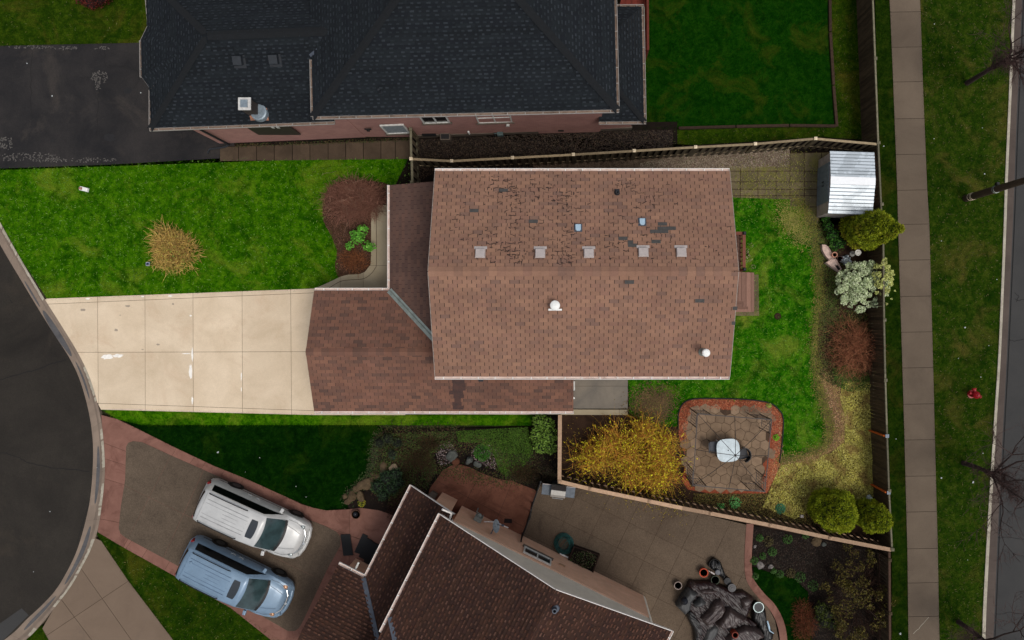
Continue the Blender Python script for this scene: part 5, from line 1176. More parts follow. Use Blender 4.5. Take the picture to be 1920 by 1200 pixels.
        m = MB(); m.beam((-2.2, s * .992, .60), (2.0, s * .985, .58), .012, .03); m.build('side_trim', MT['black'], t, world=False)
    m = MB(); m.tube([(2.36, -.6, .82), (2.52, -.35, .80), (2.57, 0, .79), (2.52, .35, .80), (2.36, .6, .82)], .035, 8); m.build('grille', MT['chrome'], t, world=False)
    m = MB(); m.tube([(2.30, -.84, .5), (2.52, -.66, .52), (2.62, -.3, .53), (2.63, 0, .53), (2.62, .3, .53), (2.52, .66, .52), (2.30, .84, .5)], .10, 10); m.build('front_bumper', paint, t, world=False, smooth=True)
    m = MB(); m.tube([(-2.44, -.86, .52), (-2.6, -.6, .54), (-2.62, 0, .54), (-2.6, .6, .54), (-2.44, .86, .52)], .09, 10); m.build('rear_bumper', paint, t, world=False, smooth=True)
    m = MB(); m.lathe([(.055, 0), (.06, .02), (.0005, .025)], (2.575, 0, .80), 12); m.build('badge', MT['chrome'], t, world=False)
    for y0, y1, xo in ((-.62, -.05, 0), (.02, .60, .0)):
        m = MB(); m.tube([(1.63, y1, 1.09), (1.50, (y0 + y1) / 2, 1.165), (1.50, y0, 1.155)], .012, 6); m.build('wiper', MT['black'], t, world=False)
    for s in (1, -1):                         # bonnet crease lines
        m = MB(); m.tube([(1.66, s * .55, 1.098), (2.0, s * .47, 1.03), (2.3, s * .36, .935)], .007, 5); m.build('bonnet_crease', paintd, t, world=False)
    for s in (1, -1):
        m = MB(); m.tube([(1.58, s * .82, 1.07), (1.95, s * .80, .985), (2.25, s * .68, .90)], .007, 5); m.build('bonnet_seam', MT['black'], t, world=False)
    m = MB(); m.tube([(-2.08, -.70, 1.765), (-2.05, -.35, 1.81), (-2.04, 0, 1.82), (-2.05, .35, 1.81), (-2.08, .70, 1.765)], .006, 5); m.build('tailgate_seam', paintd, t, world=False)
    if extras.get('antenna'):
        m = MB(); m.lathe([(.07, 0), (.06, .03), (.02, .06), (.0005, .065)], (-1.85, .25, 1.80), 12); m.build('antenna', paint, t, world=False, smooth=True)
    return t
def carpaint(nm, c, metal=.25, rough=.32):
    t = NT(nm); n = t.noise(3, 4, .6); col = t.ramp(n, [(.3, gray(c, .95)), (.7, gray(c, 1.03))]); t.b.inputs['Coat Weight'].default_value = .35; t.b.inputs['Coat Roughness'].default_value = .15
    return t.out(col, rough, metal, .4)
MT['cargl'] = m_plain('car_glass_dark', (8, 9, 10), .12, var=.02, spec=.25)
MT['wsB'] = m_plain('windshield_tint', (46, 62, 64), .10, var=.25, scale=1.5, spec=.5)
MT['sun'] = m_plain('sunroof_glass', (42, 48, 54), .15, var=.05, spec=.5)
MT['chrome'] = m_plain('chrome', (190, 192, 192), .2, .7, var=.03)
MT['rimm'] = m_plain('wheel_rim', (58, 60, 62), .5, .3)
MT['red'] = m_plain('tail_lamp_red', (120, 22, 24), .2, var=.2)
MT['tyre'] = m_plain('tyre', (14, 14, 14), .85)
lampw = m_plain('headlamp', (150, 156, 156), .12, .2, var=.3); lampo = m_plain('headlamp_amber', (156, 120, 92), .15, .1, var=.5, scale=12)
pw, pwd = carpaint('paint_white', (190, 190, 188), .1, .4), m_plain('paint_white_groove', (146, 146, 146), .5)
pb, pbd = carpaint('paint_blue', (118, 142, 164), .15, .38), m_plain('paint_blue_groove', (90, 112, 136), .5)
cw = P(472, 976, .9); van('minivan', 'silver white minivan parked on the aggregate pad nearest the dark lawn', pw, pwd, (cw.x, cw.y, .022), R(-24.6), {'glass': MT['wsB'], 'lamp': lampw})
cb = P(439.5, 1086, .9); van('minivan', 'light blue minivan parked beside the white one', pb, pbd, (cb.x, cb.y, .022), R(-26.2), {'glass': MT['wsB'], 'lamp': lampo, 'antenna': True})

# ================================================================ shed
sh = thing('garden_shed', 'white metal garden shed with ribbed gable roof beside the tall fence', 'shed', (15.2, 6.1, 0))
x0, x1, yb, yt, ze, zr_ = 14.27, 16.25, 4.72, 7.52, 1.78, 2.02; ym = (yb + yt) / 2 + .05; rot = Matrix.Rotation(R(-1.8), 3, 'Z'); cS = Vector(((x0 + x1) / 2, ym, 0))
def RS(mb): mb.v = [tuple(cS + rot @ (Vector(v) - cS)) for v in mb.v]; return mb
mb = MB(); mb.prism([(x0 + .05, yb + .06), (x1 - .05, yb + .06), (x1 - .05, yt - .06), (x0 + .05, yt - .06)], 0, ze - .03)
for xa, xb in ((x0 + .05, x0 + .08), (x1 - .08, x1 - .05)):
    mb.add([(xa, yb + .06, ze - .03), (xa, yt - .06, ze - .03), (xa, ym, zr_ - .04), (xb, yb + .06, ze - .03), (xb, yt - .06, ze - .03), (xb, ym, zr_ - .04)], [[0, 2, 1], [3, 4, 5], [1, 2, 5, 4], [2, 0, 3, 5], [0, 1, 4, 3]])
RS(mb).build('wall', m_plain('shed_wall', (168, 158, 152), .5, var=.12, scale=3), sh, fixn=True)
ts = NT('shed_roof_metal'); nn = ts.noise(1.3, 4, .6, dist=.4); ts.out(ts.ramp(nn, [(.40, (182, 190, 196)), (.47, (184, 193, 199)), (.50, (204, 213, 220))]), .38, .1, .4)
mb = MB()
for s, ye in ((1, yt), (-1, yb)):
    a, b = Vector((x0, ye, ze)), Vector((x0, ym, zr_)); n_ = 9
    for i in range(n_):
        f0, f1 = i / n_, (i + 1) / n_; p, q = a.lerp(b, f0 + .014), a.lerp(b, f1 - .014); dz = Vector((0, 0, .022 if i % 2 else .004)); th = Vector((0, 0, .02)); dx_ = Vector((x1 - x0, 0, 0))
        mb.hexa([p - th, p + dx_ - th, q + dx_ - th, q - th], [p + dz, p + dx_ + dz, q + dx_ + dz, q + dz])
    mb.hexa([a - Vector((0, 0, .02)), a + dx_ - Vector((0, 0, .02)), b + dx_ - Vector((0, 0, .02)), b - Vector((0, 0, .02))], [a - Vector((0, 0, .008)), a + dx_ - Vector((0, 0, .008)), b + dx_ - Vector((0, 0, .008)), b - Vector((0, 0, .008))], 1)
RS(mb).build('roof', [ts.mat, m_plain('shed_seam', (120, 128, 134), .6)], sh, fixn=True)
mb = MB(); mb.hexa([(x0 - .005, ym - .17, zr_ - .03), (x1 + .005, ym - .17, zr_ - .03), (x1 + .005, ym + .17, zr_ - .03), (x0 - .005, ym + .17, zr_ - .03)], [(x0 - .005, ym - .17, zr_ + .005), (x1 + .005, ym - .17, zr_ + .005), (x1 + .005, ym + .17, zr_ + .005), (x0 - .005, ym + .17, zr_ + .005)]); RS(mb).build('ridge_cap', m_plain('ridge_white', (244, 246, 248), .5, var=.02), sh)
for s in (0, 1):
    mb = MB(); y0_ = ym - .88 + s * .89; mb.box((x0 + .03, y0_ + .44, .86), (.035, .87, 1.6))
    for i in range(4): mb.box((x0 + .008, y0_ + .11 + i * .22, .86), (.012, .03, 1.5))
    d = RS(mb).build('door', m_plain('shed_door', (112, 126, 134), .5, var=.1), sh)
    mb = MB(); mb.box((x0 - .01, ym + (.09 if s else -.09), .95), (.04, .04, .2)); RS(mb).build('handle', MT['ventK'], d)

# ================================================================ gazebo frame, table, chairs
gz = thing('gazebo_frame', 'bare dark metal gazebo frame standing over the flagstone patio', 'gazebo', (*P2(1372, 846), 0))
GC = [P(1308, 776, 2.1), P(1447, 787, 2.1), P(1434, 922, 2.1), P(1299, 910, 2.1)]; hub = P(1379, 854, 2.7)
MT['gz'] = m_plain('gazebo_metal', (52, 46, 44), .5, .3, var=.1)
for i in range(4):
    a, b = GC[i], GC[(i + 1) % 4]; mb = MB(); mb.beam(a, b, .035, .035); mb.build('beam', MT['gz'], gz)
    m = (a + b) / 2; mb = MB(); mb.tube([a, a.lerp(hub, .5) + Vector((0, 0, .08)), hub], .013, 6); mb.build('rib', MT['gz'], gz); mb = MB(); mb.tube([m, m.lerp(hub, .5) + Vector((0, 0, .08)), hub], .013, 6); mb.build('rib', MT['gz'], gz)
    z0 = Vector((0, 0, -2.1))
    pz = MT['gz']; mb = MB(); mb.beam(a + z0 + Vector((0, 0, .03)), a, .04, .04); mb.build('post', pz, gz)
    for o_ in (GC[(i + 1) % 4], GC[i - 1]):
        d = (o_ - a).normalized() * .62; e = a + d; mb = MB(); mb.beam(e + z0 + Vector((0, 0, .03)), e, .03, .03); mb.build('post', pz, gz)
        mb = MB(); mb.beam(a + Vector((0, 0, -.25)), e + Vector((0, 0, -.25)), .02, .02); mb.beam(a + Vector((0, 0, -1.7)), e + Vector((0, 0, -1.7)), .02, .02)
        for k in range(1, 5): q = a.lerp(e, k / 5); mb.beam(q + Vector((0, 0, -1.7)), q + Vector((0, 0, -.25)), .012, .012)
        for k in range(5): q = Vector((0, 0, -.25 - k * .3)); mb.beam(a + q, e + q + Vector((0, 0, -.28)), .010, .010)
        mb.build('lattice', pz, gz)
mb = MB(); mb.lathe([(.0005, .03), (.05, .0), (.05, -.05), (.0005, -.05)], hub, 10); mb.build('hub', MT['gz'], gz)
tb = P(1365.5, 844.5, .73); tt = thing('patio_table', 'white rounded square table on the flagstone patio', 'table', (tb.x, tb.y, 0), R(4))
def rsq(h, r=.3, n=40, e=3.2): return [(h * math.copysign(abs(math.cos(a)) ** (2 / e), math.cos(a)), h * math.copysign(abs(math.sin(a)) ** (2 / e), math.sin(a))) for a in [2 * PI * i / n for i in range(n)]]
mb = MB(); mb.prism(rsq(.53), .70, .73); mb.prism(rsq(.49), .66, .70); mb.build('tabletop', m_plain('table_white', (184, 198, 204), .4, var=.1, scale=3), tt, world=False, bevel=.008)
mb = MB(); mb.lathe([(.02, .731), (.028, .735), (.028, .74), (.0005, .741)], (0, 0, 0), 12); mb.build('umbrella_hole', MT['ventK'], tt, world=False)
for sx in (-1, 1):
    for sy in (-1, 1): mb = MB(); mb.beam((sx * .4, sy * .4, .0), (sx * .36, sy * .36, .68), .04, .04); mb.build('leg', MT['white'], tt, world=False)
def chair(label, x, y, rz, col, rnd):
    t = thing('patio_chair', label, 'chair', (x, y, .034), rz, 'chairs at the patio table'); m_ = m_plain('chair_' + str(rnd), col, .7); 
    mb = MB(); mb.prism(rsq(.24, n=24, e=4), .38, .43); mb.build('seat', m_, t, world=False, bevel=.01)
    mb = MB()
    if rnd:
        for i in range(10):
            a0 = PI / 2 + PI * i / 10; a1 = PI / 2 + PI * (i + 1) / 10; q = lambda a, r, z: (r * math.cos(a), r * math.sin(a) * 1.05, z)
            mb.hexa([q(a0, .27, .43), q(a1, .27, .43), q(a1, .30, .43), q(a0, .30, .43)], [q(a0, .31, .78), q(a1, .31, .78), q(a1, .34, .78), q(a0, .34, .78)])
    else:
        mb.hexa([(-.24, -.23, .43), (-.21, -.23, .43), (-.21, .23, .43), (-.24, .23, .43)], [(-.36, -.22, .88), (-.33, -.22, .88), (-.33, .22, .88), (-.36, .22, .88)])
    mb.build('backrest', m_ if not rnd else MT['black'], t, world=False, fixn=True)
    for sx in (-1, 1):
        for sy in (-1, 1): mb = MB(); mb.beam((sx * .22, sy * .22, 0), (sx * .2, sy * .2, .38), .025, .025); mb.build('leg', MT['gz'], t, world=False)
    for sy in (-1, 1): mb = MB(); mb.tube([(-.24, sy * .26, .62), (.1, sy * .27, .64), (.2, sy * .25, .42)], .016, 6); mb.build('armrest', MT['gz'], t, world=False)
q = P(1340, 837, .43); chair('grey mesh chair tucked under the left side of the white table', q.x, q.y, R(2), (72, 74, 80), 0)
q = P(1392, 851, .43); chair('dark round-backed chair on the right side of the white table', q.x, q.y, R(192), (60, 60, 64), 1)

# ================================================================ hydrant, street lamp
hy = P(1821, 739); ht = thing('fire_hydrant', 'red fire hydrant standing in the grass near the street kerb', 'fire hydrant', hy)
MT['hyd'] = m_plain('hydrant_red', (150, 12, 26), .4, var=.15)
mb = MB(); mb.lathe([(.19, 0), (.19, .04), (.13, .05), (.13, .45), (.17, .46), (.17, .50), (.14, .55), (.09, .62), (.04, .65), (.035, .70), (.0005, .70)], hy, 18); mb.build('barrel', MT['hyd'], ht, smooth=False)
for a, r, l in ((R(160), .06, .24), (R(-20), .06, .24), (R(100), .085, .26)):
    mb = MB(); d = Vector((math.cos(a), math.sin(a), 0)); c = hy + Vector((0, 0, .36)); mb.tube([c + d * .1, c + d * l], r, 12); mb.tube([c + d * l, c + d * (l + .05)], r * 1.25, 8); mb.build('outlet', MT['hyd'], ht)
lp = P(1811, 372); lt = thing('street_lamp', 'tall brown lamp pole leaning into view over the street kerb', 'street lamp', lp)
MT['pole'] = m_plain('pole_brown', (62, 48, 38), .6, var=.12, scale=3)
mb = MB(); mb.lathe([(.165, 0), (.16, 2.6), (.15, 2.62), (.11, 9.2), (.0005, 9.25)], lp, 20); po = mb.build('pole', MT['pole'], lt, smooth=False)
for z in (.42, .62, .72, 2.55, 2.66): mb = MB(); mb.lathe([(.150, z), (.172, z), (.172, z + .018), (.150, z + .018)], lp, 20, caps=False); mb.build('band', MT['cap'] if z < 2 else MT['metal'], po)
mb = MB(); mb.box(lp + Vector((0, .2, 2.7)), (.12, .16, .2)); mb.build('junction_box', MT['black'], lt)
mb = MB(); mb.tube([lp + Vector((0, 0, 9)), lp + Vector((.8, 0, 9.4)), lp + Vector((2.2, 0, 9.5))], .05, 10); mb.build('arm', MT['pole'], lt)
mb = MB(); mb.box(lp + Vector((2.6, 0, 9.5)), (.9, .3, .14)); mb.build('lamp_head', MT['pole'], lt, bevel=.04)

# ================================================================ barbecue, iron gate, hose, planter, mats, pots
bq = P(1047, 921, 0); ba = R(-7); bt = thing('barbecue', 'gas barbecue with a silver lid against the fence corner', 'barbecue', (bq.x, bq.y, .016), ba)
o = P(1047, 920, 1.0) - P(1047, 920, 0); bt.location.x += o.x; bt.location.y += o.y
mb = MB(); mb.box((0, 0, .45), (.62, .5, .86)); mb.build('cabinet', m_plain('bbq_dark', (40, 42, 46), .5), bt, world=False, bevel=.01)
mb = MB()
pr = [(-.28, .9), (-.27, 1.08), (-.15, 1.17), (.05, 1.19), (.22, 1.12), (.27, .9)]
for sx in (-.33, .33): pass
a_ = [(-.33, -y if 0 else y, z) for y, z in pr]; b_ = [(.33, y, z) for y, z in pr]; n_ = len(pr)
mb.add(a_ + b_, [list(range(n_))[::-1], [n_ + i for i in range(n_)]] + [[i, i + 1, n_ + i + 1, n_ + i] for i in range(n_ - 1)] + [[n_ - 1, 0, n_, 2 * n_ - 1]])
lid = mb.build('lid', m_plain('bbq_lid', (176, 172, 166), .3, .3, var=.05), bt, world=False, fixn=True)
mb = MB(); mb.box((0, .17, 1.165), (.68, .2, .03), mat=Matrix.Rotation(R(-24), 3, 'X')); mb.build('lid_back', MT['gz'], bt, world=False)
mb = MB(); mb.tube([(-.25, -.33, 1.03), (.25, -.33, 1.03)], .018, 8); mb.build('handle', MT['chrome'], lid, world=False)
for s in (-1, 1): mb = MB(); mb.box((s * .55, 0, .88), (.42, .5, .04)); mb.box((s * .55, .24, .90), (.42, .03, .05), m=1); mb.build('side_shelf', [m_plain('bbq_shelf', (84, 92, 102), .5), MT['vent']], bt, world=False, bevel=.008)
ig = P(993, 955); it = thing('iron_gate', 'black iron gate panel between the red patio and the grey patio', 'gate', (ig.x, ig.y, 0)); MT['iron'] = m_plain('iron', (10, 10, 12), .5, .2)
gp = [P(x, y, 1.3) for x, y in [(1014, 903), (1005, 930), (996, 955), (993, 972), (977, 1014)]]
for nm, dz, r in (('rail', 0, .02), ('rail', -.2, .016), ('rail', -1.15, .016)): mb = MB(); mb.tube([p + Vector((0, 0, dz)) for p in gp], r, 6); mb.build(nm, MT['iron'], it)
mb = MB()
for a, b in zip(gp[:-1], gp[1:]):
    k = max(2, int((b - a).length / .11))
    for i in range(k): p = a.lerp(b, i / k); mb.beam(p + Vector((0, 0, -1.22)), p + Vector((0, 0, .06)), .016, .016)
mb.build('bars', MT['iron'], it)
for p in (gp[0], gp[2], gp[3], gp[-1]): mb = MB(); mb.box(p + Vector((0, 0, -.6)), (.07, .07, 1.4)); mb.build('post', MT['iron'], it)
c = P(1057, 1018); mb = MB(); pts = []; random.seed(4)
for i in range(330): a = i * .29; r = .40 + .07 * math.sin(i * .11) + random.uniform(-.01, .01); pts.append(c + Vector((r * math.cos(a) * .92 + .05 * math.sin(i * .05), r * math.sin(a) + .04 * math.cos(i * .07), .04 + .13 * (i / 330) + .02 * math.sin(i * .5))))
for i in range(60): a = i * .19; pts.append(c + Vector((.30 * math.cos(a), .28 * math.sin(a * 1.3), .2)))
mb.tube(pts, .014, 6); tag(mb.build('garden_hose', m_plain('hose', (22, 70, 66), .5, var=.3, scale=4), smooth=True), 'coiled teal garden hose on the patio beside the planter', 'garden hose')
pc = [P(*q) for q in ((1076, 1020), (1124, 1037), (1111, 1072), (1062, 1052))]; pc2 = [(v.x, v.y) for v in pc]; cc = sum(pc, Vector()) / 4
pt = thing('planter_box', 'dark raised planter full of small plants against the pinkish wall', 'planter', cc)
mb = MB(); inn = [tuple(Vector(v[:2]).lerp(cc.xy, .09)) for v in pc2]
for i in range(4):
    a, b, ai, bi = pc2[i], pc2[(i + 1) % 4], inn[i], inn[(i + 1) % 4]; mb.prism([a, b, bi, ai], .016, .36)
mb.build('frame', m_wood('planter_wood', (32, 20, 16), (48, 32, 24)), pt); mb = MB(); mb.prism(inn, .02, .30); mb.build('earth', MT['soilD'], pt)
def ppoly(nm, label, cat, pts, z0, h, mat, group=None, bev=.004):
    mb = MB(); mb.prism([P2(x, y) for x, y in pts], z0, z0 + h); o = mb.build(nm, mat, bevel=bev); return tag(o, label, cat, group)
MT['mat'] = m_plain('rubber_mat', (9, 11, 14), .7)
mk = lambda *p: [(540 + x / 4.444, 930 + y / 4.444) for x, y in p]
ppoly('rubber_mat', 'lone black rubber mat lying on the tan walk', 'mat', mk((440, 320), (520, 315), (545, 490), (465, 495)), .02, .05, MT['mat'])
ppoly('rubber_mat', 'narrow black mat on the near side of the overlapping mats', 'mat', mk((625, 310), (668, 330), (600, 480), (555, 465)), .02, .04, MT['mat'])
ppoly('rubber_mat', 'wide black mat on top of the overlapping mats', 'mat', mk((662, 345), (708, 370), (640, 525), (592, 500)), .022, .07, MT['mat'])
ppoly('rubber_mat', 'black mat half hidden under the lower roof gutter', 'mat', mk((700, 372), (830, 440), (740, 600), (635, 540)), .024, .10, MT['mat'])
ppoly('door_mat', 'small dark door mat on the red patio', 'mat', [(946, 972), (960, 973), (960, 981), (945, 980)], .016, .012, m_plain('doormat', (24, 12, 10), .9))
ppoly('stone_step', 'pale concrete block beside the edge of the lower roof', 'step', [(802, 928), (812, 919), (822, 925), (815, 936)], .0, .25, MT['found'])
def pot(label, px, py, r, h, col, soil=(20, 16, 12), rim=.02, z=0.016, parent=None, sc=1, zfix=True):
    p = P(px, py, z + h); p.z = z; t = thing('plant_pot', label, 'plant pot', p)
    mb = MB(); mb.lathe([(r * .72, 0), (r * .95, h * .85), (r, h * .86), (r, h), (r - rim, h), (r - rim * 1.4, h - .05)], (0, 0, 0), 22); mb.build('pot', m_plain('pot_' + label[:12], col, .7), t, world=False)
    mb = MB(); mb.lathe([(.0005, h - .045), (r - rim * 1.5, h - .045)], (0, 0, 0), 18); mb.build('earth', m_plain('earth_' + label[:12], soil, .95, var=.5, scale=30), t, world=False); return t
pot('round brown pot holding a dark ball beside the tan walk', 667, 965, .21, .26, (86, 56, 36)); 
mb = MB(); p = P(667, 963.5, .3); mb.lathe([(.0005, -.02), (.09, .02), (.125, .10), (.09, .19), (.0005, .22)], p - Vector((0, 0, .05)), 18); tag(mb.build('gazing_ball', m_plain('ball', (24, 26, 32), .3), smooth=True), 'dark ball sitting in the round brown pot', 'ball')
tk = lambda *p: [(1240 + x / 6.665, 1020 + y / 6.665) for x, y in p]
def tpt(x, y): return 1240 + x / 6.665, 1020 + y / 6.665
pot('bright orange-rimmed pot beside the covered furniture', *tpt(532, 362), .21, .34, (176, 66, 34), rim=.035); pot('white-rimmed pot at the left end of the covers', *tpt(210, 522), .19, .28, (140, 124, 116), (70, 44, 22), rim=.03)
pot('green-rimmed pot with ochre litter between the covers', *tpt(675, 452), .20, .30, (60, 70, 54), (40, 30, 14)); pot('small orange pot resting by the lowest cover', *tpt(925, 1142), .15, .95, (120, 44, 24), (32, 36, 24), rim=.03)
pot('black pot behind the orange-rimmed pot', *tpt(668, 262), .26, .30, (14, 13, 14), (9, 8, 8), rim=.02)
mb = MB(); p = P(*tpt(708, 358), .5); p.z = .016; mb.lathe([(.09, 0), (.12, .4), (.13, .45), (.11, .47), (.0005, .48)], p, 16); tag(mb.build('bucket', m_plain('grey_bucket', (74, 76, 82), .5)), 'small grey bucket with lid beside the black pot', 'bucket')
mb = MB(); p = P(*tpt(885, 552), .5); p.z = .016; mb.lathe([(.15, 0), (.17, .42), (.19, .44), (.19, .46), (.12, .465), (.11, .48), (.05, .48), (.04, .50), (.0005, .50)], p, 20); tag(mb.build('bin', m_plain('grey_bin', (62, 60, 62), .5)), 'round grey lidded bin beside the brown covers', 'bin')
mb = MB(); p = P(*tpt(830, 470), .4); p.z = .016; mb.lathe([(.14, 0), (.16, .34), (.0005, .36)], p, 16); tag(mb.build('bin', m_plain('dark_bin', (24, 25, 28), .6)), 'dark low bin between the green-rimmed pot and grey bin', 'bin')
gt = thing('glass_table', 'small round glass-topped table by the curved red edging', 'table', (*P2(*tpt(1190, 770)), 0)); p = P(*tpt(1215, 790), .5); gt.location = (p.x, p.y, 0)
mb = MB(); mb.lathe([(.0005, .50), (.22, .50), (.22, .512), (.0005, .512)], (0, 0, 0), 28); mb.build('tabletop', m_plain('frosted_glass', (70, 70, 70), .6, var=.1, spec=.2), gt, world=False); mb = MB(); mb.lathe([(.215, .49), (.245, .49), (.245, .525), (.215, .525)], (0, 0, 0), 28, caps=False); mb.build('rim', m_plain('rim_pale', (120, 134, 134), .3, .3, var=.3, scale=20), gt, world=False)
for i in range(3): a = 2 * PI * i / 3; mb = MB(); mb.beam((.2 * math.cos(a), .2 * math.sin(a), 0), (.16 * math.cos(a), .16 * math.sin(a), .49), .025, .025); mb.build('leg', MT['black'], gt, world=False)
mb = MB(); p = P(*tpt(300, 742), 1.0); p.z = .5; mb.lathe([(.0005, 0), (.14, .04), (.19, .14), (.19, .2), (.13, .32), (.03, .38), (.0005, .40)], p, 22); tag(mb.build('kettle_grill', m_plain('kettle', (16, 18, 26), .35), smooth=True), 'black dome lid grill among the covers', 'grill')
mb = MB(); p = P(*tpt(640, 362), .2); mb.box(p, (.22, .07, .07), rz=R(-30)); mb.tube([p + Vector((-.1, .06, 0)), p + Vector((-.2, .11, .0))], .02, 6); tag(mb.build('spray_bottle', MT['vent'], bevel=.02), 'white bottle lying between the orange-rimmed pot and bucket', 'bottle')

# ---- draped covers: height fields with folds
def cover(label, outline, h, mat, seed, folds=6, fdir=0, amp=.05, base=.016, res=.032, group='covers over the patio furniture', px=True, power=.25, lumps=()):
    pts = [P2(x, y) for x, y in outline] if px else outline
    pa = np.array(pts); lo = pa.min(0) - res; hi = pa.max(0) + res; nx = int((hi[0] - lo[0]) / res) + 2; ny = int((hi[1] - lo[1]) / res) + 2
    gx, gy = np.meshgrid(lo[0] + np.arange(nx) * res, lo[1] + np.arange(ny) * res, indexing='ij'); X, Y = gx.ravel(), gy.ravel(); ins = inpoly(X, Y, pts)
    dmin = np.full(len(X), 9.)
    for i in range(len(pts)):
        a = pa[i]; b = pa[(i + 1) % len(pts)]; d = b - a; t = np.clip(((X - a[0]) * d[0] + (Y - a[1]) * d[1]) / (d @ d), 0, 1); dmin = np.minimum(dmin, np.hypot(X - a[0] - d[0] * t, Y - a[1] - d[1] * t))
    r = np.random.default_rng(seed); f = np.clip(dmin / .16, 0, 1) ** power; z = base + h * f * (1 + .06 * np.sin(X * 2.1 + seed) + .06 * np.cos(Y * 2.7 + seed))
    c, s = math.cos(fdir), math.sin(fdir); u = X * c + Y * s; v = -X * s + Y * c
    w = np.zeros(len(X))
    for k in range(folds):
        ph = r.uniform(0, 6.28); fr = r.uniform(9, 38); an = fdir + r.normal(0, .22); uu = X * math.cos(an) + Y * math.sin(an); w += np.abs(np.sin(uu * fr + ph + 1.2 * np.sin(v * 1.9 + ph))) ** .8 * amp * r.uniform(.3, 1) * (6 / fr) ** .5
    z = z + (w - w.mean()) * np.clip(dmin / .08, 0, 1)
    for lx_, ly_, lr, lh in lumps:
        q = P(lx_, ly_, h); z = z + lh * np.exp(-(((X - q.x) ** 2 + (Y - q.y) ** 2) / lr ** 2) ** 2) * f
    # bottom skirt so the cover is a closed solid reaching down
    mb = MB(); idx = -np.ones(len(X), int); ok = ins; 
    for i in np.nonzero(ok)[0]: idx[i] = len(mb.v); mb.v.append((X[i], Y[i], max(base + .01, z[i])))
    G_ = idx.reshape(nx, ny); quads = (G_[:-1, :-1] >= 0) & (G_[1:, :-1] >= 0) & (G_[1:, 1:] >= 0) & (G_[:-1, 1:] >= 0); edges = {}
    for i, j in zip(*np.nonzero(quads)):
        q = [int(G_[i, j]), int(G_[i + 1, j]), int(G_[i + 1, j + 1]), int(G_[i, j + 1])]; mb.f.append(q); mb.m.append(0)
        for a, b in zip(q, q[1:] + q[:1]):
            if (b, a) in edges: del edges[(b, a)]
            else: edges[(a, b)] = 1
    low = {}
    for (a, b) in list(edges):
        for e in (a, b):
            if e not in low: low[e] = len(mb.v); mb.v.append((mb.v[e][0], mb.v[e][1], base))
        mb.f.append([b, a, low[a], low[b]]); mb.m.append(0)
    o = mb.build('furniture_cover', mat, smooth=True); return tag(o, label, 'cover', group)
def m_tarp(nm, c, rough=.42):
    t = NT(nm); n = t.noise(2.5, 5, .65, dist=1.5); t.bump(t.noise(5, 4, .6, dist=2.5), .35, .04); return t.out(t.ramp(n, [(.3, gray(c, .8)), (.7, gray(c, 1.2))]), rough, 0, .5)
TG, TB, TK, TS = m_tarp('tarp_taupe', (60, 49, 47), .38), m_tarp('tarp_brown', (34, 18, 17)), m_tarp('tarp_black', (14, 12, 12)), m_tarp('tarp_slate', (58, 58, 58), .6)
cover('brown plastic tarp spread under and between the taupe covers', tk((250, 640), (340, 430), (400, 445), (600, 440), (760, 500), (900, 570), (1010, 560), (1130, 640), (1125, 740), (1060, 890), (1180, 960), (1180, 1220), (420, 1300), (380, 1010), (300, 850)), .42, TB, 1, amp=.07, folds=8, fdir=.6)
cover('flat slate panel cover at the left end of the pile', tk((160, 735), (245, 600), (320, 500), (445, 570), (370, 670), (350, 780), (280, 850)), .72, TS, 2, amp=.02, folds=3)
cover('flat slate square on top of the left covers', tk((365, 690), (465, 600), (552, 692), (470, 740), (395, 745)), .74, TS, 3, amp=.015, folds=3)
cover('black gathered tarp hanging down the left side of the pile', tk((290, 800), (350, 780), (430, 850), (520, 960), (595, 1060), (480, 1130), (400, 1220), (385, 1050), (300, 880)), .5, TK, 4, amp=.09, folds=10, fdir=.9)
cover('ribbed taupe cover left of the middle of the pile', tk((452, 872), (570, 760), (620, 660), (720, 632), (782, 760), (740, 850), (640, 930), (545, 985)), .8, TG, 5, amp=.055, folds=10, fdir=-.7)
cover('taupe cover over the middle chair of the pile', tk((640, 950), (780, 740), (830, 735), (930, 800), (1050, 872), (980, 925), (850, 980), (740, 1010)), .82, TG, 6, amp=.055, folds=6, fdir=.4)
cover('taupe cover near the grey lidded bin', tk((955, 640), (1060, 612), (1130, 660), (1080, 740), (985, 775), (960, 700)), .7, TG, 7, amp=.055, folds=7, fdir=1.0)
cover('large domed taupe cover at the bottom of the pile', tk((770, 1240), (780, 1110), (880, 1010), (1000, 962), (1120, 972), (1210, 1020), (1260, 1095), (1150, 1150), (1000, 1180), (960, 1240)), .8, TG, 8, amp=.055, folds=8, fdir=.9)
cover('slate flat cover below the middle of the pile', tk((540, 1010), (640, 945), (720, 980), (690, 1090), (640, 1150), (540, 1260), (470, 1230), (500, 1130)), .6, TS, 9, amp=.03, folds=4)
cover('black cover beside the round glass-topped table', tk((1130, 720), (1180, 690), (1290, 800), (1310, 960), (1330, 1010), (1390, 1090), (1380, 1160), (1180, 1260), (1240, 1100), (1180, 1000), (1110, 900)), .45, TK, 10, amp=.06, folds=8)
cover('small taupe bundle at the top left of the pile', tk((345, 470), (380, 432), (425, 460), (420, 520), (365, 520)), .65, TG, 11, amp=.05, folds=5, res=.03)
cover('brown bundle of tarp behind the green-rimmed pot', tk((560, 250), (630, 150), (735, 205), (750, 250), (800, 380), (790, 440), (730, 400), (640, 320)), .3, TK, 12, amp=.12, folds=8)
cover('taupe crumpled sheet left of the green-rimmed pot', tk((440, 520), (570, 500), (640, 520), (700, 560), (600, 600), (470, 590)), .62, TG, 13, amp=.055, folds=7, res=.04)
mb = MB(); a = [P(*tpt(x, y), .5) for x, y in ((1325, 960), (1345, 1035), (1355, 1085), (1405, 1118))]
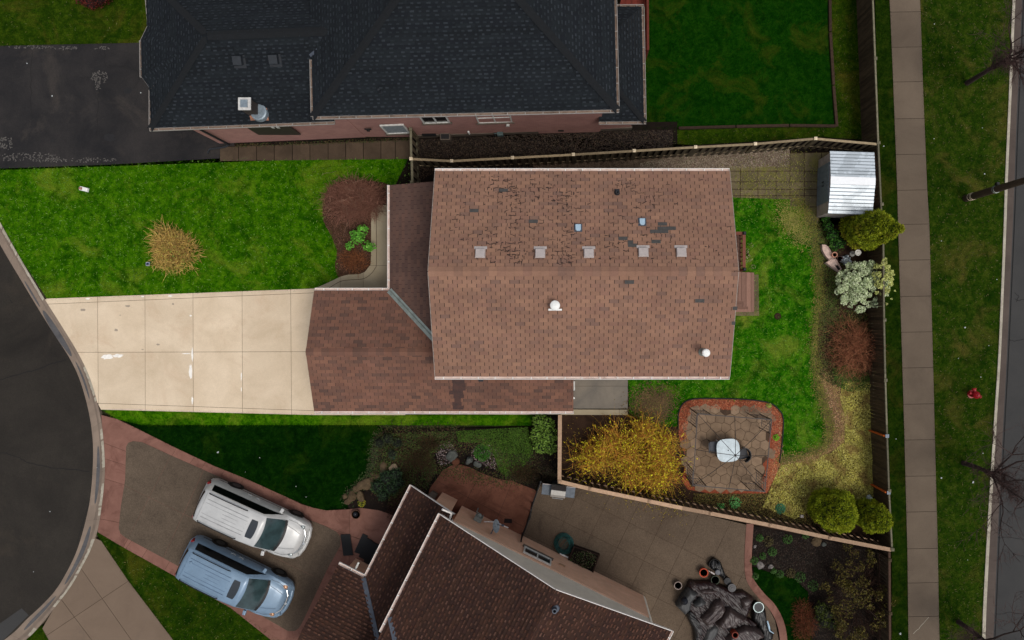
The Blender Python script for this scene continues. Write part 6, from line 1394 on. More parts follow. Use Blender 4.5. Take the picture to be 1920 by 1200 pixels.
mb.tube(a, [.03, .05, .03, .02], 6); tag(mb.build('plastic_strip', MT['ventB']), 'pale blue plastic strip hanging beside the black cover', 'strip')

# ================================================================ garden ornaments
ck = lambda *p: [(1500 + x / 5, 440 + y / 5) for x, y in p]
PK = m_plain('pink_stone', (196, 172, 160), .8, var=.1, scale=10)
def leafstone(label, pts, h, z=.012):
    c = sum((P(x, y, h) for x, y in pts), Vector()) / len(pts); mb = MB(); p = [P2(x, y, h) for x, y in pts]; q = [tuple(Vector(v).lerp(c.xy, .25)) for v in p]; n = len(p)
    if area(p) < 0: p, q = p[::-1], q[::-1]
    V = [(x, y, z) for x, y in p] + [(x, y, h) for x, y in p] + [(x, y, h - .10) for x, y in q]
    F_ = [[i, (i + 1) % n, n + (i + 1) % n, n + i] for i in range(n)] + [[n + i, n + (i + 1) % n, 2 * n + (i + 1) % n, 2 * n + i] for i in range(n)] + [[2 * n + i for i in range(n)], [i for i in range(n)][::-1]]
    mb.add(V, F_); return tag(mb.build('leaf_basin', PK, bevel=.012), label, 'stone basin', 'pink leaf-shaped basins')
leafstone('pink leaf-shaped stone basin pointing up the lawn', ck((208, 92), (235, 92), (268, 112), (300, 170), (322, 215), (300, 238), (272, 235), (235, 190), (210, 140)), .30)
b2_ = leafstone('pink leaf-shaped stone basin with a dark slot, pointing to the shrub', ck((243, 262), (285, 235), (335, 222), (355, 250), (392, 322), (368, 348), (330, 325), (285, 295)), .32)
mb = MB(); mb.prism([P2(x, y, .33) for x, y in ck((340, 290), (352, 285), (378, 322), (364, 332))], .22, .324); mb.build('slot', MT['dark'], b2_)
pot('terracotta pot with a wide rim beside the pink basins', 1565.5, 477.5, .13, .4, (196, 140, 116), (60, 36, 28), rim=.03, z=.012); pot('dark clay pot between the basins and the white statue', 1575, 485, .13, .34, (70, 40, 32), (30, 20, 16), z=.012)
p = P(1587, 487); st_ = thing('garden_statue', 'white garden statue group among the clay pots', 'statue', p); random.seed(2)
mb = MB()
for i in range(26):
    a = random.uniform(0, 6.28); r = random.uniform(.02, .24); q = P(1588, 487, .3) + Vector((r * math.cos(a), r * .8 * math.sin(a), 0)); hh = random.uniform(.18, .5); rr = random.uniform(.04, .09)
    mb.lathe([(rr, 0), (rr * 1.2, hh * .5), (rr * .6, hh * .8), (rr * .7, hh * .9), (.0005, hh)], (q.x, q.y, .01), 8)
mb.build('figure', m_plain('statue_white', (176, 184, 186), .7, var=.3, scale=14), st_, smooth=True)
p = P(1609, 473.5, .75); mb = MB(); mb.lathe([(.14, 0), (.12, .05), (.05, .12), (.045, .6), (.10, .68), (.145, .75), (.135, .76), (.07, .73), (.05, .76), (.0005, .77)], (p.x, p.y, 0), 22); tag(mb.build('bird_bath', m_plain('bath_white', (206, 202, 194), .6, var=.08), smooth=False), 'round white bird bath on a pedestal by the tall fence', 'bird bath')
p = P(1633, 938, .4); mb = MB(); mb.lathe([(.11, 0), (.14, .2), (.09, .36), (.10, .44), (.06, .52), (.0005, .55)], (p.x, p.y, 0), 14, sx=1, sy=1.6); tag(mb.build('garden_statue', m_plain('statue_grey', (170, 184, 186), .7, var=.3, scale=20), smooth=True), 'small pale statue behind the round evergreens', 'statue')
mb = MB(); p = P(1502, 967); mb.box(p + Vector((0, 0, .08)), (.18, .16, .16), taper=.8); tag(mb.build('white_block', MT['vent'], bevel=.02), 'small pale block in the ground cover near the lower fence', 'block')
# lawn fittings
q = P(159, 355); mb = MB(); mb.box(q + Vector((0, 0, .06)), (.42, .2, .14), rz=R(-14), taper=.9); mb.box(q + Vector((-.11, .02, .16)), (.14, .12, .07), rz=R(-14), m=1); tag(mb.build('utility_cover', [MT['white'], m_plain('reddish', (150, 110, 96), .7)], bevel=.02), 'white plastic box sitting on the front lawn', 'utility box')
q = P(277, 495, .35); sl2 = thing('solar_light', 'small square solar light beside the straw-coloured shrub', 'garden light', (q.x, q.y, 0)); mb = MB(); mb.box((q.x, q.y, .34), (.17, .17, .04)); mb.box((q.x, q.y, .365), (.11, .11, .01), m=1); mb.build('panel', [m_plain('solar_rim', (150, 156, 170), .4), m_plain('solar_cell', (24, 32, 72), .3)], sl2); mb = MB(); mb.tube([(q.x, q.y, 0), (q.x, q.y, .33)], .015, 6); mb.build('stake', MT['black'], sl2)
q = P(1458, 593); mb = MB(); mb.lathe([(.0005, .03), (.13, .03), (.15, .05), (.16, .03), (.16, 0)], q, 14); tag(mb.build('drain_cover', m_conc('drain', (40, 28, 20), (64, 48, 34), (30, 20, 14), 12, .7, .5)), 'round rusty drain cover in the back lawn', 'drain cover')
random.seed(8); lit = m_plain('litter_white', (170, 176, 176), .8)
def scrap(px, py, s, label, grp, z=.03):
    s *= .75; q = P(px, py, z); mb = MB(); n = 6; pts = [q + Vector((s * math.cos(2 * PI * i / n) * random.uniform(.5, 1), s * math.sin(2 * PI * i / n) * random.uniform(.5, 1), random.uniform(0, s * .5))) for i in range(n)]; top = q + Vector((0, 0, s * .6))
    mb.add(pts + [top], [[i, (i + 1) % n, n] for i in range(n)] + [list(range(n))[::-1]]); tag(mb.build('pebble' if 'pebble' in label else 'paper_scrap', lit), label, 'pebble' if 'pebble' in label else 'paper scrap', grp)
for x, y, s in [(1752, 45, .05), (1657, 274, .06), (1842, 240, .03), (1846, 326, .06), (1809, 614, .08), (1797, 672, .045), (1839, 707, .04), (1869, 524, .045), (1854, 648, .04), (1765, 452, .04), (1680, 823, .04), (1765, 896, .07), (1824, 904, .09), (1843, 850, .04), (1688, 1188, .09), (1751, 260, .04), (1814, 1050, .03)]:
    scrap(x, y, s, 'white scrap of paper in the grass along the street', 'paper scraps in the street grass')
for x, y, s in [(409, 848, .09), (487, 858, .04), (460, 885, .03), (555, 912, .04), (574, 932, .04)]: scrap(x, y, s, 'white scrap of paper on the dark lawn above the vans', 'paper scraps on the dark lawn')
for x, y, s in [(94, 959, .045), (182, 877, .03), (63, 1072, .035)]: scrap(x, y, s, 'pale pebble on the turning circle or its kerb', 'pebbles on the turning circle', -.08 if x != 182 else -.04)
for x, y, s in [(51, 119, .05), (98, 180, .06), (264, 174, .05)]: scrap(x, y, s, 'pale pebble on the black asphalt driveway', 'pebbles on the black driveway', .02)
# ================================================================ vegetation
def unit(v): return v / (np.linalg.norm(v, axis=1, keepdims=True) + 1e-9)
def leafcloud(name, C, size, mat, parent=None, nrm=None, nb=.5, aspect=.55, jitter=.35, midx=None):
    """diamond leaves at C (N,3); nrm = preferred normal per leaf, nb its weight"""
    C = np.asarray(C, float); n = len(C); a = unit(rng.normal(size=(n, 3)))
    N = unit(rng.normal(size=(n, 3)) * (1 - nb) + (nrm if nrm is not None else np.array([[0, 0, 1.]])) * nb * 1.6)
    u = unit(np.cross(a, N)); v = np.cross(N, u); s = size * rng.uniform(1 - jitter, 1 + jitter, (n, 1))
    V = np.stack([C - u * s, C + v * s * aspect, C + u * s, C - v * s * aspect], 1)
    return fastmesh(name, V, 4, mat, parent, midx)
def twigs(name, B, D, L, r, mat, parent=None, K=4, droop=.0, wig=.12, taper=.3, midx=None):
    B = np.asarray(B, float); n = len(B); D = unit(np.asarray(D, float)); L = np.broadcast_to(np.asarray(L, float), (n,))[:, None]; r = np.broadcast_to(np.asarray(r, float), (n,))[:, None]
    side = unit(np.cross(D, rng.normal(size=(n, 3)))); up2 = np.cross(D, side); P_ = []
    bend = rng.normal(size=(n, 1)) * wig; ph = rng.uniform(0, 6.28, (n, 1))
    for k in range(K + 1):
        t = k / K; P_.append(B + D * L * t + side * L * (bend * t * t * 1.5 + wig * .35 * np.sin(ph + t * 5)) + np.array([[0, 0, -1.]]) * L * droop * t * t)
    rings = []
    for k in range(K + 1):
        rr = r * (1 - (1 - taper) * k / K); rings.append([P_[k] + (side * math.cos(a) + up2 * math.sin(a)) * rr for a in (0, 2.094, 4.189)])
    V = []
    for k in range(K):
        for j in range(3):
            V.append(np.stack([rings[k][j], rings[k][(j + 1) % 3], rings[k + 1][(j + 1) % 3], rings[k + 1][j]], 1))
    V = np.concatenate(V, 0); o = fastmesh(name, V, 4, mat, parent, None if midx is None else np.tile(midx, K * 3)); return o, P_[-1], P_
def disk(n, rx, ry, pw=.5):
    a = rng.uniform(0, 2 * PI, n); r = rng.uniform(0, 1, n) ** pw; return r * np.cos(a) * rx, r * np.sin(a) * ry, r
def plant(name, label, cat, px, py, z=0.0, group=None): p = P(px, py, 0); return thing(name, label, cat, (p.x, p.y, z), 0, group)
def twm(nm, cols): return m_leaf(nm, cols, .85)
PXM = .025
def bare_shrub(name, label, px, py, rx, ry, h, cols, n, r=.006, L=(.3, .7), up=.6, droop=.0, extra=None, stems=14, cat='shrub', zc=.15, shell=.6, mess=.34, subs=6):
    t = plant(name, label, cat, px, py); c = np.array([t.location.x, t.location.y, 0]); m = twm(name + '_twig', cols)
    a = rng.uniform(0, 2 * PI, n); e = np.arccos(rng.uniform(0, 1, n)); q = rng.uniform(.05, shell, n); wob = 1 + .13 * np.sin(a * 3 + rx) + .08 * np.sin(a * 7 + ry)
    d = np.stack([np.cos(a) * np.sin(e), np.sin(a) * np.sin(e), np.cos(e)], 1); sc_ = np.array([[rx, ry, h]]) * wob[:, None]
    so = np.stack([rng.uniform(-.38, .38, subs) * rx, rng.uniform(-.38, .38, subs) * ry, np.zeros(subs)], 1)[rng.integers(0, subs, n)]; sc_ = sc_ * .78
    c0 = c; c = c + so; B = c + d * sc_ * q[:, None] + [0, 0, zc * h]; E = c + d * sc_ * rng.uniform(.8, 1.0, (n, 1)) + [0, 0, 0]
    q2 = rng.uniform(.35, .93, n) ** .7; B = c + d * sc_ * q2[:, None] + [0, 0, .0]; dd = d * [1, 1, .55] + rng.normal(size=(n, 3)) * mess * 2.4; Ls = rng.uniform(.16, .46, n) * min(rx, ry)
    twigs('branches', B, dd, Ls, rng.uniform(.6, 1.3, n) * r, m, t, 4, droop, .22)
    c = c0; k = stems; a = rng.uniform(0, 6.28, k); D = np.stack([np.cos(a) * rx, np.sin(a) * ry, np.full(k, h * 1.1)], 1) * .8; twigs('branches', np.tile(c, (k, 1)) + rng.normal(size=(k, 3)) * .04, D, np.linalg.norm(D, axis=1) * .8, r * 2.6, m, t, 5, 0, .2)
    return t, c
# --- front lawn
t, c = bare_shrub('straw_shrub', 'round straw-coloured shrub standing alone on the front lawn', 329, 465, 1.16, 1.08, .95, [(150, 116, 62), (204, 172, 92), (176, 134, 74), (222, 196, 112), (120, 84, 50), (200, 178, 84), (150, 104, 66)], 1900, .0155, stems=20, mess=.34, subs=9)
x, y, r_ = disk(260, .85, .85); leafcloud('leaves', np.stack([c[0] + x + .2, c[1] + y - .3, .85 - r_ * .5 + rng.normal(0, .05, len(x))], 1), .045, m_leaf('straw_leaf', [(90, 120, 40), (170, 160, 70), (140, 110, 60)]), t)
t, c = bare_shrub('bare_shrub', 'wide purplish-brown leafless shrub beside the curved walk', 664, 388, 1.42, 1.22, 1.15, [(122, 82, 68), (144, 100, 82), (100, 66, 56), (158, 114, 94), (128, 84, 70)], 4600, .0075, stems=16)
n = 26; a = rng.uniform(0, 6.28, n); D = np.stack([np.cos(a), np.sin(a), rng.uniform(.2, .6, n)], 1); twigs('branches', np.tile(c + [0.0, .2, .85], (n, 1)) + rng.normal(size=(n, 3)) * [.45, .45, .06], D, rng.uniform(.3, .7, n), .010, twm('pale_twig', [(150, 118, 98), (132, 102, 86)]), t, 5, .3, .3)
# --- generic leafy shrubs
def leafy(name, label, px, py, lobes, cols, size, dens, patch=None, cat='shrub', nb=.55, core=(18, 24, 8), aspect=.6, zbase=0, group=None, corek=.8):
    """lobes: (px,py,z,r) ellipsoid clumps in photo pixels at their own height"""
    t = plant(name, label, cat, px, py, zbase, group); m = m_leaf(name + '_leaf', cols, patch=patch); C, N = [], []; mb = MB()
    for (lx_, ly_, z, r) in lobes:
        q = P(lx_, ly_, z); n = int(dens * r * r * 4 * PI * .6); d = unit(rng.normal(size=(n, 3))); d[:, 2] = np.abs(d[:, 2]) * np.where(rng.random(n) < .8, 1, -1)
        rad = r * (1 - .28 * rng.random(n) ** 2) * (1 + .12 * np.sin(d[:, 0] * 7 + lx_) * np.sin(d[:, 1] * 8 + ly_)); C.append(np.array([q.x, q.y, z]) + d * rad[:, None] * [1, 1, .85]); N.append(d)
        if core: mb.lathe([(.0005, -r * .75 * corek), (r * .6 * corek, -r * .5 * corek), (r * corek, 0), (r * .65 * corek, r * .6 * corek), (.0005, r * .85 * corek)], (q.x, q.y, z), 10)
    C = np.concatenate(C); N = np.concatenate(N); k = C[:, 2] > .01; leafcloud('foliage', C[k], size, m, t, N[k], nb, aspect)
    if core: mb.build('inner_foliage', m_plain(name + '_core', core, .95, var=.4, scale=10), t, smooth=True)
    mb = MB(); q = P(lobes[0][0], lobes[0][1], lobes[0][2]); mb.tube([(t.location.x, t.location.y, 0), (q.x, q.y, max(.1, lobes[0][2]))], [.04, .02], 6); mb.build('stem', MT['iron'] if 0 else m_plain(name + '_stem', (60, 44, 34), .9), t)
    return t
leafy('rhododendron', 'bright green leafy shrub beside the curved walk', 678, 452, [(680, 432, .7, .26), (672, 446, .75, .30), (690, 462, .55, .24), (656, 461, .45, .20), (664, 440, .55, .2), (698, 463, .5, .18)], [(60, 128, 30), (104, 172, 56), (84, 150, 44), (132, 190, 80)], .055, 300, nb=.4, core=None)
bare_shrub('ornamental_grass', 'rust-coloured arching clump at the bend of the walk', 664, 487, .74, .60, .45, [(120, 70, 44), (150, 96, 60), (92, 54, 36), (134, 84, 50)], 900, .009, cat='shrub', droop=.35)
# --- forsythia
random.seed(77); t = plant('forsythia', 'large sprawling yellow forsythia bush between the side patio and the flagstones', 'shrub', 1180, 850)
fo_tw = twm('forsythia_twig', [(176, 112, 44), (204, 150, 56), (140, 84, 34), (196, 168, 60), (166, 96, 42)]); fo_lf = m_leaf('forsythia_leaf', [(206, 190, 20), (168, 172, 26), (232, 220, 44), (130, 142, 22), (200, 164, 22), (214, 204, 34)], .6)
B, D, L = [], [], []
cen = [(1175, 845, .3), (1125, 845, .3), (1230, 850, .3), (1180, 880, .3), (1205, 805, .3), (1245, 880, .3), (1105, 855, .3), (1220, 890, .3), (1145, 820, .3), (1240, 825, .3)]
for i in range(2400):
    px, py, z = random.choice(cen); q = P(px + random.gauss(0, 11), py + random.gauss(0, 10), 0); z0 = random.uniform(.3, 1.45); a = random.uniform(0, 6.28)
    B.append((q.x, q.y, z0)); D.append((math.cos(a), math.sin(a), random.uniform(-.1, .7))); L.append(random.uniform(.35, 1.05) * (1.2 if random.random() < .1 else 1))
NB = len(B); _, T_, PP = twigs('branches', B, D, L, np.where(rng.random(NB) < .3, rng.uniform(.011, .018, NB), rng.uniform(.005, .010, NB)), fo_tw, t, 5, .22, .45)
PA = np.stack(PP, 1); leafy_t = rng.random(NB) < .5; PA = PA[leafy_t]; pts = []
for k in range(1, 5):
    for f in (.15, .5, .85): pts.append(PA[:, k] * (1 - f) + PA[:, k + 1] * f)
pts = np.concatenate(pts) ; pts = pts[rng.random(len(pts)) < .5]; pts = pts[pts[:, 2] > .75]; pts = pts + rng.normal(size=pts.shape) * .016
leafcloud('leaves', pts, .036, fo_lf, t, nb=.4, aspect=.6)
B = []; D = []
for i in range(60): px, py, z = random.choice(cen); q = P(px, py, 0); B.append((q.x, q.y, 0)); D.append((random.gauss(0, .5), random.gauss(0, .5), 1))
twigs('branches', B, D, rng.uniform(.8, 1.5, 60), .014, fo_tw, t, 4, 0, .2)
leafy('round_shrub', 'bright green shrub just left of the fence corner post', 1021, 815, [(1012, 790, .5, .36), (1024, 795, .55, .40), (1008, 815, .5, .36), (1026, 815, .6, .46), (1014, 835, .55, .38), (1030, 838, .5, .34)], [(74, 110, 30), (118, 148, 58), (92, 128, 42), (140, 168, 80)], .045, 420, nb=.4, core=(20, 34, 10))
# --- evergreens
def evergreen(label, base, h, r, tips, cols, seed, tipcol):
    px, py = base; t = plant('evergreen', label, 'tree', px, py); b = np.array([t.location.x, t.location.y, 0]); rs = np.random.default_rng(seed)
    lob = []
    for (ox, oy, hh, rr) in tips:
        k = 46
        for i in range(k):
            f = (i + .5) / k; z = hh * (.10 + .86 * f); prof = rr * (1 - f ** 2.0) ** .55 * (.85 + .3 * min(1, f * 3)) if r < 0 else rr * (1 - f) ** .62 * min(1, .55 + f * 2.2); a = i * 2.4; lob.append((b[0] + ox + math.cos(a) * prof * .62, b[1] + oy + math.sin(a) * prof * .62, z, rr * .36 * (1 - .45 * f) * rs.uniform(.75, 1.45)))
    C, N = [], []; mb = MB()
    for (x, y, z, lr) in lob:
        n = int(520 * lr * lr * 12 + 90); d = unit(rs.normal(size=(n, 3))); out = unit(np.array([[x - b[0], y - b[1], .8 * r if r > 0 else .6]])); d = unit(d + out * .55)
        C.append(np.array([x, y, z]) + d * (lr * rs.uniform(.75, 1.08, n))[:, None]); N.append(d)
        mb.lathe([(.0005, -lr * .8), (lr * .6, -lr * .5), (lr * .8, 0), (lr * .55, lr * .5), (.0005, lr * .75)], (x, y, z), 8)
    C = np.concatenate(C); N = np.concatenate(N); k = C[:, 2] > .02; C, N = C[k], N[k]
    # sprays: slim leaves that point outwards
    u = unit(N + rs.normal(size=N.shape) * .45); w = unit(np.cross(u, rs.normal(size=N.shape))); s = rs.uniform(.035, .07, (len(C), 1)); V = np.stack([C - w * s * .38, C + w * s * .38, C + u * s * 1.3], 1)
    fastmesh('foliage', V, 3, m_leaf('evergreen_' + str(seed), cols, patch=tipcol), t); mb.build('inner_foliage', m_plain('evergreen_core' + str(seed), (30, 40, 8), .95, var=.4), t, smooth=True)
    mb = MB(); mb.tube([tuple(b), (b[0], b[1], h * .5)], [.09, .05], 8); mb.build('trunk', m_plain('bark' + str(seed), (70, 52, 38), .9), t); return t
EG = [(104, 124, 10), (136, 148, 18), (76, 100, 8), (160, 166, 30), (118, 134, 12), (148, 152, 22)]
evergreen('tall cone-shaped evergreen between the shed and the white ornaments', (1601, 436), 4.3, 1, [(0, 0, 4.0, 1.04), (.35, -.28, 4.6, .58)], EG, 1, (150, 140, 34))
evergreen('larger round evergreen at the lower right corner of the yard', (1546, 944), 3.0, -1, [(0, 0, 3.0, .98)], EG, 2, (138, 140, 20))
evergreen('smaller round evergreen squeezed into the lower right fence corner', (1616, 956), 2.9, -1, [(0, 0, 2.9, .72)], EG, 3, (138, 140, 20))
# --- variegated shrub
V1 = []; random.seed(15)
for i in range(120):
    a = random.uniform(0, 6.28); r = random.uniform(.0, 1) ** .55; V1.append((1618 + 50 * r * math.cos(a), 535 + 46 * r * math.sin(a), 1.5 - .8 * r * random.uniform(.2, 1), random.uniform(.08, .19)))
leafy('variegated_shrub', 'pale grey-green variegated shrub leaning on the tall fence', 1600, 540, V1, [(176, 192, 142), (214, 224, 184), (146, 168, 112), (230, 234, 200), (192, 206, 156)], .040, 600, nb=.3, core=None)
V2 = []
for i in range(40):
    a = random.uniform(0, 6.28); r = random.random() ** .5; V2.append((1655 + 18 * r * math.cos(a) , 522 + 36 * r * math.sin(a), 1.9 - .4 * r, random.uniform(.06, .14)))
V2 += [(1655, 495, 2.0, .08), (1656, 488, 2.0, .06), (1676, 515, 2., .05), (1678, 545, 2., .05), (1672, 560, 2., .05), (1662, 570, 1.9, .05)]
tv = leafy('yellow_shrub', 'yellow-green leafy branch reaching over the tall fence', 1640, 520, V2, [(176, 182, 96), (204, 206, 130), (156, 168, 84), (214, 208, 140)], .040, 560, nb=.35, core=None)
# --- brown shrub and hedge plants
bare_shrub('bare_shrub', 'reddish-brown leafless shrub against the middle of the tall fence', 1600, 648, 1.2, 1.5, 1.5, [(128, 74, 50), (156, 100, 68), (98, 56, 40), (170, 118, 84), (132, 70, 52)], 2500, .0075, droop=.15, stems=16)
leafy('low_shrub', 'low green shrub at the foot of the cone-shaped evergreen', 1565, 440, [(1552, 425, .3, .26), (1560, 440, .35, .32), (1575, 455, .3, .28), (1565, 460, .25, .26), (1548, 412, .2, .2)], [(34, 84, 18), (60, 112, 30), (24, 64, 14), (90, 130, 50)], .045, 300, nb=.4, core=(14, 26, 8))
leafy('flowering_plant', 'pale flowering plant beside the small deck', 1404, 480, [(1400, 470, .5, .14), (1404, 485, .5, .16), (1412, 500, .35, .12), (1397, 492, .5, .10), (1408, 460, .3, .12)], [(150, 140, 110), (110, 120, 60), (180, 168, 140), (120, 120, 70)], .03, 260, nb=.3, core=None)
def herb(label, px, py, r, cols, n=150, size=.05, h=.22, name='garden_plant', group=None):
    t = plant(name, label, 'plant', px, py, 0, group); x, y, q = disk(n, r, r); C = np.stack([t.location.x + x, t.location.y + y, .03 + h * (1 - q ** 2) * rng.uniform(.4, 1, n)], 1); leafcloud('foliage', C, size, m_leaf('herb_' + label[:14] + str(int(px)), cols), t, nb=.6, aspect=.5); return t
herb('blue-green round cushion plant in the yellow ground cover', 1462, 953, .27, [(50, 110, 76), (70, 130, 96), (40, 92, 60)], 420, .03)
herb('light green seedling clump nearest the gazebo corner', 1377, 941, .30, [(70, 140, 70), (110, 170, 96), (60, 120, 54)], 110, .055)
herb('green seedling clump beside the lower fence', 1351, 949, .20, [(60, 130, 60), (90, 160, 80)], 70, .05)
herb('small weed with broad leaves growing on the red mulch', 1455, 820, .15, [(90, 150, 20), (130, 176, 40)], 70, .045); herb('tiny yellow-green weed at the upper corner of the mulch', 1441, 760, .13, [(120, 150, 50), (160, 170, 80)], 50, .04)
leafy('red_shrub', 'dark red shrub cut by the top edge of the photo', 172, 0, [(160, -8, .5, .5), (185, -6, .5, .5), (172, 2, .55, .42), (200, -12, .4, .4)], [(70, 22, 16), (96, 34, 24), (50, 16, 12)], .04, 260, nb=.4, core=(20, 8, 6))
# --- neighbour's rockery (south-west)
random.seed(41)
def rock(px, py, r, col, label, grp, mt=None):
    p = P(px, py); mb = MB(); bm = bmesh.new(); bmesh.ops.create_icosphere(bm, subdivisions=2, radius=1); ph = [random.uniform(0, 6) for _ in range(6)]
    sx, sy, sz, rz = random.uniform(.8, 1.3), random.uniform(.7, 1.1), random.uniform(.5, .8), random.uniform(0, 3)
    for v in bm.verts:
        k = 1 + .16 * math.sin(v.co.x * 3 + ph[0]) + .14 * math.sin(v.co.y * 4 + ph[1]) + .1 * math.sin(v.co.z * 5 + ph[2]); q = v.co * k; x, y = q.x * sx, q.y * sy; v.co = (p.x + r * (x * math.cos(rz) - y * math.sin(rz)), p.y + r * (x * math.sin(rz) + y * math.cos(rz)), r * sz * .5 + r * sz * q.z)
    me = bpy.data.meshes.new('rock'); bm.to_mesh(me); bm.free(); me.materials.append(mt); o = link(bpy.data.objects.new('rock', me)); return tag(o, label, 'rock', grp)
RM = m_conc('rock_beige', (70, 58, 43), (96, 80, 60), (44, 40, 28), 5, .5, .8); RG = m_conc('rock_grey', (70, 74, 70), (92, 94, 90), (54, 54, 52), 5, .5, .8)
for x, y, r in [(661, 929, .24), (677, 930, .22), (688, 908, .26), (676, 911, .20), (704, 894, .19), (648, 931, .12), (655, 939, .18), (697, 900, .14), (669, 917, .16), (720, 878, .24), (699, 889, .12)]: rock(x, y, r, 0, 'beige rock in the row edging the dark lawn', 'rocks edging the dark lawn', RM)
rock(738, 877, .20, 0, 'pale beige rock alone among the shrubs of the rockery', None, m_conc('rock_pale', (120, 104, 84), (140, 122, 100), (90, 80, 62), 5, .4, .6)); rock(848, 854, .22, 0, 'grey-green rock between the two dark pebble patches', None, RG); rock(855, 866, .20, 0, 'reddish rock touching the curved red patio', None, m_conc('rock_red', (84, 52, 38), (104, 66, 50), (60, 40, 30), 5, .4, .6))
rock(880, 863, .22, 0, 'purple-grey rock above the red patio curve', None, RG); rock(895, 871, .18, 0, 'slanted grey rock at the edge of the red patio', None, RG); rock(1531, 1015, .22, 0, 'tan rock in the dark bed below the lower fence', None, RM); rock(1544, 1020, .12, 0, 'small grey rock right of the tan rock', None, RG)
for x, y, r in [(1425, 1059, .14), (1444, 1062, .12), (1415, 1024, .08)]: rock(x, y, r, 0, 'small pale rock among the plants by the red edging', 'pale rocks by the red edging', m_plain('rock_white', (110, 104, 100), .9, var=.3))
def cover_leaves(name, label, poly, n, size, cols, hmax=.12, z=.02, nb=.55, aspect=.55, sm=0, kind='stuff', patch=None, clump=0):
    p = pxs(poly, 0, sm, True) if sm else pxs(poly); x, y = sample(p, n)
    if clump:
        f = np.sin(x * 2.3 + 1.3 * np.sin(y * 1.9)) * np.sin(y * 2.7 + 1.1 * np.sin(x * 1.4)) + rng.normal(0, .45, len(x)); k = f > -clump; x, y = x[k], y[k]
    hh = hmax * (.45 + .4 * np.sin(x * 3.1 + np.sin(y * 2.2)) * np.sin(y * 3.7)); C = np.stack([x, y, z + np.abs(rng.normal(0, .4, len(x)) * hh) + rng.uniform(0, 1, len(x)) * np.maximum(.01, hh)], 1)
    o = leafcloud(name, C, size, m_leaf(name + str(rng.integers(9999)), cols, patch=patch), None, nb=nb, aspect=aspect); tag(o, label, 'ground cover', kind=kind); return o
cover_leaves('ground_cover', 'yellow-green ground cover in the lower right of the yard', [(1463, 872), (1510, 864), (1558, 848), (1582, 828), (1584, 785), (1574, 745), (1580, 715), (1630, 716), (1638, 800), (1640, 930), (1600, 940), (1540, 945), (1490, 972), (1430, 950), (1446, 910)], 34000, .034, [(164, 154, 62), (200, 190, 92), (130, 126, 50), (222, 212, 120), (112, 98, 46), (182, 172, 78)], .12, patch=(128, 98, 56), clump=1.1)
cover_leaves('ground_cover', 'brownish ground cover along the lower fence', [(1300, 925), (1440, 925), (1465, 900), (1530, 930), (1530, 985), (1440, 975), (1340, 950), (1300, 940)], 7500, .030, [(108, 92, 44), (138, 120, 62), (84, 66, 36), (70, 80, 30), (120, 90, 50)], .10, clump=.7)
cover_leaves('ground_cover', 'mixed green and brown ground cover between the lawn and the tall fence', [(1535, 590), (1560, 575), (1640, 590), (1640, 730), (1595, 725), (1560, 722), (1536, 705), (1532, 660)], 9000, .032, [(58, 78, 26), (84, 96, 38), (96, 78, 48), (44, 62, 22), (118, 104, 62)], .14, patch=(96, 60, 42), clump=1.0)
cover_leaves('ground_cover', 'dense green ground cover under the reddish-brown shrub', [(1560, 690), (1600, 680), (1628, 700), (1630, 730), (1590, 735), (1565, 720)], 3600, .032, [(52, 84, 22), (78, 110, 34), (44, 66, 18), (104, 118, 50)], .14)
cover_leaves('leaf_litter', 'fallen leaf litter on the bare soil path and beds', [(1532, 700), (1560, 720), (1592, 790), (1575, 850), (1500, 880), (1462, 880), (1440, 925), (1462, 770), (1470, 860), (1552, 840), (1560, 790)], 2600, .026, [(170, 128, 86), (140, 96, 62), (188, 156, 116), (110, 72, 46)], .02, nb=.85)
cover_leaves('leaf_litter', 'orange leaf litter around the mulch and lower bed', [(1440, 870), (1475, 868), (1470, 930), (1440, 940)], 1500, .026, [(180, 96, 50), (150, 78, 42), (196, 140, 92), (110, 60, 36)], .03, nb=.8)
cover_leaves('mulch_chips', 'reddish bark chips spread round the flagstone patio', [(1272, 800), (1273, 775), (1281, 757), (1300, 749), (1340, 748), (1400, 750), (1440, 756), (1458, 768), (1467, 785), (1465, 830), (1460, 868), (1452, 900), (1436, 925), (1420, 922), (1447, 850), (1446, 774), (1360, 768), (1310, 766), (1290, 780), (1284, 850), (1274, 825)], 5200, .030, [(146, 66, 40), (172, 88, 54), (108, 50, 32), (192, 122, 86), (86, 42, 30)], .03, .02, .8)
cover_leaves('mulch_chips', 'brown bark chips in the front bed', [(606, 385), (615, 355), (640, 340), (680, 338), (728, 346), (728, 386), (706, 387), (696, 398), (696, 480), (684, 511), (652, 516), (628, 500), (632, 470), (620, 440), (607, 415)], 4200, .028, [(70, 46, 34), (96, 66, 50), (52, 34, 26), (118, 84, 64)], .03, .01, .8)
cover_leaves('leaf_litter', 'brown leaves filling the narrow yard below the pink wall', [(784, 262), (1000, 252), (1170, 245), (1262, 244), (1262, 280), (1075, 290), (961, 295), (850, 300), (784, 296)], 9000, .032, [(32, 23, 18), (44, 31, 24), (24, 17, 14), (62, 46, 35), (34, 32, 16), (84, 68, 54)], .03, .01, .75)
cover_leaves('leaf_litter', 'dark leaves between the board fence and the brown-roofed house', [(780, 302), (1100, 294), (1200, 290), (1200, 316), (816, 322), (780, 345)], 2400, .03, [(52, 36, 26), (70, 50, 36), (38, 26, 20), (96, 76, 56)], .03, .01, .75)
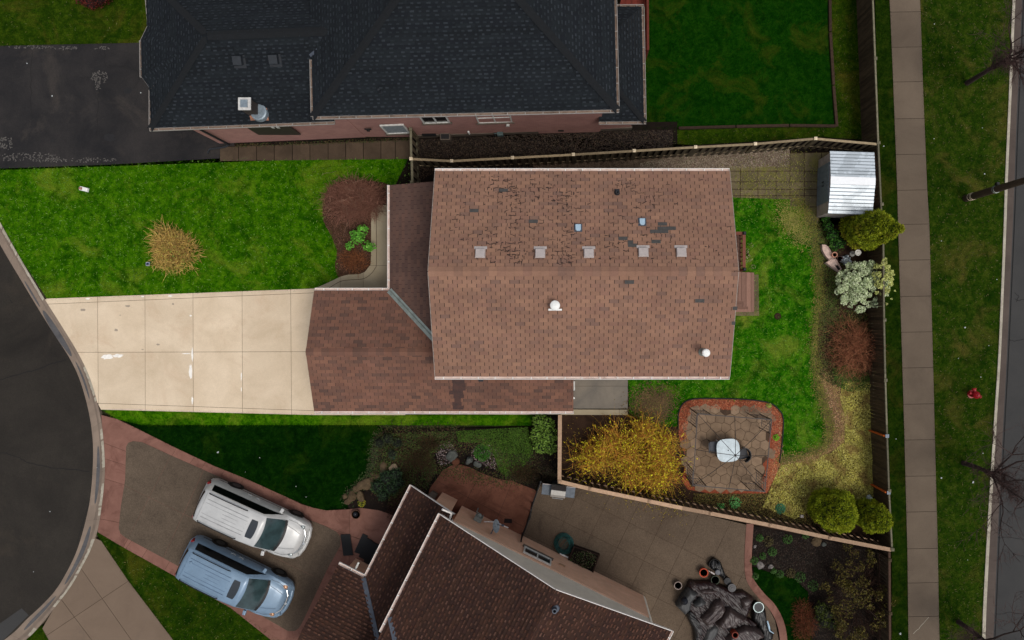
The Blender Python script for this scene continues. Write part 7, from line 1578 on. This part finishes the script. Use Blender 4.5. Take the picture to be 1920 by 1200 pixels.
cover_leaves('gravel', 'pale gravel along the board fence', [(1200, 306), (1304, 286), (1400, 280), (1480, 278), (1480, 312), (1375, 316), (1200, 318)], 5000, .024, [(110, 92, 78), (140, 122, 104), (84, 68, 56), (160, 146, 128), (74, 80, 40)], .015, .014, .8, .8)
cover_leaves('leaf_litter', 'reddish dead leaves behind the metal shed', [(1632, 272), (1646, 272), (1650, 385), (1640, 385)], 700, .03, [(130, 66, 40), (150, 84, 56), (100, 50, 34)], .10, .01, .6)
cover_leaves('weeds', 'thin weeds beside the neighbour side path', [(440, 270), (770, 258), (770, 265), (440, 277)], 900, .03, [(30, 60, 14), (70, 46, 34), (50, 70, 20), (90, 60, 46)], .06)
# rockery greens
G1 = [(46, 66, 20), (66, 88, 32), (34, 50, 16), (84, 104, 42), (58, 68, 32)]
cover_leaves('ground_cover', 'mossy green ground cover above the red patio', [(855, 808), (990, 800), (1000, 850), (985, 872), (950, 895), (935, 880), (925, 850), (900, 830), (860, 828)], 10500, .026, [(54, 86, 16), (74, 108, 26), (42, 68, 12), (90, 120, 36)], .10, nb=.5)
cover_leaves('ground_cover', 'dark mixed foliage on the left side of the rockery', [(712, 812), (850, 808), (860, 830), (815, 850), (820, 885), (800, 915), (770, 905), (740, 935), (700, 925), (690, 905), (705, 870), (700, 840)], 11000, .030, G1 + [(60, 36, 22), (74, 46, 30), (50, 44, 24)], .16, clump=.6)
cover_leaves('ground_cover', 'reddish-brown dead foliage above the red patio', [(740, 850), (800, 845), (820, 870), (800, 910), (770, 940), (725, 950), (740, 910)], 3600, .03, [(54, 28, 18), (72, 38, 24), (40, 24, 16), (60, 50, 24)], .12, clump=.6)
cover_leaves('ground_cover', 'dark brown foliage left of the fence corner', [(950, 850), (1000, 850), (1040, 860), (1046, 895), (1005, 915), (950, 895)], 3400, .03, [(36, 26, 16), (52, 36, 22), (28, 22, 12), (44, 48, 16)], .10, clump=.5)
for poly, lab in (([(815, 835), (842, 828), (858, 846), (850, 868), (822, 872)], 'pebbles on the dark patch left of the grey-green rock'), ([(888, 836), (915, 832), (938, 850), (942, 872), (925, 880), (900, 868), (882, 858)], 'pebbles on the dark patch above the red patio')):
    cover_leaves('pebbles', lab, poly, 420, .028, [(120, 100, 98), (70, 56, 52), (40, 32, 30), (156, 140, 138), (30, 24, 22)], .03, .02, .8, .9)
for i, (x, y, r, z) in enumerate([(712, 925, .34, .3), (728, 905, .42, .35), (745, 915, .34, .35), (722, 888, .28, .3)]): pass
leafy('rockery_shrub', 'blue-green shrub beside the row of beige rocks', 728, 905, [(708, 912, .3, .34), (725, 895, .35, .36), (742, 890, .3, .34), (735, 915, .35, .34), (718, 928, .3, .30), (748, 905, .3, .28)], [(34, 56, 34), (50, 76, 44), (28, 44, 26), (64, 88, 52)], .036, 330, nb=.4, core=(12, 18, 10))
leafy('rockery_shrub', 'grey-green shrub at the top left corner of the rockery', 725, 828, [(712, 830, .25, .28), (728, 822, .25, .30), (745, 830, .2, .26), (735, 850, .2, .22)], [(44, 56, 30), (60, 70, 40), (34, 44, 24)], .034, 300, nb=.4, core=(12, 16, 8))
herb('bright green cushion between the pebble patches', 905, 848, .42, [(36, 84, 14), (56, 110, 22), (28, 64, 10)], 700, .028, .14); herb('yellow flowering clump next to the beige rocks', 679, 943, .20, [(150, 140, 20), (60, 90, 30), (180, 164, 40), (50, 70, 30)], 120, .03, .2)
herb('small blue-green plant at the left of the rockery', 737, 852, .22, [(40, 76, 66), (54, 92, 80)], 160, .035, .2)
bare_shrub('bare_shrub', 'thin dark leafless shrub beside the lower roof gutter', 757, 965, .85, .62, .8, [(50, 26, 20), (66, 36, 28), (38, 22, 18)], 700, .006, stems=10)
# --- neighbour's south-east bed
B3 = []; random.seed(55)
for i in range(64):
    a = random.uniform(0, 6.28); r = random.random() ** .55; B3.append((1600 + 66 * r * math.cos(a), 1118 + 96 * r * math.sin(a), 1.5 - .9 * r * random.uniform(.2, 1), random.uniform(.14, .26)))
B3 = B3 + [(a_ + random.uniform(-12, 12), b_ + random.uniform(-14, 14), c_, .14) for a_, b_, c_, d_ in B3]
t = leafy('large_shrub', 'large dark olive shrub in the bed at the bottom right', 1585, 1100, B3, [(60, 56, 14), (84, 76, 24), (44, 42, 10), (106, 96, 34), (70, 50, 24), (46, 32, 18)], .040, 210, nb=.3, core=None)
n = 900; x, y, q_ = disk(n, 1.6, 2.3); c = np.array([t.location.x + .3, t.location.y - .4, 0]); twigs('branches', np.stack([c[0] + x * .7, c[1] + y * .7, rng.uniform(.2, 1.1, n)], 1), np.stack([x, y, rng.uniform(.4, 1.6, n)], 1), rng.uniform(.3, .8, n), .006, twm('olive_twig', [(52, 30, 20), (40, 26, 18), (66, 40, 26)]), t, 4, 0, .25)
leafy('large_shrub', 'olive green shrub at the lower left of the large dark one', 1550, 1158, [(1540, 1140, .6, .32), (1552, 1150, .7, .34), (1545, 1165, .6, .30), (1560, 1168, .6, .3), (1538, 1155, .5, .26)], [(54, 66, 14), (72, 82, 24), (44, 54, 10)], .036, 230, nb=.35, core=(14, 16, 6))
bare_shrub('rust_shrub', 'rust-brown dead shrub beside the lower end of the red edging', 1506, 1160, .62, 1.0, .5, [(112, 54, 32), (86, 42, 26), (140, 80, 52), (64, 36, 22), (60, 60, 24)], 1500, .008, stems=10)
for (x, y, r, lab) in [(1414, 1051, .2, 'small bright green plant touching the red edging'), (1448, 1034, .22, 'green plant with a pale rock at its side'), (1424, 1008, .18, 'sprouting green plant just below the lower fence'), (1416, 1080, .16, 'low green plant at the top of the small dark lawn'), (1450, 1070, .14, 'green sprout right of the pale rocks'), (1462, 1076, .2, 'grey-green cushion above the small dark lawn'), (1482, 1074, .24, 'tan-green grass tuft in the dark bed'), (1500, 1082, .26, 'olive cushion left of the large dark shrub'), (1524, 1098, .26, 'dull green cushion beside the large dark shrub'), (1476, 1010, .24, 'grey-green plant below the lower fence'), (1440, 1015, .26, 'brownish branching plant below the lower fence'), (1510, 1002, .2, 'blue-green plant close below the lower fence'), (1430, 1042, .16, 'leafy green plant among the pale rocks')]:
    herb(lab, x, y, r, [(36, 66, 18), (58, 92, 34), (28, 48, 14)] if 'tan' not in lab and 'brown' not in lab else [(74, 66, 32), (54, 50, 24), (90, 78, 44)], 130, .034, .2)
cover_leaves('leaf_litter', 'dark leaf litter in the bed at the bottom right', [(1408, 990), (1440, 992), (1668, 1040), (1666, 1200), (1525, 1200), (1515, 1110), (1490, 1085), (1440, 1068), (1412, 1060)], 6500, .028, [(26, 18, 13), (38, 26, 18), (18, 13, 10), (56, 36, 26), (30, 30, 14), (70, 56, 44)], .03, .01, .8)
# plants in the planter box
x, y, q_ = disk(420, .62, .42); cpl = cc; leafcloud('foliage', np.stack([cpl.x + x, cpl.y + y, .33 + rng.uniform(0, .12, len(x))], 1), .03, m_leaf('planter_leaf', [(30, 60, 16), (60, 84, 30), (110, 100, 80), (24, 40, 12), (84, 60, 40)]), pt, nb=.5)
# --- fly-away grass tufts breaking the lawn edges, and clover flecks
def tufts(label, poly, n, cols, size=.05):
    p = lawnpoly[poly]; x, y = sample(p, n); C = np.stack([x, y, rng.uniform(.02, .06, len(x))], 1); o = leafcloud('weeds', C, size, m_leaf('tuft_' + poly, cols), None, nb=.3, aspect=.28); tag(o, label, 'weeds', kind='stuff')
tufts('pale grass tufts scattered over the front lawn', 'front', 3600, [(86, 128, 40), (104, 144, 52), (70, 110, 24), (112, 140, 60)]); tufts('pale grass tufts scattered over the back lawn', 'back', 2600, [(86, 132, 40), (110, 150, 56), (60, 110, 24), (130, 144, 70)])
tufts('dry tufts in the grass between sidewalk and street', 'v2', 4200, [(84, 84, 40), (60, 64, 24), (104, 98, 56), (50, 60, 20)]); tufts('dry tufts in the grass by the tall fence', 'northb', 800, [(84, 84, 40), (60, 64, 24)])
tufts('dry tufts in the grass below the blue minivan', 'low', 900, [(84, 96, 40), (60, 76, 24), (104, 98, 50)]); tufts('dry tufts in the grass above the black driveway', 'west', 1200, [(84, 96, 40), (60, 76, 24), (104, 98, 50)])
# --- leafless street trees
def bare_tree(label, px, py, h, fork, seed, lean=(0, 0), spread=.6, limbs=6):
    rs = random.Random(seed); t = plant('bare_tree', label, 'tree', px, py, 0, None); b = Vector((t.location.x, t.location.y, 0)); bark = MT.setdefault('bark', m_plain('tree_bark', (50, 36, 32), .9, var=.25, scale=12)); bt_ = MT.setdefault('barkt', m_plain('twig_bark', (66, 46, 42), .9, var=.25))
    top = b + Vector((lean[0] * .4, lean[1] * .4, fork)); mb = MB(); mb.tube([b, b.lerp(top, .5) + Vector((.03, .02, 0)), top], [.12, .095, .085], 10); mb.build('trunk', bark, t)
    BB, DD, LL, RR = [], [], [], []
    def grow(p, d, L, r, lv, mb):
        k = 4; pts = [p]; rad = [r]; dd = d.copy()
        for i in range(k):
            dd = (dd + Vector((rs.gauss(0, .13), rs.gauss(0, .13), rs.gauss(.04, .08)))).normalized(); pts.append(pts[-1] + dd * L / k); rad.append(r * (1 - .6 * (i + 1) / k))
        mb.tube(pts, rad, 6 if lv < 2 else 4, cap=False)
        if lv < 3:
            for i in range(4 if lv < 2 else 3):
                q = pts[rs.randint(1, k)]; nd = (dd + Vector((rs.gauss(0, .62), rs.gauss(0, .62), rs.gauss(.05, .35)))).normalized(); grow(q, nd, L * rs.uniform(.5, .75), r * .5, lv + 1, mb)
        if lv >= 2:
            for i in range(4): q = pts[rs.randint(1, k)]; BB.append(q); DD.append(dd + Vector((rs.gauss(0, .7), rs.gauss(0, .7), rs.gauss(0, .5)))); LL.append(rs.uniform(.2, .6)); RR.append(.0065)
    for i in range(limbs):
        a = 2 * PI * i / limbs + rs.uniform(-.3, .3); z0 = rs.uniform(.88, 1.0) if i % 3 else rs.uniform(.5, .8); s = b.lerp(top, z0); d = Vector((math.cos(a) * spread + lean[0], math.sin(a) * spread + lean[1], 1)).normalized(); mbx = MB(); grow(s, d, (h - fork) * (rs.uniform(.6, .95) if z0 > .85 else .35), .05 if z0 > .7 else .035, 0, mbx); mbx.build('limb', bark, t)
    twigs('twigs', [tuple(v) for v in BB], [tuple(v) for v in DD], LL, RR, bt_, t, 3, 0, .2); return t
bare_tree('slender leafless tree near the top right corner', 1813, 156, 5.8, 3.5, 1, lean=(.02, .10), spread=.45, limbs=6)
bare_tree('spreading leafless tree beside the street below the hydrant', 1806, 868, 5.4, 2.5, 2, lean=(.22, -.10), spread=.7, limbs=7)
bare_tree('leafless tree cut by the bottom edge of the photo', 1797, 1166, 5.2, 2.3, 5, lean=(.1, .02), spread=.6, limbs=6)
bare_tree('leafless tree whose twigs enter from the right edge', 1945, 60, 6.0, 2.4, 9, lean=(-.12, -.1), spread=.6, limbs=6) if False else None

def soft_scatter(name, label, pts, sd, n, size, cols, z=.03):
    """flakes scattered softly about a line of photo points"""
    w = resamp(pxs(pts, 0, 6), 200); ix = rng.integers(0, 200, n); x = np.array([w[i].x for i in ix]) + rng.normal(0, sd, n); y = np.array([w[i].y for i in ix]) + rng.normal(0, sd, n)
    o = leafcloud(name, np.stack([x, y, z + rng.uniform(0, .04, n)], 1), size, m_leaf(name + str(rng.integers(9999)), cols), None, nb=.7, aspect=.45); tag(o, label, 'ground cover', kind='stuff')
soft_scatter('dead_grass', 'thin yellowish grass along the right edge of the back lawn', [(1490, 372), (1512, 400), (1527, 450), (1534, 500), (1538, 545), (1532, 600), (1528, 660), (1533, 715), (1546, 765), (1555, 800), (1549, 832), (1533, 845), (1498, 857), (1464, 864)], .16, 9000, .032, [(120, 116, 40), (90, 104, 30), (140, 124, 60), (70, 84, 26), (104, 84, 50)])
soft_scatter('dead_grass', 'bare brown thatch between the side patio and the flagstones', [(1195, 765), (1215, 745), (1235, 760), (1220, 785), (1250, 745)], .34, 5200, .035, [(86, 62, 44), (110, 82, 58), (70, 50, 36), (120, 104, 58), (84, 84, 34)])
soft_scatter('dead_grass', 'pale thatch near the slab path in the back lawn', [(1470, 395), (1490, 420), (1505, 450)], .30, 2200, .032, [(140, 134, 60), (120, 124, 50), (150, 140, 78)])
soft_scatter('leaf_litter', 'leaf litter softening the bare path in the back bed', [(1545, 705), (1572, 742), (1583, 790), (1578, 828), (1555, 848), (1510, 864), (1468, 872)], .14, 3800, .030, [(150, 110, 74), (176, 138, 96), (120, 84, 56), (150, 140, 66), (196, 166, 120)])
soft_scatter('ground_cover', 'loose green weeds in the bed beside the white ornaments', [(1530, 430), (1545, 470), (1560, 520), (1555, 570), (1550, 600)], .28, 3600, .034, [(60, 84, 24), (90, 104, 40), (44, 62, 18), (110, 96, 56)])
soft_scatter('leaf_litter', 'fallen yellow petals and twigs beneath the forsythia', [(1080, 830), (1120, 880), (1180, 900), (1240, 930), (1280, 940)], .5, 2600, .028, [(120, 90, 40), (170, 150, 40), (80, 56, 34), (60, 44, 28)], .02)
soft_scatter('moss', 'moss and weeds growing in the joints of the garden slabs', [(1380, 341), (1430, 341), (1480, 345), (1495, 330), (1500, 300)], .5, 1500, .03, [(110, 116, 40), (140, 134, 60), (84, 90, 30), (160, 150, 90)], .03)
soft_scatter('ground_cover', 'loose mixed weeds breaking the edges of the rockery planting', [(712, 815), (780, 812), (860, 812), (850, 835), (880, 832), (930, 845), (940, 880), (985, 870), (1000, 850), (960, 900), (820, 880), (790, 910), (740, 935), (700, 900)], .24, 5200, .034, [(46, 64, 18), (70, 88, 30), (60, 38, 24), (84, 60, 40), (34, 48, 14)])
soft_scatter('ground_cover', 'low creeping plants between the rocks and the dark lawn', [(650, 940), (668, 915), (690, 895), (700, 870), (703, 840), (712, 815)], .14, 1500, .034, [(40, 60, 22), (62, 80, 38), (54, 40, 26), (30, 46, 16)])
for lab, px, py, rx, ry in (('low twiggy brown shrub in the middle of the rockery', 782, 862, .75, .6), ('twiggy dark shrub just above the red patio curve', 808, 832, .6, .45), ('reddish twiggy shrub left of the fence corner', 985, 888, .8, .5)):
    bare_shrub('twiggy_shrub', lab, px, py, rx, ry, .55, [(66, 42, 28), (84, 56, 38), (50, 52, 24), (44, 30, 20), (72, 70, 34)], 700, .008, stems=8)
